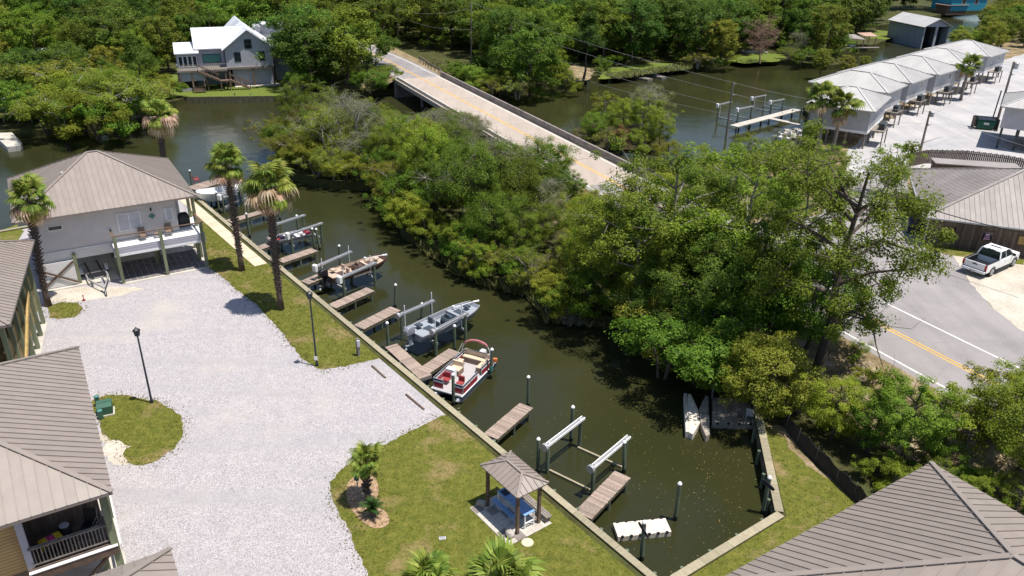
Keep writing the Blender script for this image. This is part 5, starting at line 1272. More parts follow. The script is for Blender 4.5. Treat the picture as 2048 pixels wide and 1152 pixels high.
# ---- boat lifts
def lift(label, A0, A1, B0, B1, zb, cradle=None, motors='box', pole_h=None, beam_mat='alu'):
    """two beams A and B (xy ends, inner end first) at height zb on four posts; cradle height or None"""
    A0, A1, B0, B1 = [Vector(p) for p in (A0, A1, B0, B1)]
    t = thing('boat_lift', label, 'boat lift', (A0.x, A0.y, 0)); o = A0
    L = lambda p, z: Vector((p.x-o.x, p.y-o.y, z))
    for p, q in ((A0, A1), (B0, B1)):
        d = (q-p).normalized()
        for e in (p + d*.25, q - d*.25): MB().tube([L(e, -2.4), L(e, zb-.12)], .12, 9).build('post', MAT['piling'], t)
        s = Vector((-d.y, d.x))*.11
        for k in (-1, 1): MB().beam(L(p+s*k, zb), L(q+s*k, zb), .05, .15).build('beam', MAT[beam_mat], t)
        MB().tube([L(p, zb+.03), L(q, zb+.03)], .035, 6).build('shaft', MAT['galv'], t)
        for e in (p + d*.35, q - d*.35):
            MB().tube([L(e - d*.12, zb+.03), L(e + d*.12, zb+.03)], .07, 8).build('winder', MAT['galv'], t)
            MB().tube([L(e, zb), L(e, cradle if cradle is not None else -.6)], .012, 4).build('cable', MAT['galv'], t)
        if motors == 'box':
            c = p - d*.12; MB().loft([[tuple(L(c+s.normalized()*u*w+d*v*w2, z)) for u, v in ((-1, -1), (1, -1), (1, 1), (-1, 1))] for z, w, w2 in ((zb-.4, .2, .12), (zb+.15, .2, .15), (zb+.22, .14, .1))]).build('motor_cover', MAT['white_plastic'], t)
        else:
            MB().tube([L(p - d*.16, zb-.02), L(p + d*.02, zb-.02)], .24, 14).build('drive_wheel', MAT['galv'], t)
    cz = cradle if cradle is not None else -.95
    for f in (.12, .88):
        p, q = A0.lerp(A1, f), B0.lerp(B1, f); d = (q-p).normalized()
        MB().beam(L(p+d*.02, cz), L(q-d*.02, cz), .12, .18).build('cradle_beam', MAT['galv' if cradle is not None else 'cap_wood'], t)
    if pole_h:
        for p, f, k in ((A0.lerp(A1, .12), .2, 0), (A0.lerp(A1, .88), .2, 1), (B0.lerp(B1, .12), -.2, 2), (B0.lerp(B1, .88), -.2, 3)):
            d = (B0-A0).normalized(); c = p + d*f; MB().tube([L(c, cz), L(c, pole_h+.15*(k % 2))], .035, 7).build('guide_pole', MAT['white_plastic'], t)
    return t
def pb(x, y, z): return px(x, y, z).xy
lift('empty boat lift with white twin beams beside the gazebo', pb(1091, 893, 1.0), pb(1167, 835, 1.0), pb(1183, 936, 1.0), pb(1258, 873, 1.0), 1.0, None, 'wheel', beam_mat='white_plastic')
lift('boat lift holding the grey bass boat', pb(797, 631, 1.15), pb(868, 601, 1.15), pb(866, 663, 1.15), pb(935, 626, 1.15), 1.15, -.05, 'wheel', 1.9)
lift('boat lift with white motor covers holding the tan bass boat', pb(632, 533, 1.1), pb(703, 503, 1.1), pb(681, 556, 1.1), pb(752, 525, 1.1), 1.1, -.1, 'box', 1.7)
lift('boat lift holding the small red seated boat', pb(547, 450, 1.0), pb(610, 430, 1.0), pb(577, 469, 1.0), pb(645, 446, 1.0), 1.0, -.3, 'box')
lift('boat lift holding the white boat', pb(440, 392, 1.0), pb(486, 374, 1.0), pb(455, 380, 1.3)+Vector((.4, 1.6)), pb(500, 362, 1.3)+Vector((.4, 1.6)), 1.0, -.4, 'box')

# ---- floats
def float_dock(label, corners, zt, mat, n=12, h=.34):
    t = thing('float_dock', label, 'float dock'); c = [Vector(p) for p in corners]      # c0-c1 long edge, c3-c2 the other
    for i in range(n):
        a, b = c[0].lerp(c[1], (i+.02)/n), c[0].lerp(c[1], (i+.98)/n); e, f = c[3].lerp(c[2], (i+.98)/n), c[3].lerp(c[2], (i+.02)/n)
        MB().prism([a, b, e, f], zt-h, zt-.004*(i % 2), True).build('float_cell', MAT[mat], t)
    cl = MB()
    for i in range(0, n, 2):
        for p, q in ((c[0], c[1]), (c[3], c[2])):
            m_ = p.lerp(q, (i+1)/n); cl.cbox((m_.x, m_.y, zt-.02), (.14, .1, .1), .4)
    cl.build('connector', MAT['black'], t); return t
float_dock('cream plastic float moored at the seawall corner', [pb(1226, 1046, -.68), pb(1331, 1036, -.68), pb(1343, 1063, -.68), pb(1236, 1074, -.68)], -.68, 'cream_plastic', 12, .45)
float_dock('shaded dirty leaf strewn float under the round olive tree', [pb(1424, 794, -.6), pb(1496, 800, -.6), pb(1512, 848, -.6), pb(1424, 846, -.6)], -.6, 'cream_shaded_dirty', 8, .5)  # the tree's shade is put into this float's colour
# jet ski float: two long V floats
t = thing('jet_ski_float', 'cream V shaped jet ski float left of the leaf strewn float', 'float dock')
zt = -.55
O_ = px(1399, 830, zt)
def jp(x, y, z=zt): p = px(x, y, z) ; return (p.x, p.y, z)
for nm, q, mt in (('left_cradle', [(1376, 788), (1382, 787), (1397, 820), (1400, 845), (1386, 868), (1378, 864)], 'cream_plastic'), ('right_cradle', [(1411, 790), (1417, 792), (1420, 868), (1412, 872), (1401, 846), (1398, 818)], 'cream_shaded_dirty')):  # right cradle coloured darker to stand for the shade over it
    top = [jp(*a, z=zt + (.12 if i in (0, 1) else 0)) for i, a in enumerate(q)]; m_ = MB(); k = len(top)
    m_.loft([[(x, y, -1.25) for x, y, z in top], top]); bevel(m_.build('cradle', MAT[mt], t), .04)
m_ = MB()
for i in range(12):
    p = jp(1371+.6*i*.5, 792+6.4*i, -.62); m_.cbox((p[0], p[1], -.75), (.2, .38, .45), -.15)
m_.build('outer_bumper', MAT['cream_plastic'], t)
t = thing('dock_chair', 'pale blue plastic chair on the leaf strewn float', 'chair', px(1500, 838, -.6), R(150))
MB().box(-.25, .25, -.25, .25, .36, .42).build('seat', MAT['lilac_trim'], t); MB().beam((0, .24, .4), (0, .36, .95), .5, .05, (0, -1, .2)).build('backrest', MAT['lilac_trim'], t)
for x in (-.22, .22):
    for y in (-.22, .22): MB().tube([(x, y, .003), (x, y, .38)], .025, 6).build('leg', MAT['lilac_trim'], t)
for x, y, ty, lab in ((1424, 795, 766, 'grey post at the back corner of the leaf strewn float'), (1511, 850, 826, 'pale post at the front corner of the leaf strewn float')):
    b = px(x, y, -1); tag(MB().tube([(b.x, b.y, -2.3), (b.x, b.y, top_z(b, x, ty))], .06, 8).build('float_post', MAT['galv']), lab, 'post', 'posts of the float')

# ---- gazebo
gA, gB = px(939.7, 1017).xy, px(1016, 1092).xy; gd = (gB-gA).normalized(); gn = Vector((-gd.y, gd.x)); gL = 3.36; gW = 2.62
if gn.x < 0: gn = -gn
gz = thing('gazebo', 'small gazebo with brown metal hip roof over the fish cleaning table', 'gazebo', (gA.x, gA.y, 0), math.atan2(gd.y, gd.x))
sg_ = 1 if gn.dot(Vector((-gd.y, gd.x))) > 0 else -1           # local +y or -y is across
sl_ = MB().box(0, gL, min(0, sg_*gW), max(0, sg_*gW), -.1, .05).build('slab', MAT['concrete'], gz)
for i in range(6):
    for j in range(5): MB().box(.04+i*.565, .58+i*.565, sg_*(.03+j*.54) if sg_ > 0 else -(.55+j*.54), sg_*(.55+j*.54) if sg_ > 0 else -(.03+j*.54), .051, .062).build('paver', MAT['concrete_dark' if (i*3+j) % 4 == 0 else 'concrete'], sl_)
def gl(u, v): return (u, sg_*v)
gp_ = [gl(.42, .84), gl(2.95, .84), gl(2.95, 2.2), gl(.42, 2.2)]
posts(gz, gp_, .05, 2.35, .075, 'brown_wood')
y0_, y1_ = sorted((sg_*-.12, sg_*2.62))
for v in (.84, 2.2): MB().box(.2, 3.1, sg_*v-.05, sg_*v+.05, 2.351, 2.485).build('girt', MAT['brown_wood'], gz)
hip_roof(gz, 3.1, 1.95, 2.55, 3.0, (.95, .975), (2.2, .975), 'roof_tan', .3, 'frbl', base=(.08, .62 if sg_ > 0 else -2.57), cap=.12, overhang_t=.06)
tb = thing('fish_table', 'blue steel fish cleaning table under the gazebo', 'table', (gA.x, gA.y, .052), math.atan2(gd.y, gd.x))
MB().box(.62, 2.95, sg_*1.62-.33, sg_*1.62+.33, .86, .9).build('tabletop', MAT['blue_table'], tb)
MB().box(.75, 1.2, sg_*1.62-.24, sg_*1.62+.24, .901, .915).build('sink', MAT['navy'], tb)
MB().box(.6, 2.3, sg_*1.1-.13, sg_*1.1+.13, .42, .46).build('bench', MAT['blue_table'], tb)
for u in (.66, 2.91):
    for v in (1.34, 1.9): MB().box(u-.03, u+.03, sg_*v-.03, sg_*v+.03, 0, .86).build('leg', MAT['white_plastic'], tb)
MB().box(2.88, 2.94, sg_*1.62-.25, sg_*1.62+.25, .3, .35).build('stretcher', MAT['white_plastic'], tb)
for u in (.7, 2.2): MB().box(u-.03, u+.03, sg_*1.1-.03, sg_*1.1+.03, 0, .42).build('leg', MAT['blue_table'], tb)
bn = thing('wood_bench', 'low wooden bench at the water side of the gazebo', 'bench', (gA.x, gA.y, .0), math.atan2(gd.y, gd.x))
for i in range(3): MB().box(.9, 3.3, sg_*(2.5+.13*i)-.055, sg_*(2.5+.13*i)+.055, .4, .44).build('slat', MAT['grey_wood'], bn)
for u in (1.1, 3.1): MB().box(u-.05, u+.05, sg_*2.63-.18, sg_*2.63+.18, -.02, .4).build('leg', MAT['grey_wood'], bn)
def boulder(label, p, s, seed, mat='rock'):
    r_ = random.Random(seed); m_ = MB(); rings = []
    for i in range(6):
        ph = math.pi*i/5; rings.append([(s*math.sin(ph)*math.cos(q)*r_.uniform(.75, 1.1)+.001*i, s*.8*math.sin(ph)*math.sin(q)*r_.uniform(.75, 1.1), s*.62*(1-math.cos(ph))*r_.uniform(.93, 1)) for q in [k*math.pi/4 for k in range(8)]])
    return tag(m_.loft(rings).build('boulder', MAT[mat], None, (p.x, p.y, -.02), seed), label, 'stone', 'stones by the gazebo')
p = gA + gd*.15 + gn*.6; boulder('rough stone at the left post of the gazebo', p.to_3d(), .3, 3)
p = gA + gd*2.85 + gn*.45; boulder('rough stone at the front post of the gazebo', p.to_3d(), .34, 5)
b = px(1055, 1086); t = thing('septic_lid', 'round pale concrete lid in the lawn below the gazebo', 'lid', b)
MB().lathe([(.3, -.03), (.3, .05), (.27, .06)], 24).build('disc', MAT['walk'], t)
for k in range(5): MB().cbox((.13*math.cos(k*1.257), .13*math.sin(k*1.257), .064), (.2, .02, .006), k*1.257).build('rib', MAT['concrete'], t)
b = px(885, 1077); t = thing('meter_lid', 'small blue grey meter lid in the lawn', 'lid', (b.x, b.y, 0), .2); bevel(MB().box(-.17, .17, -.1, .1, -.05, .045).build('frame', MAT['lilac_trim'], t), .01); MB().box(-.13, .13, -.07, .07, .046, .05).build('cover', MAT['galv'], t)
# life ring on the gazebo post
t = thing('life_ring', 'dark ring buoy hanging on the back post of the gazebo', 'ring buoy', ((gA+gd*.42+gn*2.2)).to_3d() + Vector((0, 0, 1.1)))
MB().loft([[((.22+.06*math.cos(q))*math.cos(a), .1+.05*math.sin(q), (.22+.06*math.cos(q))*math.sin(a)) for q in [k*math.pi/3 for k in range(6)]] for a in [k*math.pi/8 for k in range(17)]], True, False).build('ring', MAT['dark_metal'], t)

# ---- lamp posts
def lamp(bx, by, tx, ty, label):
    b = px(bx, by); h = top_z(b, tx, ty); t = thing('lamp_post', label, 'lamp post', (b.x, b.y, 0), 0, 'lamp posts')
    MB().tube([(0, 0, -.1), (0, 0, .25), (0, 0, .3), (0, 0, h-.62)], [.1, .1, .065, .05], 10).build('pole', MAT['navy_metal'], t)
    l_ = MB(); l_.lathe([(.05, h-.64), (.14, h-.56), (.19, h-.24)], 6).build('lantern', MAT['boat_dark'], t)
    MB().lathe([(.24, h-.235), (.2, h-.16), (.05, h-.04), (.02, h+.02)], 6).build('lamp_cap', MAT['black'], t)
    for k in range(6):
        a = k*math.pi/3; MB().beam((.145*math.cos(a), .145*math.sin(a), h-.56), (.2*math.cos(a), .2*math.sin(a), h-.24), .02, .02).build('lantern_bar', MAT['black'], t)
lamp(304, 806, 269, 655, 'black lamp post on the round grass islet'); lamp(634, 732, 622, 581, 'dark lamp post on the seawall lawn')
# sign on the lamp by the lawn
b = px(633, 722); t = thing('notice_plate', 'small white notice on the foot of the seawall lamp post', 'notice', (b.x-.0, b.y-.1, .75)); b = px(634, 732); t.location = (b.x, b.y, .65); MB().box(-.12, .12, -.08, -.067, -.15, .15).build('plate', MAT['white_plastic'], t)

# ---- utility boxes on the islet
b = px(212, 826); t = thing('transformer_box', 'green utility transformer box on the grass islet', 'utility box', (b.x, b.y, .01), R(25))
MB().box(-.5, .5, -.45, .45, 0, .08).build('pad', MAT['concrete'], t)
MB().add([(-.42, -.38, .08), (.42, -.38, .08), (.42, .38, .08), (-.42, .38, .08), (-.42, -.38, .62), (.42, -.38, .62), (.42, .0, .74), (-.42, .0, .74), (.42, .38, .74), (-.42, .38, .74)], [(0, 3, 2, 1), (0, 1, 5, 4), (4, 5, 6, 7), (7, 6, 8, 9), (3, 9, 8, 2), (1, 2, 8, 6, 5), (0, 4, 7, 9, 3)]).build('cabinet', MAT['green_box'], t)
MB().box(-.43, .43, .0, .012, .74, .752).build('lid_edge', MAT['black'], t)
for x, y, h, lab in ((197, 812, .72, 'taller green utility pedestal behind the transformer box'), (203, 838, .62, 'shorter green utility pedestal before the transformer box')):
    b = px(x, y); t = thing('utility_pedestal', lab, 'utility pedestal', (b.x, b.y, .01), 0, 'green pedestals'); MB().lathe([(.14, -.05), (.14, h-.08)], 12).build('body', MAT['green_box'], t); MB().lathe([(.155, h-.08), (.155, h), (.1, h+.03)], 12).build('cap', MAT['teal'], t)
# mail / waste station in the mulch bed
b = px(716, 985); t = thing('waste_station', 'dark green pet waste station on a post in the mulch bed', 'waste station', (b.x, b.y, .02)); MB().box(-.03, .03, -.03, .03, -.05, 1.3).build('post', MAT['galv'], t); bevel(MB().box(-.13, .13, -.13, -.031, .85, 1.38).build('dispenser', MAT['green_box'], t), .03); MB().box(-.12, .12, -.034, -.031, 1.45, 1.5).build('sign', MAT['green_box'], t)
# power pedestal and timber post by the seawall
b = px(717, 711); t = thing('power_pedestal', 'grey dock power pedestal strapped to a timber post by the seawall', 'power pedestal', (b.x, b.y, 0), A32); MB().box(-.12, .12, -.05, .05, -.1, 1.35).build('post', MAT['grey_wood'], t); bevel(MB().box(-.1, .12, -.2, -.052, .75, 1.25).build('meter_box', MAT['lilac_trim'], t), .02); MB().tube([(-.03, -.12, -.05), (-.03, -.12, .75)], .03, 6).build('conduit', MAT['galv'], t)
# timber wheel stops
for x0, y0, x1, y1, lab in ((744, 733, 771, 757, 'upper timber wheel stop on the gravel by the seawall'), (812, 790, 848, 820, 'lower timber wheel stop on the gravel by the seawall')):
    a, c = px(x0, y0), px(x1, y1); t = thing('wheel_stop', lab, 'wheel stop', (0, 0, 0), 0, 'timber wheel stops'); MB().beam(a + Vector((0, 0, .07)), c + Vector((0, 0, .05)), .1, .09).build('timber', MAT['brown_wood'], t)
    for f in (.15, .85): q = a.lerp(c, f); MB().tube([(q.x, q.y, -.1), (q.x, q.y, .16)], .02, 6).build('spike', MAT['galv'], t)
b = px(168, 601); t = thing('red_marker', 'small red and black marker on the sand before the raised house', 'marker', b); MB().lathe([(.1, -.02), (.09, .12), (.03, .16), (.03, .35), (.07, .38), (.02, .5)], 10).build('body', MAT['red'], t); MB().lathe([(.13, 0), (.13, .03)], 10).build('base', MAT['black'], t)
# red chair on the far pier
lawn_chair('deck_chair', 'dark red wooden chair on the widest far pier', (lambda p: (p.x, p.y, Z0+.004))(px(394, 366, Z0)), R(120), 'red_dull', 'red_dull')

# ---- black silt fence on the dry bank
sf = thing('silt_fence', 'sagging black silt fence along the dry bank at the right', 'fence')
pth = [px(*p).xy for p in ((1572, 838), (1566, 850), (1580, 872), (1610, 905), (1650, 945), (1690, 985), (1718, 1010), (1745, 1040))]
pth2 = [px(*p).xy for p in ((1572, 838), (1600, 828), (1625, 812), (1645, 800))]
for pp in (pth, pth2):
    sm = smooth_poly(pp, 4, False)
    for i, (p, q) in enumerate(zip(sm, sm[1:])):
        d = (q-p).normalized(); n_ = Vector((-d.y, d.x))*.01; h0, h1 = .95+.1*math.sin(i*1.7), .95+.1*math.sin((i+1)*1.7)
        MB().add([(p-n_).to_3d(), (q-n_).to_3d(), (q-n_+n_*6).to_3d()+Vector((0, 0, h1)), (p-n_+n_*6).to_3d()+Vector((0, 0, h0)), (p+n_).to_3d(), (q+n_).to_3d(), (q+n_*7).to_3d()+Vector((0, 0, h1)), (p+n_*7).to_3d()+Vector((0, 0, h0))], [(0, 1, 2, 3), (7, 6, 5, 4), (3, 2, 6, 7)]).build('fabric_panel', MAT['silt'], sf)
        if i % 2 == 0: MB().tube([(p.x, p.y, -.2), (p.x+n_.x*8, p.y+n_.y*8, 1.1)], .025, 5).build('stake', MAT['grey_wood'], sf)

# ---- T dock with lifts before the cottages
def TD(x, y): return px(1420+x/9.309, 170+y/9.309, 0.0).xy
td = thing('t_dock', 'T shaped grey dock with boat lifts before the nearest cottage', 'dock')
def planks(root, a, b, w, n, z=0.0, mat='grey_wood', side=1):
    d = (b-a).normalized(); L = (b-a).length; s = Vector((d.y, -d.x))*side
    for i in range(n): 
        p, q = a + d*(L*i/n+.006), a + d*(L*(i+1)/n-.006); MB().prism([p, q, q+s*w, p+s*w], z-.1, z, True).build('plank', MAT[mat], root)
planks(td, TD(370, 745), TD(1555, 435), 1.4, 60, mat='concrete'); planks(td, TD(1060, 620), TD(1640, 740), 1.0, 24, .004, mat='concrete', side=-1)
for x, y, ty in ((530, 790, 725), (735, 750, 680), (940, 690, 620), (1330, 600, 515), (1515, 560, 462), (1680, 560, 415)):
    a = px(1420+x/9.309, 170+(y+40)/9.309, -1); MB().tube([(a.x, a.y, -2.4), (a.x, a.y, top_z(a, 1420+x/9.309, 170+ty/9.309))], .13, 7).build('pile', MAT['piling'], td)
def tdl(x, y, z=1.6): return px(1420+x/9.309, 170+y/9.309, z).xy
lift('left boat lift at the T dock with white guide poles', tdl(150, 370), tdl(410, 310), tdl(520, 450), tdl(800, 395), 1.6, -.4, 'box', 1.5)
lift('right boat lift at the T dock with white guide poles', tdl(790, 240), tdl(1045, 190), tdl(1135, 310), tdl(1385, 265), 1.6, -.1, 'box', 1.5)

# ================================================================ BOATS
def hull_lofts(L, B, rim, deckz, bot=.0, flare=.82, bow_rise=.14, bow_w=.24):
    """stations stern -> bow; returns (outer strip, inner strip, transom)"""
    T = [(0, .44), (.12, .47), (.3, .5), (.5, .5), (.66, .485), (.78, .455), (.87, .40), (.94, .33), (1.0, bow_w)]
    S = []
    for t, hw in T: S.append((t, hw*B, rim + bow_rise*t**3, bot + (rim*.8)*max(0, (t-.78)/.22)**1.8))
    def at(t):
        for a, b in zip(S, S[1:]):
            if a[0] <= t <= b[0]:
                f = (t-a[0])/(b[0]-a[0]); return tuple(a[i]+(b[i]-a[i])*f for i in range(4))
    outer = []; g = .07
    for t, hw, z, kz in S:
        x = t*L; c = hw*flare
        outer.append([(x, -hw+g, z), (x, -hw, z), (x, -hw*.98, z-.14), (x, -c, kz+.14), (x, 0, kz), (x, c, kz+.14), (x, hw*.98, z-.14), (x, hw, z), (x, hw-g, z)])
    inner = []
    for i, (t0, t1, dz) in enumerate(deckz):
        for t in sorted(set([t0, t1] + [s[0] for s in S if t0 < s[0] < t1])):
            _, hw, z, kz = at(t); inner.append([(t*L + .001*i, -hw+g, z), (t*L + .001*i, -hw+g+.02, dz), (t*L + .001*i, hw-g-.02, dz), (t*L + .001*i, hw-g, z)])
    return outer, inner, at
def outboard(root, x, z, mat='black', s=1.0, tilt=.0):
    t = MB().loft([[(x-.62*s*a-.06, -.2*s*b, z+h*s), (x-.62*s*a-.06, .2*s*b, z+h*s), (x-.02, .2*s*b, z+h*s), (x-.02, -.2*s*b, z+h*s)] for h, a, b in ((.1, .75, .8), (.25, 1, 1), (.5, 1, 1.0), (.68, .8, .85), (.74, .5, .5))])
    m_ = bevel(t.build('outboard_motor', MAT[mat], root), .05, 3)
    MB().loft([[(x-.36*s-.2*k*s, -.07*s, zz), (x-.36*s-.2*k*s, .07*s, zz), (x-.12*s-.2*k*s, .06*s, zz), (x-.12*s-.2*k*s, -.06*s, zz)] for zz, k in ((z+.12*s, 0), (z-.45*s, .25), (z-.62*s, .3))]).build('lower_unit', MAT[mat], m_)
    MB().tube([(x-.72*s, 0, z-.6*s), (x-.1*s, 0, z-.6*s)], [.04*s, .09*s], 8).build('gearcase', MAT[mat], m_)
    for k in range(3): a = k*2.09; MB().beam((x-.7*s, .05*math.cos(a), z-.6*s+.05*math.sin(a)), (x-.72*s, .2*s*math.cos(a), z-.6*s+.2*s*math.sin(a)), .12*s, .015).build('propeller_blade', MAT['galv'], m_)
    MB().box(x-.14, x+.02, -.14, .14, z-.1, z+.12).build('motor_bracket', MAT['dark_metal'], m_)
    return m_
def boat_seat(root, x, y, z, mat, rz=0, back=True):
    s = MB(); s.cbox((x, y, z+.3), (.44, .46, .14), rz); o = bevel(s.build('seat', MAT[mat], root), .04)
    if back: b = MB(); c = Vector((x, y, z+.55)) + Matrix.Rotation(rz, 3, 'Z') @ Vector((-.22, 0, 0)); b.cbox(c, (.12, .46, .42), rz); bevel(b.build('seat_back', MAT[mat], o), .04)
    MB().tube([(x, y, z), (x, y, z+.24)], .05, 8).build('pedestal', MAT['galv'], o)
def place_boat(name, label, cat, stern, bow, z, group=None):
    a, b = px(*stern, z).xy, px(*bow, z).xy; d = b-a
    return (a, d.length, math.atan2(d.y, d.x))
def bass_boat(label, a, ang, L, B, zk, hullm, deckm, motm, seatm, sc=1.0, dark='boat_dark'):
    t = thing('bass_boat', label, 'boat', (a.x, a.y, zk), ang, 'bass boats on lifts')
    outer, inner, at = hull_lofts(L, B, .62, [(0.0, .34, .5), (.34, .66, .16), (.66, .97, .54)])
    h = MB().loft(outer, False, False); h.f.append(tuple(range(0, 9))); h.build('hull', MAT[hullm], t, smooth=False)
    n = len(h.v)
    d = MB().loft(inner, False, False); d.build('deck', MAT[deckm], t)
    bw = MB(); o8 = outer[-1]; bw.add([o8[1], o8[2], o8[3], o8[4], o8[5], o8[6], o8[7]], [(0, 1, 2, 3, 4, 5, 6)]); bw.add([(L*.97, -at(.97)[1]+.07, .54), (L*.97, at(.97)[1]-.07, .54), (L, o8[8][1], o8[8][2]), (L, o8[0][1], o8[0][2])], [(0, 1, 2, 3)]); bw.build('bow_plate', MAT[hullm], t)
    for s in (-1, 1):
        MB().tube([(k*L, s*(at(k)[1]-.03), at(k)[2]+.012) for k in (0, .12, .3, .5, .66, .78, .87, .94, 1)], .035, 6).build('gunwale', MAT['galv' if 'grey' in hullm else hullm], t)
    # console, seats, hatches
    c = MB().loft([[(L*.44-.25*k, -B*.02, z), (L*.44+.2, -B*.02, z), (L*.44+.2, -B*.38, z), (L*.44-.25*k, -B*.38, z)] for z, k in ((.16, 1), (.75, .8), (.95, .3))]); cn = bevel(c.build('console', MAT[dark], t), .04)
    MB().add([(L*.44+.2, -.1, .95), (L*.44+.2, -B*.36, .95), (L*.44+.05, -B*.34, 1.2), (L*.44+.05, -.14, 1.2)], [(0, 1, 2, 3)]).build('windscreen', MAT['glass'], cn)
    MB().loft([[(L*.41+.02*math.sin(a_)-.1, -B*.2+.17*math.cos(a_)+.015*math.cos(q), .86+.17*math.sin(a_)+.015*math.sin(q)) for q in (0, 2.1, 4.2)] for a_ in [i*math.pi/6 for i in range(13)]], True, False).build('steering_wheel', MAT['black'], cn)
    boat_seat(t, L*.345, -B*.2, .2, seatm); boat_seat(t, L*.36, B*.2, .2, seatm)
    boat_seat(t, L*.86, 0, .5, seatm, math.pi, False); boat_seat(t, L*.14, B*.18, .48, seatm, 0, False)
    bevel(MB().box(L*.52, L*.63, -B*.02, B*.28, .165, .52).build('storage_box', MAT[dark], t), .03)
    for x0, x1, y0, y1, z in ((.03, .13, -.34, -.05, .503), (.17, .27, -.3, .1, .503), (.70, .80, -.24, .24, .543), (.05, .12, .12, .34, .503)):
        MB().box(L*x0, L*x1, B*y0, B*y1, z, z+.02).build('hatch', MAT[dark if x0 in (.17, .70) else deckm], t)
    m_ = MB()
    for i in range(14): q = i/13; m_.cbox((L*(.06+.18*q), B*(.3-.5*q+.1*math.sin(q*6)), .515), (.16, .04, .03), -.6+.5*math.sin(q*5))
    m_.build('rope', MAT['dark_metal'], t)
    outboard(t, 0, .45, motm, 1.15)
    tm = MB(); tm.tube([(L*.74, B*.33, .72), (L*1.0, B*.1, .80), (L*1.05, .05, .80)], .03, 6); tb_ = tm.build('trolling_motor', MAT['white_plastic'], t)
    MB().tube([(L*1.0, B*.1, .8), (L*1.07, .02, .8)], [.07, .09], 8).build('motor_pod', MAT['white_plastic'], tb_); MB().cbox((L*.745, B*.33, .78), (.16, .2, .14)).build('motor_head', MAT['white_plastic'], tb_)
    MB().beam((L*1.06, .02, .7), (L*1.06, .02, .92), .03, .14).build('propeller', MAT['white_plastic'], tb_)
    MB().tube([(L*.5, -B*.05, .5), (L*.49, -B*.05, 1.3)], .02, 5).build('rod_holder', MAT['black'], t)
    return t
rz = .62
a, L_, an = place_boat('', '', '', (827, 667), (950, 611), .62)
bass_boat('grey aluminium bass boat raised on its lift', a, an, min(L_, 6.4), 2.2, .06, 'boat_grey', 'boat_grey_deck', 'boat_grey', 'boat_dark')
LGREY = L_
a, L_, an = place_boat('', '', '', (655, 552), (767, 517), .58)
bass_boat('tan decked bass boat with black outboard on its lift', a, an, min(L_, 6.2), 2.1, .02, 'boat_brown', 'boat_tan', 'black', 'boat_tan', dark='boat_brown')
# small skiff, bow towards the seawall
a, L_, an = place_boat('', '', '', (620, 462), (548, 479), .3)
t = thing('skiff', 'small pale skiff with red seats on its lift', 'boat', (a.x, a.y, -.18), an)
SL = min(max(L_, 4.2), 5.2); SBm = 1.75
outer, inner, at = hull_lofts(SL, SBm, .52, [(0, .2, .34), (.2, .72, .12), (.72, .97, .4)], bow_w=.2)
h = MB().loft(outer, False, False); h.f.append(tuple(range(9))); h.build('hull', MAT['boat_pale'], t); MB().loft(inner, False, False).build('deck', MAT['boat_floor'], t)
o8 = outer[-1]; MB().add([o8[1], o8[2], o8[3], o8[4], o8[5], o8[6], o8[7]], [(0, 1, 2, 3, 4, 5, 6)]).add([(SL*.97, -at(.97)[1]+.07, .4), (SL*.97, at(.97)[1]-.07, .4), (SL, o8[8][1], o8[8][2]), (SL, o8[0][1], o8[0][2])], [(0, 1, 2, 3)]).build('bow_plate', MAT['boat_pale'], t)
for x, y, mt in ((.1, .25, 'red'), (.1, -.2, 'red'), (.24, .0, 'boat_white'), (.82, .2, 'red_dull'), (.88, -.1, 'cushion')): MB().cbox((SL*x, SBm*y, .52), (.42, .4, .16), .2).build('cushion', MAT[mt], t)
for x in (.3, .5): MB().box(SL*x, SL*x+.3, -SBm*.42, SBm*.42, .36, .42).build('bench', MAT['boat_white'], t)
MB().cbox((SL*.72, SBm*.12, .56), (.45, .5, .34), .3).build('gear_bag', MAT['navy'], t); outboard(t, 0, .3, 'black', .7)
# white boat, bow towards the house
a, L_, an = place_boat('', '', '', (496, 369), (426, 382), .75)
t = thing('center_console_boat', 'white deep hulled boat on its lift by the house corner', 'boat', (a.x, a.y, -.3), an)
WL = min(max(L_, 5.6), 6.8); WB = 2.3
outer, inner, at = hull_lofts(WL, WB, 1.0, [(0, .25, .7), (.25, .62, .45), (.62, .97, .86)], bow_rise=.3, flare=.7, bow_w=.06)
h = MB().loft(outer, False, False); h.f.append(tuple(range(9))); h.build('hull', MAT['boat_white'], t); MB().loft(inner, False, False).build('deck', MAT['boat_white'], t)
o8 = outer[-1]; MB().add([o8[1], o8[2], o8[3], o8[4], o8[5], o8[6], o8[7]], [(0, 1, 2, 3, 4, 5, 6)]).build('bow_plate', MAT['boat_white'], t)
bevel(MB().box(WL*.38, WL*.5, -.4, .4, .45, 1.55).build('console', MAT['boat_white'], t), .06); MB().box(WL*.28, WL*.34, -.45, .45, .46, 1.1).build('leaning_post', MAT['cushion'], t)
for x in (.3, .5):
    for y in (-.5, .5): MB().tube([(WL*x, y, .5), (WL*x, y, 2.3)], .03, 6).build('top_post', MAT['alu'], t)
MB().box(WL*.26, WL*.54, -.8, .8, 2.301, 2.36).build('t_top', MAT['navy'], t); outboard(t, 0, .85, 'navy_metal', 1.2)
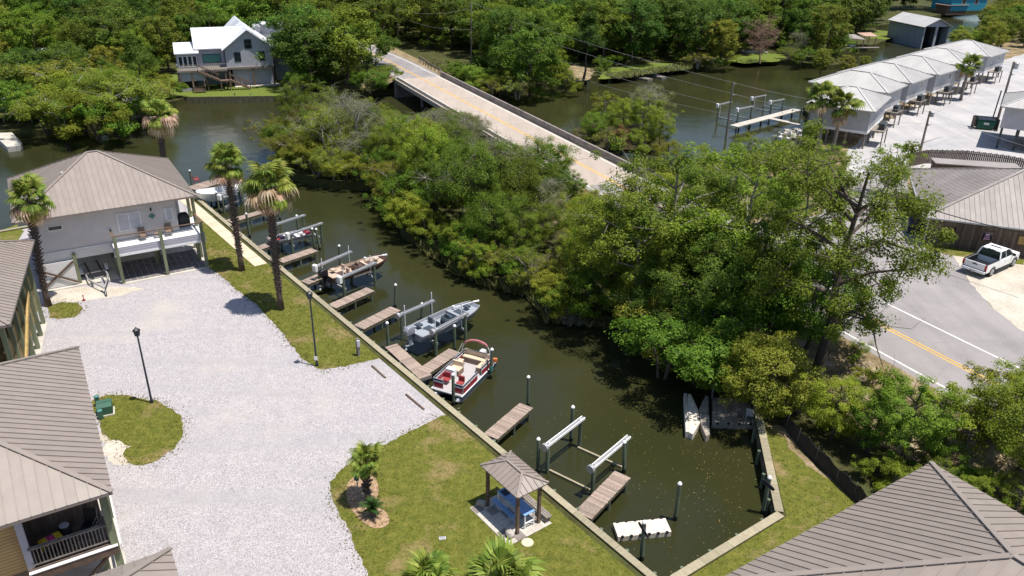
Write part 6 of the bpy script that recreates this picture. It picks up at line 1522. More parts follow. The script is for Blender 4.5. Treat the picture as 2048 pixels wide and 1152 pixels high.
# jet ski tucked under the white boat
# ---- red pontoon boat in the water: bow (gate) towards the seawall
sa, sb = px(866, 771, -.35).xy, px(920, 796, -.35).xy; mid = (sa+sb)/2
far_ = (px(978, 740, -.35).xy + px(922, 716, -.35).xy)/2
d_p = (far_-mid); PLn, PB = 5.0, 2.35
t = thing('pontoon_boat', 'red and white pontoon boat with folded maroon canopy', 'boat', (mid.x, mid.y, WATER), math.atan2(d_p.y, d_p.x))
for s in (-1, 1):
    MB().tube([(-.25, s*.85, .28), (.25, s*.85, .16), (PLn-.1, s*.85, .16), (PLn+.05, s*.85, .18)], [.04, .3, .3, .22], 14).build('pontoon', MAT['alu'], t, smooth=True)
MB().box(0, PLn, -PB/2, PB/2, .5, .6).build('deck', MAT['boat_white'], t); MB().box(.03, PLn-.03, -PB/2+.05, PB/2-.05, .601, .612).build('floor', MAT['boat_floor'], t)
for s in (-1, 1): MB().box(0, PLn, s*(PB/2+.02)-.018, s*(PB/2+.02)+.018, .36, .56).build('side_trim', MAT['boat_dark'], t)
MB().box(.1, PLn-.05, .55, .57, .3, .49).build('cross_beam', MAT['galv'], t); MB().box(.1, PLn-.05, -.57, -.55, .3, .49).build('cross_beam', MAT['galv'], t)
def fence(p, q, n=3, gate=False):
    p, q = Vector(p), Vector(q)
    for k in range(n):
        a, b = p.lerp(q, (k+.03)/n), p.lerp(q, (k+.97)/n)
        MB().beam(a.to_3d()+Vector((0, 0, .83)), b.to_3d()+Vector((0, 0, .84)), .03, .40).build('red_panel', MAT['red'], t)
        MB().beam(a.to_3d()+Vector((0, 0, 1.07)), b.to_3d()+Vector((0, 0, 1.07)), .034, .12).build('white_stripe', MAT['boat_white'], t)
        MB().beam(a.to_3d()+Vector((0, 0, 1.185)), b.to_3d()+Vector((0, 0, 1.185)), .03, .1).build('navy_stripe', MAT['navy'], t)
    MB().tube([p.to_3d()+Vector((0, 0, .6)), p.to_3d()+Vector((0, 0, 1.27)), q.to_3d()+Vector((0, 0, 1.27)), q.to_3d()+Vector((0, 0, .6))], .025, 6).build('rail', MAT['alu'], t)
    for k in range(1, n): c = p.lerp(q, k/n); MB().tube([c.to_3d()+Vector((0, 0, .6)), c.to_3d()+Vector((0, 0, 1.27))], .018, 5).build('stanchion', MAT['alu'], t)
yb = PB/2-.06
fence((.25, yb), (PLn-.5, yb), 4); fence((.25, -yb), (2.2, -yb), 2); fence((2.85, -yb), (PLn-.5, -yb), 2); fence((.25, yb-.04), (.25, .38), 1); fence((.25, -.38), (.25, -yb+.04), 1); fence((PLn-.5, yb-.03), (PLn-.5, -.4), 2)
for x, y, rzz in ((.95, .55, math.pi), (.95, -.5, math.pi)):
    boat_seat(t, x, y, .612, 'red_dull', rzz)
# helm bench and rear lounge
def bench(x0, x1, y0, y1, back=None):
    o = bevel(MB().box(x0, x1, y0, y1, .615, .98).build('bench', MAT['cushion_dark'], t), .03); bevel(MB().box(x0+.01, x1-.01, y0+.01, y1-.01, .982, 1.06).build('cushion', MAT['cushion'], o), .03)
    if back: bevel(MB().box(*back, .99, 1.42).build('backrest', MAT['cushion'], o), .04)
bench(2.0, 2.75, .2, 1.0, (2.62, 2.76, .2, 1.0)); bench(3.9, 4.45, -1.0, 1.0, (4.35, 4.47, -1.0, 1.0)); bench(3.0, 3.85, -1.05, -.55, (3.0, 3.85, -1.1, -1.0)); bench(3.0, 3.6, .62, 1.05)
bevel(MB().box(1.55, 1.95, .3, .95, .615, 1.35).build('console', MAT['boat_white'], t), .05)
outboard(t, PLn-.2, .55, 'boat_white', .9)
for o_ in [c for c in t.children if c.name.startswith('outboard')]:
    o_.rotation_euler.z = math.pi; o_.location = (2*(PLn-.2)+.0, 0, 0)
# folded canopy on its hoop at the stern
hp = [(PLn-.9+.28*math.sin(a), -yb*math.cos(a)*1.0, 1.25+.95*math.sin(a)**.6 if math.sin(a) > 0 else 1.25) for a in [math.pi*i/14 for i in range(15)]]
MB().tube(hp, .03, 6).build('canopy_hoop', MAT['alu'], t)
MB().tube([(x+.02, y*.99, z+.05) for x, y, z in hp[3:13]], [.03, .07, .09, .08, .09, .08, .09, .08, .08, .04], 8).build('canopy', MAT['canopy'], t, smooth=True)
MB().add([hp[3], hp[5], hp[7], (hp[7][0]+.3, hp[7][1], hp[7][2]-.3), (hp[5][0]+.35, hp[5][1], hp[5][2]-.35), (hp[3][0]+.2, hp[3][1], hp[3][2]-.2)], [(0, 1, 4, 5), (1, 2, 3, 4)]).build('canopy_flap', MAT['canopy'], t)
for s in (-1, 1): MB().tube([(PLn-1.9, s*yb, 1.27), (PLn-.75, s*yb, 1.9)], .018, 5).build('canopy_strut', MAT['alu'], t)
v_ = thing('life_vest', 'orange life vest hanging at the pontoon boat stern corner', 'life vest', t.matrix_basis @ Vector((PLn-.25, -yb-.0, 1.0)) if False else (mid + Matrix.Rotation(t.rotation_euler.z, 2) @ Vector((PLn-.35, -yb-.1))).to_3d() + Vector((0, 0, WATER+.9)))
bevel(MB().cbox((0, 0, 0), (.32, .16, .34)).build('vest', MAT['orange'], v_), .05)
# swim ladder / fender at the bow
MB().tube([(-.2, .75, .45), (-.35, .78, -.35)], .06, 8).build('fender', MAT['white_plastic'], t)

# ================================================================ PICKUP
ra_, rb_ = px(1978, 552, 1.17).xy, px(2019, 533.5, 1.17).xy; hd = (rb_-ra_).normalized(); th_ = math.atan2(hd.y, hd.x); lat = Vector((-hd.y, hd.x))
ctr = ra_ + lat*.86                                 # middle of the rear axle
tk = thing('pickup_truck', 'white crew cab pickup parked on the pale sand lot', 'pickup truck', (ctr.x, ctr.y, 1.17), th_)
W2 = 1.0
def sect(x, w, z0, z1, r=.1):
    return [(x, -w, z0), (x, -w*1.0, z0+.3), (x, -w*1.0, z1-.12), (x, -w*.96, z1), (x, w*.96, z1), (x, w, z1-.12), (x, w, z0+.3), (x, w, z0)]
# front body + hood
m_ = MB(); m_.loft([sect(1.0, W2, .48, 1.22), sect(3.2, W2, .46, 1.2), sect(4.3, W2*.99, .46, 1.2), sect(4.62, W2*.94, .5, 1.12), sect(4.72, W2*.85, .55, 1.0)]); bevel(m_.build('body', MAT['truck_white'], tk), .05, 3)
# bed walls and floor
MB().box(-1.12, .995, -W2*.96, W2*.96, .52, .74).build('bed_floor', MAT['black'], tk)
for s in (-1, 1): bevel(MB().box(-1.12, .995, min(s*.86, s*W2), max(s*.86, s*W2), .745, 1.27).build('bed_side', MAT['truck_white'], tk), .03)
for s in (-1, 1): MB().box(-1.1, .99, min(s*.82, s*.858), max(s*.82, s*.858), .745, 1.24).build('bed_liner', MAT['black'], tk)
for s in (-1, 1): MB().box(-1.12, .99, min(s*.86, s*.999), max(s*.86, s*.999), 1.272, 1.29).build('bed_rail', MAT['black'], tk)
for s in (-1, 1): bevel(MB().box(-1.12, .995, min(s*.90, s*(W2-.005)), max(s*.90, s*(W2-.005)), .5, .742).build('lower_panel', MAT['truck_white'], tk), .02)
tg = bevel(MB().box(-1.21, -1.125, -.84, .84, .72, 1.27).build('tailgate', MAT['truck_white'], tk), .03)
MB().box(-1.218, -1.211, -.22, .22, 1.05, 1.13).build('tailgate_badge', MAT['boat_dark'], tg)
MB().box(-1.22, -1.211, -.12, .12, 1.15, 1.21).build('tailgate_handle', MAT['black'], tg)
bevel(MB().box(-1.34, -1.2, -.98, .98, .46, .69).build('rear_bumper', MAT['truck_white'], tk), .04)
MB().box(-1.35, -1.341, -.22, .22, .5, .64).build('licence_plate', MAT['lilac_trim'], tk); MB().box(-1.36, -1.1, -.05, .05, .36, .455).build('hitch', MAT['galv'], tk)
for s in (-1, 1): MB().box(-1.215, -1.13, min(s*.845, s*.995), max(s*.845, s*.995), .8, 1.22).build('tail_light', MAT['tail_red'], tk)
# cab
gl_ = MB(); gl_.loft([[(x0, -w, z), (x1, -w, z), (x1, w, z), (x0, w, z)] for z, x0, x1, w in ((1.21, 1.0, 3.35, .93), (1.5, 1.08, 3.05, .86), (1.82, 1.2, 2.62, .76))]); gl_.build('window_glass', MAT['glass'], tk)
rf_ = MB(); rf_.loft([[(1.18, -.77, 1.8), (2.66, -.77, 1.8), (2.66, .77, 1.8), (1.18, .77, 1.8)], [(1.24, -.73, 1.9), (2.52, -.73, 1.9), (2.52, .73, 1.9), (1.24, .73, 1.9)]]); bevel(rf_.build('cab_roof', MAT['truck_white'], tk), .04, 3)
MB().box(1.85, 2.1, -.45, .45, 1.901, 1.91).build('sunroof', MAT['black'], tk); MB().box(1.19, 1.25, -.3, .3, 1.83, 1.875).build('brake_light', MAT['black'], tk)
for s in (-1, 1):
    for p, q in (((1.0, s*.945, 1.2), (1.2, s*.775, 1.84)), ((2.1, s*.945, 1.2), (2.0, s*.775, 1.84)), ((3.38, s*.94, 1.2), (2.64, s*.775, 1.84))): MB().beam(p, q, .1, .05).build('pillar', MAT['truck_white'], tk)
    MB().beam((1.0, s*.945, 1.22), (3.38, s*.945, 1.22), .06, .05).build('beltline', MAT['truck_white'], tk)
    mr_ = MB().cbox((3.05, s*1.1, 1.32), (.12, .26, .24)); bevel(mr_.build('mirror', MAT['black'], tk), .03)
    for x, nm in ((1.75, 'door_handle'), (2.75, 'door_handle')): MB().box(x, x+.18, min(s*1.0, s*1.02), max(s*1.0, s*1.02), 1.02, 1.06).build(nm, MAT['galv'], tk)
    MB().box(.75, 3.2, min(s*.9, s*1.06), max(s*.9, s*1.06), .36, .42).build('running_board', MAT['black'], tk)
    for x in (0, 3.75):
        wl_ = MB().tube([(x, s*.74, .4), (x, s*1.0, .4)], .4, 22).build('wheel', MAT['tyre'], tk)
        MB().tube([(x, s*.98, .4), (x, s*1.012, .4)], .27, 16).build('rim', MAT['galv'], wl_); MB().tube([(x, s*1.0, .4), (x, s*1.02, .4)], .07, 10).build('hub', MAT['dark_metal'], wl_)
        for k in range(6): a_ = k*math.pi/3; MB().beam((x+.08*math.cos(a_), s*1.018, .4+.08*math.sin(a_)), (x+.25*math.cos(a_), s*1.018, .4+.25*math.sin(a_)), .05, .02, (0, 1, 0)).build('spoke', MAT['alu'], wl_)
        ar = [(x+.52*math.cos(q), .42+.5*math.sin(q)) for q in [math.pi*k/10 for k in range(11)]]; ai = [(x+.43*math.cos(q), .42+.42*math.sin(q)) for q in [math.pi*k/10 for k in range(11)]]
        m2 = MB(); n_ = 11
        m2.v = [(u, s*1.012, v) for u, v in ar] + [(u, s*1.012, v) for u, v in ai] + [(u, s*.8, v) for u, v in ai]; m2.f = [(i, i+1, n_+i+1, n_+i) for i in range(10)] + [(n_+i, n_+i+1, 2*n_+i+1, 2*n_+i) for i in range(10)]
        m2.build('wheel_arch', MAT['black'], tk)

# mooring lines of the pontoon boat
def rope(label, a, b, sag=.15):
    a, b = Vector(a), Vector(b); tag(MB().tube([a.lerp(b, i/10) - Vector((0, 0, sag*4*(i/10)*(1-i/10))) for i in range(11)], .018, 5).build('mooring_line', MAT['cap_wood']), label, 'rope', 'mooring lines')
zr_ = t.rotation_euler.z
def pt(x, y, z): return (mid + Matrix.Rotation(zp, 2) @ Vector((x, y))).to_3d() + Vector((0, 0, WATER+z))
zp = math.atan2(d_p.y, d_p.x)
b = px(981, 757, WATER); rope('mooring line from the pontoon boat stern to the fendered piling', pt(PLn-.1, -PB/2+.1, .62), (b.x, b.y, .2))
b = px(907, 810, WATER); rope('mooring line from the pontoon boat bow to the front piling', pt(.05, -PB/2+.1, .62), (b.x, b.y, .1))
b = px(912, 703, Z0); rope('mooring line from the pontoon boat to the L shaped pier', pt(PLn-.3, PB/2-.1, .62), (b.x, b.y, Z0+.02), .1)
ORDN = ['first', 'second', 'third', 'fourth', 'fifth', 'sixth', 'seventh', 'eighth', 'ninth', 'tenth', 'eleventh', 'twelfth', 'thirteenth', 'fourteenth', 'fifteenth', 'sixteenth', 'seventeenth']
def ordinal(lst, i): return ORDN[sorted(range(len(lst)), key=lambda k: lst[k][0]).index(i)]

proto('bigoak', seed=31, Ht=15, Rad=7.0, nleaf=42000, leaf=.20, clump=.95, clumps=150, mat='leaf_green', clear=.3, nlimb=18, trunk_r=.42, hollow=.45, lean=1.5, twigs=120)
proto('tall', seed=32, Ht=14, Rad=4.6, nleaf=25000, leaf=.21, clump=.8, clumps=140, mat='leaf_green', clear=.25, nlimb=15, trunk_r=.28, bark='bark_pale', hollow=.4)
proto('tall2', seed=33, Ht=14, Rad=4.4, nleaf=23000, leaf=.21, clump=.75, clumps=135, mat='leaf_yellow', clear=.22, nlimb=15, trunk_r=.26, bark='bark_pale', hollow=.4)

SKYLINE = [(480, 300), (505, 248), (540, 195), (600, 170), (650, 160), (700, 172), (745, 190), (765, 215), (830, 225), (860, 215), (900, 205), (945, 230), (985, 280), (1012, 296), (1040, 282), (1075, 268), (1105, 270), (1125, 305), (1150, 345), (1180, 380), (1225, 378), (1255, 345), (1300, 325), (1340, 305), (1420, 285), (1500, 268), (1600, 280), (1680, 285), (1760, 290), (1850, 340)]
def skyline(x):
    for (x0, y0), (x1, y1) in zip(SKYLINE, SKYLINE[1:]):
        if x0 <= x <= x1: return y0 + (y1-y0)*(x-x0)/(x1-x0)
    return 300
def road_dist(x, y):
    best = 1e9
    for a, b in zip(RC, RC[1:]):
        ab = b-a; t = max(0, min(1, (Vector((x, y))-a).dot(ab)/ab.length_squared)); best = min(best, (Vector((x, y))-(a+ab*t)).length)
    return best

# ---- thicket between the canal and the bridge road
THICKET = {'oak1': 'mid green broadleaf tree in the thicket', 'oak2': 'dark green broadleaf tree in the thicket',
    'oak3': 'yellow green leafy tree in the thicket', 'maple': 'loose green open tree in the thicket',
    'twiggy': 'grey half bare tree in the thicket', 'twiggy2': 'olive twiggy tree in the thicket',
    'shrub1': 'yellow green shrub on the thicket bank', 'shrub2': 'green shrub on the thicket bank', 'shrub3': 'olive shrub on the thicket bank', 'pine': 'young pine in the thicket'}
TZ = [(640, 'at its left tip'), (760, 'opposite the white boat'), (860, 'opposite the small red boat'), (960, 'opposite the tan boat'), (1060, 'opposite the grey bass boat'), (1160, 'opposite the pontoon boat'), (1260, 'beside the fallen branches'), (1360, 'by the leaning pale trunk'), (4000, 'near the big oak')]
TD_ = [(300, 'against the bridge'), (420, 'in the back rows'), (520, 'in the middle rows'), (620, 'in the front rows'), (2000, 'at the waterline')]
def tlab(kind, bx, by): return THICKET[kind].replace(' between the canal and the bridge', '').replace(' between canal and bridge', '').replace(' overhanging the water along the thicket bank', ' on the canal side thicket bank') + ' ' + next(n for l, n in TZ if bx < l) + ' ' + next(n for l, n in TD_ if by < l)
W_EDGE = [Vector(p) for p in ISLAND_W[:18]]
island_area = ISLAND_W[:20] + [(10.0, 84), (17.0, 69), (20.5, 60), (20, 50)]
def edge_dist(x, y):
    best = 1e9
    for a, b in zip(W_EDGE, W_EDGE[1:]):
        ab = b-a; t = max(0, min(1, (Vector((x, y))-a).dot(ab)/ab.length_squared)); best = min(best, (Vector((x, y))-(a+ab*t)).length)
    return best
placed = []
def free(x, y, d): return all((x-a)**2+(y-b)**2 > d*d for a, b in placed)
ra = random.Random(11)
for a, b in zip(W_EDGE, W_EDGE[1:]):                     # shrubs that hang over the bank
    L = (b-a).length; k = max(1, round(L/2.1)); nrm = Vector((-(b-a).y, (b-a).x)).normalized()
    for j in range(k):
        p = a + (b-a)*((j+ra.uniform(.2, .8))/k)
        inward = nrm if inside(p + nrm*1.0, island_area) else -nrm
        p = p + inward*ra.uniform(.2, .9)
        if road_dist(p.x, p.y) < 6: continue
        bx, by = proj(p.x, p.y, 0); hc = top_z(p, bx, skyline(bx)+6)
        kind = ra.choice(['shrub1', 'shrub2', 'shrub2', 'shrub3', 'shrub1'] if p.y < 84 else ['shrub3', 'shrub3', 'shrub1', 'shrub2'])
        tree(kind, p.x, p.y, -.05, min(ra.uniform(2.4, 4.2), hc), tlab(kind, bx, by), 'shrub', 'thicket along the canal', rz=ra.uniform(0, 6.28))
        placed.append((p.x, p.y))
tries = 0
while tries < 9000:
    tries += 1
    x, y = ra.uniform(-32, 24), ra.uniform(42, 112)
    if not inside((x, y), island_area) or road_dist(x, y) < 6.2 or edge_dist(x, y) < 1.6: continue
    bx, by = proj(x, y, 0); hc = top_z((x, y), bx, skyline(bx)+4)
    if by > 690 and bx > 1380: continue
    if not free(x, y, 2.7): continue
    left = bx < 800
    kind = ra.choice(['twiggy', 'twiggy2', 'twiggy', 'oak3', 'twiggy2', 'maple', 'oak1'] if left else ['oak1', 'oak3', 'oak2', 'maple', 'oak1', 'oak3', 'twiggy', 'pine', 'maple'])
    if y > 80 and not left: kind = ra.choice(['twiggy', 'oak1', 'maple', 'twiggy2', 'oak3', 'oak1'])
    hm = ra.uniform(5.0, 10.0) if left else ra.choice([ra.uniform(3.2, 5.5), ra.uniform(5.5, 8), ra.uniform(7.5, 10)])
    if kind == 'pine': hm = min(hm, 8)
    if kind == 'shrub3': hm = min(hm, 4.5)
    h = min(hm, hc)
    if h < 1.6: continue
    tree(kind, x, y, -.05, h, tlab(kind, bx, by), 'shrub' if kind.startswith('shrub') else 'tree', 'thicket along the canal', rz=ra.uniform(0, 6.28), wide=max(1.0, min(1.5, 4.2/h)) if h < 4.5 else ra.uniform(.78, .98))
    placed.append((x, y))

# ---- big trees between the canal and the near road
bo = px(1628, 764, .0)
tree('bigoak', bo.x, bo.y, .0, top_z(bo, 1730, 300), 'tall open crowned oak with long limbs reaching right over the road', rz=0.2, wide=.84)
for i, (k, bx, by, ty, lab) in enumerate([
    ('tall', 1255, 655, 345, 'tall pale barked tree standing at the water edge with a leaning bare trunk'),
    ('tall', 1345, 640, 282, 'tall dense green tree left of the big oak'),
    ('tall2', 1455, 650, 272, 'tall yellow green tree just left of the big oak'),
    ('tall2', 1560, 625, 320, 'yellow green tree filling the left side of the big oak crown'),
    ('tall', 1410, 560, 285, 'tall green tree in the second row left of the big oak'),
    ('oak1', 1600, 720, 500, 'ivy covered tree at the foot of the big oak'),
    ('oak2', 1405, 690, 460, 'dark tree behind the round olive tree'),
    ('maple', 1490, 700, 440, 'loose green tree between the round tree and the big oak'),
    ('oak2', 1320, 690, 520, 'dark tree above the overhanging shrub at the canal head')]):
    tree_px(k, bx, by, ty, lab, rz=i*1.3)
tree_px('round', 1520, 826, 672, 'dense round olive green tree overhanging the floating docks', rz=.5, wide=1.02)
for i, (k, bx, by, ty, lab) in enumerate([
    ('shrub2', 1325, 745, 625, 'green shrub hanging over the water at the canal head'),
    ('shrub2', 1395, 755, 612, 'large bright green shrub left of the round olive tree'),
    ('shrub1', 1450, 752, 655, 'yellow green shrub touching the round olive tree'),
    ('shrub1', 1110, 615, 560, 'low bright green bush jutting into the canal')]):
    tree_px(k, bx, by, ty, lab, cat='shrub', rz=i*2., wide=1.15)
tree_px('barelow', 1140, 650, 618, 'bare grey fallen branches lying in the canal edge', z=-.9, cat='dead branches', name='dead_branches', wide=1.3)
# saplings on the dry bank below the road
for i, (k, bx, by, ty, lab) in enumerate([
    ('oak3', 1660, 880, 745, 'yellow green sapling at the left end of the dry bank'),
    ('maple', 1735, 905, 770, 'leafy green sapling behind the black silt fence'),
    ('maple', 1800, 930, 745, 'loose leafy sapling in the middle of the dry bank'),
    ('light', 1780, 870, 735, 'yellow green sapling close to the road edge'),
    ('light', 1850, 900, 725, 'thin pale sapling right of the middle of the dry bank'),
    ('light', 1925, 920, 755, 'round green sapling with sandy ground below it'),
    ('light', 1985, 900, 705, 'tall loose sapling overlapping the road on the right'),
    ('oak1', 2030, 960, 735, 'dense green sapling at the right edge of the photo'),
    ('oak3', 2060, 900, 690, 'yellow green tree cut off by the right edge above the roof')]):
    tree_px(k, bx, by, ty, lab, rz=i*1.7, wide=1.1 if k != 'light' else 1)
ROW = [(1650, 835, 800), (1690, 870, 820), (1620, 800, 755), (1745, 955, 905), (1795, 985, 930), (1860, 960, 905), (1925, 985, 935), (1985, 1000, 950), (2035, 1015, 955), (1700, 730, 690), (1740, 780, 735), (1830, 870, 815), (1890, 960, 900), (1955, 1000, 940)]
for i, (bx, by, ty) in enumerate(ROW):
    tree_px(['shrub2', 'shrub1', 'shrub3'][i % 3], bx, by, ty, ordinal(ROW, i) + ' low shrub from the left on the dry bank behind the silt fence', cat='shrub', group='low shrubs on the dry bank', rz=i*2.3, wide=1.1)

# ---- trees on the bank beyond the near road (left of the restaurant)
for i, (k, bx, by, ty, lab) in enumerate([
    ('oak3', 1330, 372, 275, 'yellow green tree rising past the near end of the bridge'),
    ('tall2', 1400, 385, 285, 'yellow green tree in front of the utility pole in the creek'),
    ('tall2', 1480, 380, 258, 'yellow green tree hiding the foot of the small T dock'),
    ('oak3', 1545, 372, 272, 'bright tree left of the cottage lawn'),
    ('tall2', 1600, 385, 265, 'bright yellow green tree in front of the nearest cottage'),
    ('oak3', 1660, 372, 285, 'round bright tree in front of the nearest cottage corner'),
    ('oak1', 1570, 440, 340, 'green tree between the road and the bright trees'),
    ('light', 1770, 395, 268, 'thin spindly tree standing on the asphalt edge')]):
    tree_px(k, bx, by, ty, lab, z=.6 if bx < 1700 else 1.1, rz=i*2.1)

# ---- islet right of the bridge
for i, (k, bx, by, ty, lab, cat) in enumerate([
    ('light', 1205, 268, 165, 'thin leafy tree on the islet right of the bridge', 'tree'), ('oak3', 1240, 280, 195, 'yellow green tree in the middle of the islet', 'tree'),
    ('maple', 1290, 285, 190, 'loose green tree on the right side of the islet', 'tree'), ('twiggy', 1300, 262, 165, 'half bare twiggy tree at the back of the islet', 'tree'),
    ('oak1', 1185, 285, 220, 'green tree on the left side of the islet', 'tree'), ('oak3', 1318, 300, 215, 'yellow green tree at the right tip of the islet', 'tree'),
    ('shrub3', 1170, 285, 250, 'olive shrub at the left tip of the islet', 'shrub'), ('shrub3', 1215, 300, 262, 'olive shrub in front of the islet beside the parapet', 'shrub'),
    ('reddish', 1245, 300, 255, 'rust brown dead bush on the islet', 'shrub'), ('shrub2', 1285, 305, 262, 'green shrub at the front of the islet', 'shrub')]):
    tree_px(k, bx, by, ty, lab, z=-.75, cat=cat, rz=i*1.9)

# ---- far side
HOUSE_RECT = (340, 20, 575, 185)
FARW = {}
def far(k, bx, by, ty, lab, z=0., cat='tree', **kw):
    tree_px(k, bx, by, ty, lab, z=z, cat=cat, **kw); b = px(bx, by, z); placed.append((b.x, b.y))
for i, a in enumerate([
    ('far2', 622, 178, 25, 'broad dark oak just right of the grey house'), ('far1', 690, 172, 5, 'broad oak left of the far road end'), ('far1', 742, 150, 38, 'leafy oak leaning over the far left road edge'),
    ('far4', 660, 140, -10, 'tall oak behind the oaks right of the grey house'), ('fpine', 281, 208, 40, 'tall pine with bare dark trunk left of the grey house'),
    ('far1', 1060, 190, 48, 'bright green vine covered tree right of the far bridge end'), ('far2', 1010, 178, 85, 'dark tree left of the vine covered tree'), ('far1', 1105, 175, 95, 'green tree right of the vine covered tree'),
    ('fpine', 1165, 165, -10, 'mossy tall pine right of the brown clearing'), ('far2', 1210, 120, -25, 'dark oak at the back of the bright lawn'), ('far2', 1300, 113, -25, 'very dark broad oak behind the bright lawn'), ('far2', 1392, 124, 0, 'dark oak overhanging the water right of the bright lawn'),
    ('far3', 1440, 132, 35, 'olive tree hanging over the water left of the bare tree'), ('bare', 1520, 124, 32, 'bare brown tree on the far bank'), ('twiggy', 1590, 112, 62, 'half bare pinkish tree right of the bare tree'),
    ('far3', 1640, 150, 95, 'pale green tree on the point before the pavilion'), ('far3', 1690, 158, 108, 'pale green tree at the tip of the point'), ('far3', 1728, 145, 110, 'pale green tree at the right of the point'),
    ('far1', 1665, 110, 40, 'green tree behind the open pavilion'), ('far2', 1730, 62, -20, 'dark tree left of the tall boathouse'),
    ('far2', 812, 72, -40, 'dark tree right behind the far utility pole'), ('far4', 862, 84, -45, 'tall dark tree left behind the guard rail'), ('far2', 905, 96, -20, 'dark tree in the middle behind the guard rail'), ('far2', 958, 112, -10, 'dark tree right behind the tall utility pole'), ('far2', 1005, 100, -60, 'tall dark tree farther back behind the vine covered tree'), ('far2', 760, 70, -50, 'dark tree left behind the far utility pole')]):
    far(*a, rz=i*1.1)
ROW = [(95, 262, 190), (130, 268, 185), (165, 268, 178), (200, 272, 185), (235, 268, 195), (255, 250, 150), (225, 235, 130), (320, 205, 150), (345, 196, 160), (290, 225, 165), (180, 235, 140), (110, 235, 150), (270, 240, 175), (140, 215, 120)]
for i, (bx, by, ty) in enumerate(ROW):
    far(['shrub2', 'shrub3', 'oak1', 'shrub1'][i % 4], bx, by, ty, ordinal(ROW, i) + ' bush from the left overhanging the left far bank', cat='shrub', group='bushes on the left far bank', rz=i*1.3, wide=1.25)
ROW = [(945, 172, 130), (962, 186, 150), (985, 192, 158), (920, 160, 128), (1000, 190, 140), (1035, 195, 150), (1085, 190, 150), (1130, 180, 140), (1395, 135, 105), (1425, 133, 108), (1450, 130, 100), (1575, 120, 95), (1600, 128, 98)]
for i, (bx, by, ty) in enumerate(ROW):
    far(['shrub2', 'shrub1', 'shrub3'][i % 3], bx, by, ty, ordinal(ROW, i) + ' waterside bush from the left on the far bank right of the bridge', cat='shrub', group='bushes on the right far bank', rz=i*1.7, wide=1.2)
ROW = [(600, 186, 140), (598, 196, 160), (785, 168, 135), (772, 158, 130), (740, 185, 140), (770, 176, 145), (800, 170, 145)]
for i, (bx, by, ty) in enumerate(ROW):
    far(['shrub2', 'shrub3'][i % 2], bx, by, ty, ordinal(ROW, i) + ' bush from the left between the grey house and the bridge', cat='shrub', group='bushes right of the grey house', rz=i*1.7, wide=1.2)
NLAND = NORTH
excl_px = [[(335, 192), (342, 124), (600, 112), (610, 192)], [(770, 95), (830, 92), (960, 140), (880, 160), (790, 135)], [(1195, 160), (1215, 136), (1380, 125), (1380, 142)], [(1455, 124), (1500, 106), (1572, 104), (1572, 124)], [(1735, 80), (1755, 58), (1900, 10), (1990, -20), (1960, 60), (1900, 100)], [(125, 180), (165, 148), (240, 146), (305, 160), (260, 182)], [(1120, 175), (1130, 126), (1195, 130), (1195, 165)], [(1660, 105), (1680, 70), (1770, 60), (1770, 105)]]
tries = 0
rb = random.Random(5); cand = []
while tries < 60000 and len(cand) < 620:
    tries += 1
    y = rb.uniform(106, 300); x = rb.uniform(-175, 200)*(y/200)
    if not inside((x, y), NLAND) or road_dist(x, y) < 7.0 or not free(x, y, 5.0 if x < -15 else 5.6): continue
    bx, by = proj(x, y, 0)
    if bx < -90 or bx > 2140: continue
    if any(inside((bx, by), e) for e in excl_px): continue
    if y < 150 and 300 < bx < 600: continue
    if 730 < bx < 900 and y < 176: continue
    if 885 < bx < 1000 and y < 168: continue
    if 1120 < bx < 1160 and by > 120: continue
    if 1740 < bx < 1960 and by > 20: continue
    hc = top_z((x, y), bx, -60) if 335 < bx < 590 else 99
    placed.append((x, y)); cand.append((y, x, bx, by, hc))
cand.sort()
ZONES = [(150, 'above the white roofed boathouse'), (330, 'round the tall pine'), (480, 'behind the left half of the grey house'), (620, 'behind the right half of the grey house'), (800, 'at the far road end'), (960, 'between the two far utility poles'), (1130, 'behind the vine covered tree'), (1290, 'behind the bright far lawn'), (1460, 'left of the bare tree'), (1640, 'right of the bare tree'), (3000, 'left of the tall boathouse')]
WHAT = {'far1': 'mid green tree', 'far2': 'dark green tree', 'far3': 'olive tree', 'far4': 'tall green tree', 'fpine': 'tall pine'}
far_v = []; LOW = [make_tree(seed=60+i, Ht=12, Rad=5.2, nleaf=1500, leaf=.95, clump=1.3, clumps=80, mat='leaf_green', clear=.2)[1] for i in range(3)]
LOWV = []
for me in LOW:
    q = np.zeros(len(me.vertices)*3, np.float32); me.vertices.foreach_get('co', q); LOWV.append(q.reshape(-1, 3))
nb = 0
for y, x, bx, by, hc in cand:
    k = rb.choice(['far1', 'far1', 'far2', 'far3', 'far4', 'fpine'] if bx < 600 else ['far1', 'far2', 'far2', 'far4', 'far3'])
    if bx > 1560: k = rb.choice(['far3', 'far1', 'far2', 'far3'])
    h = min(hc, rb.uniform(9.5, 14.5) if bx > 420 else rb.uniform(7.5, 13.5))
    if k == 'fpine': h = rb.uniform(13, 18)
    if bx < 560 and y < 146: h = min(h, rb.uniform(5, 9))
    zone = next(n for lim, n in ZONES if bx < lim)
    if nb < 132:
        if k != 'fpine': nb += 1
        tree(k, x, y, -.05, h, WHAT[k] + ' in the wood ' + zone + (', front rows' if y < 140 else (', second rows' if y < 165 else (', third rows' if y < 190 else ', back rows'))), group='wood ' + zone, rz=rb.uniform(0, 6.28))
    else:
        q = LOWV[rb.randrange(3)]; a = rb.uniform(0, 6.28); s = h/12; c_, s_ = math.cos(a)*s, math.sin(a)*s
        far_v.append(np.stack([q[:, 0]*c_ - q[:, 1]*s_ + x, q[:, 0]*s_ + q[:, 1]*c_ + y, q[:, 2]*s], 1))
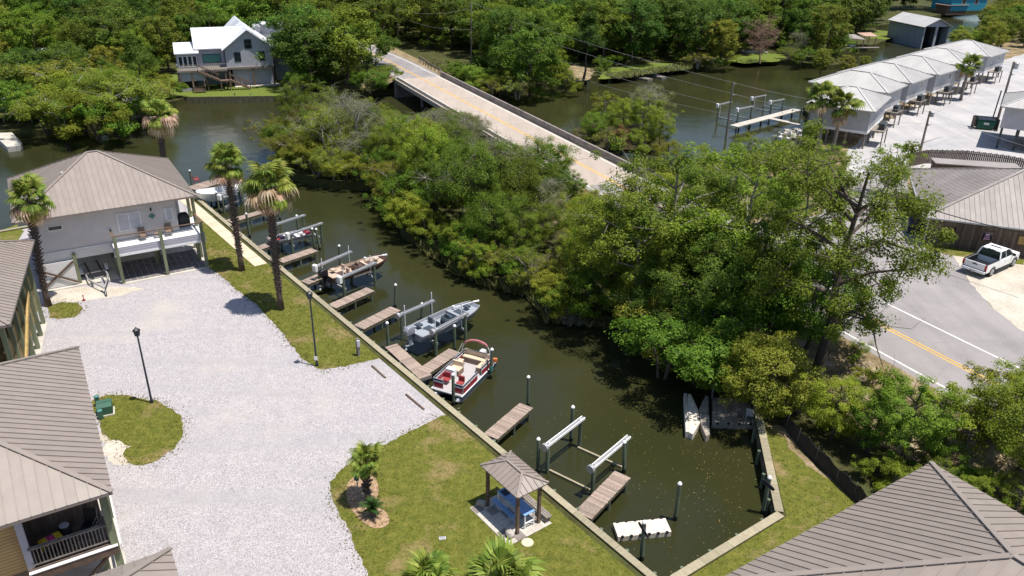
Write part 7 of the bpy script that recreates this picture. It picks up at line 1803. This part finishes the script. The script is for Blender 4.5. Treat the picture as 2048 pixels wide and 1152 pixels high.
if far_v:
    o = link('far_wood', np_mesh('far_wood', np.concatenate(far_v), 4, MAT['leaf_dark'])); tag(o, 'dense green wood filling the top edge behind the nearer trees', 'wood', kind='stuff')
# trees right of the boathouse on the upland
for i in range(46):
    for _ in range(60):
        bx, by = rb.uniform(1900, 2120), rb.uniform(28, 128); b = px(bx, by, 1.1)
        if inside((b.x, b.y), PLATE) and free(b.x, b.y, 5.0) and not (bx > 1985 and by > 104) and by < 132-(bx-1900)*.14: break
    else: continue
    placed.append((b.x, b.y))
    k = rb.choice(['far3', 'far3', 'far1']); tree(k, b.x, b.y, 1.1, rb.uniform(6, 8.5), {'far3': 'olive', 'far1': 'mid green'}[k] + ' tree in the grove beyond the cottages, ' + ('front rows ' if by > 80 else 'back rows ') + next(n for l, n in ((1950, 'nearest the tall boathouse'), (1985, 'left of its middle'), (2020, 'right of its middle'), (9999, 'at the right edge')) if bx < l), group='grove beyond the cottages', rz=rb.uniform(0, 6.28))

# ---- reeds and dry grass by the far bridge end
rp = [p.xy for p in pxl([(845, 128), (872, 128), (905, 140), (940, 150), (975, 165), (960, 180), (930, 165), (900, 150)], .5)]
tufts('dry_grass', 'tall dry grass on the slope beside the guard rail', [rp], 9, .7, 'reed', 8, z=.2, blades=6)
rp = [p.xy for p in pxl([(1205, 150), (1380, 130), (1382, 139), (1300, 149), (1235, 160)], 0)]
tufts('marsh_grass', 'bright marsh grass along the edge of the far lawn', [rp], 5, .6, 'reed', 9, z=.0, blades=6)
rp = [(a[0]+dx, a[1]+dy) for a, dx, dy in zip([(-8.6, 69), (-3, 61.5), (1.7, 58.8), (3.2, 54.4), (8.6, 53.6)], [-.4]*5, [-.3]*5)] + [(8.8, 55), (3.6, 56), (2.2, 60), (-2, 62.6), (-8, 70)]
tufts('reeds', 'pale reeds along the waterline of the thicket', [rp], 10, .8, 'reed', 10, z=-.95, blades=5)
# ---- fallen leaves floating on the basin
rsx = np.random.RandomState(3); basin = [(7.4, 27.2), (13.7, 32), (14.9, 39.5), (11, 43), (6, 44), (0, 40), (2.2, 34)]
pts = [p for p in rsx.uniform((0, 27), (15, 44), (2600, 2)) if inside(p, basin) and rsx.rand() < max(.05, .45*math.sin(p[0]*.9+p[1]*.5)*math.sin(p[1]*.7-p[0]*.3+1) + .35*(p[0] > 8))]
vv = []
for p in pts:
    a = rsx.uniform(0, 6.28); s = rsx.uniform(.015, .04); c_, s_ = math.cos(a)*s, math.sin(a)*s
    for k in ((1, 0), (0, .6), (-1, 0), (0, -.6)): vv.append((p[0]+k[0]*c_-k[1]*s_, p[1]+k[0]*s_+k[1]*c_, WATER+.006))
o = link('floating_leaves', np_mesh('floating_leaves', np.array(vv), 4, MAT['fleck'])); tag(o, 'scattered yellow fallen leaves floating in the dark basin', 'leaves', kind='stuff')

# ================================================================ PALMS
def fan_mesh(seed, mat, R_=.95, pet=1.05, droop=.55, n=24, name='frond'):
    """one fan leaf: petiole along +x, pleated blade of n narrow segments with hanging tips"""
    rs = random.Random(seed); b = MB()
    b.tube([(0, 0, 0), (pet*.5, 0, .05), (pet, 0, 0)], [.03, .022, .015], 4)
    for i in range(n):
        a = (i/(n-1) - .5)*R(250); L = R_*(1 - .28*abs(i/(n-1)-.5)*2)*rs.uniform(.9, 1.08)
        d = Vector((math.cos(a), math.sin(a), 0)); s = Vector((-d.y, d.x, 0)); w = R_*.085
        q = [Vector((pet, 0, 0)), Vector((pet, 0, 0)) + d*L*.55 + Vector((0, 0, .08 if i % 2 else .02)), Vector((pet, 0, 0)) + d*L*.82 - Vector((0, 0, L*droop*.3)), Vector((pet, 0, 0)) + d*L*.95 - Vector((0, 0, L*droop*rs.uniform(.6, 1.1)))]
        up_ = Vector((0, 0, .03))
        b.add([q[0], q[1]+s*w+up_, q[1]-s*w-up_, q[2]+s*w*.6, q[2]-s*w*.6, q[3]], [(0, 1, 2), (1, 3, 4, 2), (3, 5, 4)])
    return b.mesh(name, MAT[mat])
FAN = {'g': [fan_mesh(i, 'palm_green', droop=.4+.18*i) for i in range(3)], 'y': [fan_mesh(7, 'palm_yellow', droop=.6)], 'd': [fan_mesh(11, 'palm_dead', R_=.85, droop=.9, n=18), fan_mesh(12, 'palm_dead', R_=.8, droop=1.1, n=16)]}
def palm(x, y, z, h, label, nf=26, nd=10, ny=4, dead=(-72, -8), size=1.0, boots=True, seed=0, r0=.2, lean=(0, 0), group=None, trunk_mat='palm_trunk'):
    rs = random.Random(seed); root = thing('fan_palm', label, 'palm tree', (x, y, z), 0, group)
    n = 9; pts = [(lean[0]*(i/(n-1))**1.6, lean[1]*(i/(n-1))**1.6, h*i/(n-1) - (.2 if i == 0 else 0)) for i in range(n)]
    tk = MB().tube(pts, [r0*(1.45 if i == 0 else (1.1 if i == 1 else 1)) for i in range(n)], 10).build('trunk', MAT[trunk_mat], root, smooth=True)
    if boots:
        bt = MB(); k = int(h*34)
        for i in range(k):
            t = .16 + .84*i/k; a = i*2.399; p = Vector((lean[0]*t**1.6, lean[1]*t**1.6, h*t)); o_ = Vector((math.cos(a), math.sin(a), 0))
            L = rs.uniform(.10, .25)*(1 if t > .3 else .6)
            bt.beam(p + o_*r0*.85, p + o_*(r0+L) + Vector((0, 0, L*rs.uniform(.5, 1.3))), .10, .035)
        b_ = bt.build('leaf_bases', MAT['palm_boot'], root); b_['kind'] = 'stuff'
    top = Vector((lean[0], lean[1], h))
    def fr(kind, az, el, s, dz=0):
        me = rs.choice(FAN[kind]); o = link('frond', me, root); o.location = top + Vector((0, 0, dz)); o.scale = (s, s, s)
        o.rotation_euler = (rs.uniform(-.25, .25), -el, az)
    for i in range(nf):
        t = i/nf; el = R(80 - 108*t**.9 + rs.uniform(-14, 14)); fr('g', i*2.399+rs.uniform(-.3, .3), el, size*rs.uniform(.8, 1.3), .1-.15*t)
    for i in range(ny): fr('y', i*6.28/max(1, ny)+rs.uniform(-.5, .5), R(rs.uniform(-60, -25)), size*rs.uniform(.85, 1.05), -.1)
    for i in range(nd): fr('d', i*6.28/max(1, nd)+rs.uniform(-.4, .4), R(rs.uniform(*dead)), size*rs.uniform(1.0, 1.4), -.15)
    return root
def palm_px(bx, by, tx, ty, label, z=0, dz=1.0, **kw):
    b = px(bx, by, z); h = top_z(b, tx, ty) - z - dz; e = px(tx, ty, h + z + dz)
    ln = (e.x-b.x, e.y-b.y)
    return palm(b.x, b.y, z, h, label, lean=ln if math.hypot(*ln) < 2 else (0, 0), **kw)
palm_px(97, 612, 52, 372, 'tall fan palm at the left in front of the raised house', seed=1, size=.85)
palm_px(484, 541, 449, 308, 'tall fan palm with bright green crown at the left end of the lawn', seed=2, size=.88, nd=3, ny=3)
palm_px(562, 619, 535, 345, 'tall fan palm with a skirt of dead fronds beside the docks', seed=3, size=.95, nd=26, ny=8, nf=20, dead=(-62, 12))
palm_px(338, 402, 316, 212, 'fan palm with many dead fronds behind the raised house', seed=4, size=.92, nd=26, dead=(-60, 10), nf=16, ny=6)
palm_px(735, 1000, 730, 906, 'small fan palm growing in the mulch bed', seed=5, size=.52, nd=0, ny=2, nf=24, dz=.6, boots=True, r0=.1)
a = px(852, 1158, 4.6); palm(a.x, a.y, 0, 4.1, 'left of the two palm crowns at the bottom edge', seed=6, size=.7, nd=0, ny=2, nf=28, r0=.16)
a = px(998, 1158, 5.0); palm(a.x, a.y, 0, 4.4, 'right and larger of the two palm crowns at the bottom edge', seed=7, size=.85, nd=1, ny=4, nf=30, r0=.18)
palm_px(1636, 304, 1646, 176, 'left of the two cabbage palms before the nearest cottage', z=1.15, seed=8, size=1.1, nd=4, nf=22, boots=False, r0=.22, dz=1.2, trunk_mat='bark_pale')
palm_px(1664, 306, 1690, 192, 'right of the two cabbage palms before the nearest cottage', z=1.15, seed=9, size=1.1, nd=3, nf=22, boots=False, r0=.22, dz=1.2, trunk_mat='bark_pale')
palm_px(1921, 200, 1911, 116, 'cabbage palm between two of the far cottages', z=1.15, seed=10, size=1.0, nd=2, nf=22, boots=False, r0=.22, dz=1.1, trunk_mat='bark_pale')
# dead topped stub before the restaurant
b = px(1985, 494, 1.17); st = thing('dead_palm', 'leaning dead palm stub before the plank building', 'palm tree', b)
tp = MB(); tp.tube([(0, 0, -.1), (.12, 0, 1.0), (.35, 0, 2.0), (.6, 0, 2.6)], [.2, .24, .2, .1], 8); tp.build('trunk', MAT['palm_trunk'], st)
bt = MB()
for i in range(70):
    t = i/70; a = i*2.4; p = Vector((.12+.5*t*t, 0, .5+2.1*t)); bt.beam(p, p + Vector((math.cos(a)*.3, math.sin(a)*.3, .28)), .08, .03)
o = bt.build('leaf_bases', MAT['grey_wood'], st); o['kind'] = 'stuff'
for i in range(5): MB().beam((.58, 0, 2.5), (.75+.1*i, .05*(i-2), 3.3+.05*i), .05, .02).build('frond_stalk', MAT['palm_dead'], st)

# sago palm: a rosette of long pinnate leaves
def sago_leaf():
    b = MB(); pr = None
    for i in range(22):
        t = i/21; p = Vector((.78*t, 0, .38*math.sin(t*2.3)))
        if pr: b.beam(pr, p, .014, .012)
        pr = p; L = .17*math.sin(math.pi*(.12+.83*t))
        for s in (-1, 1): b.add([p+Vector((-.02, 0, 0)), p+Vector((.025, 0, 0)), p+Vector((.06, s*L*1.15, .05*L/.17))], [(0, 1, 2)])
    return b.mesh('leaf', MAT['sago'])
b = px(746, 1032); sg = thing('sago_palm', 'dark green sago palm rosette at the lower end of the mulch bed', 'sago palm', (b.x, b.y, .03))
MB().lathe([(.13, -.1), (.15, .1), (.1, .26)], 8).build('stem', MAT['palm_trunk'], sg)
sl = sago_leaf()
for i in range(34):
    o = link('leaf', sl, sg); o.location = (0, 0, .22); s = .9 + .15*math.sin(i*5.1); o.scale = (s, s, s); o.rotation_euler = (0, -R(60 - 62*(i/34)), i*2.399)

# ---- weeds straying over the edges of lawn and gravel
def edge_band(poly, d0=.35):
    out = []; c = sum((Vector(p[:2]) for p in poly), Vector((0, 0)))/len(poly)
    return poly
rsw = np.random.RandomState(77); wv = []
for poly, skip in ((lawn1, 2), (lawn2, 2), (lawn3, 0), (lawn4, 0), (bed, 0)):
    n = len(poly)
    for i in range(skip, n):
        a, b = Vector(poly[i][:2]), Vector(poly[(i+1) % n][:2]); L = (b-a).length
        if b.y < 20 or a.y < 20: continue
        for k in range(int(L*26)):
            p = a.lerp(b, rsw.rand()) + Vector(rsw.normal(0, .28, 2)); q = rsw.uniform(0, 6.28); h = rsw.uniform(.04, .1); w = h*.25
            for j in range(3):
                q += 2.1; wv += [(p.x+math.cos(q)*w, p.y+math.sin(q)*w, .01), (p.x-math.cos(q)*w, p.y-math.sin(q)*w, .01), (p.x+rsw.normal(0, h*.7), p.y+rsw.normal(0, h*.7), .012+h)]
o = link('edge_weeds', np_mesh('edge_weeds', np.array(wv), 3, MAT['grass_blade'])); tag(o, 'ragged tufts of grass straying from the lawns over the gravel', 'grass', kind='stuff')

# ---- undergrowth beneath the far woods
ug = []; ru = random.Random(9); UGV = []
for i in range(3):
    me = make_tree(seed=80+i, Ht=3, Rad=2.4, nleaf=420, leaf=.5, clump=.7, clumps=40, clear=.02, stems=3)[1]; q = np.zeros(len(me.vertices)*3, np.float32); me.vertices.foreach_get('co', q); UGV.append(q.reshape(-1, 3)); bpy.data.meshes.remove(me)
k = 0
for _ in range(9000):
    if k > 620: break
    y = ru.uniform(110, 250); x = ru.uniform(-170, 190)*(y/200)
    if not inside((x, y), NLAND) or road_dist(x, y) < 6.5: continue
    bx, by = proj(x, y, 0)
    if bx < -50 or bx > 2100 or any(inside((bx, by), e) for e in excl_px) or (y < 150 and 300 < bx < 600) or (1740 < bx < 1960 and by > 20): continue
    q = UGV[ru.randrange(3)]; a = ru.uniform(0, 6.28); s = ru.uniform(.5, 1.2); c_, s_ = math.cos(a)*s, math.sin(a)*s
    ug.append(np.stack([q[:, 0]*c_ - q[:, 1]*s_ + x, q[:, 0]*s_ + q[:, 1]*c_ + y, q[:, 2]*s], 1)); k += 1
o = link('undergrowth', np_mesh('undergrowth', np.concatenate(ug), 4, MAT['leaf_green'])); tag(o, 'leafy undergrowth covering the floor of the far woods', 'undergrowth', kind='stuff')
for me in LOW: bpy.data.meshes.remove(me)
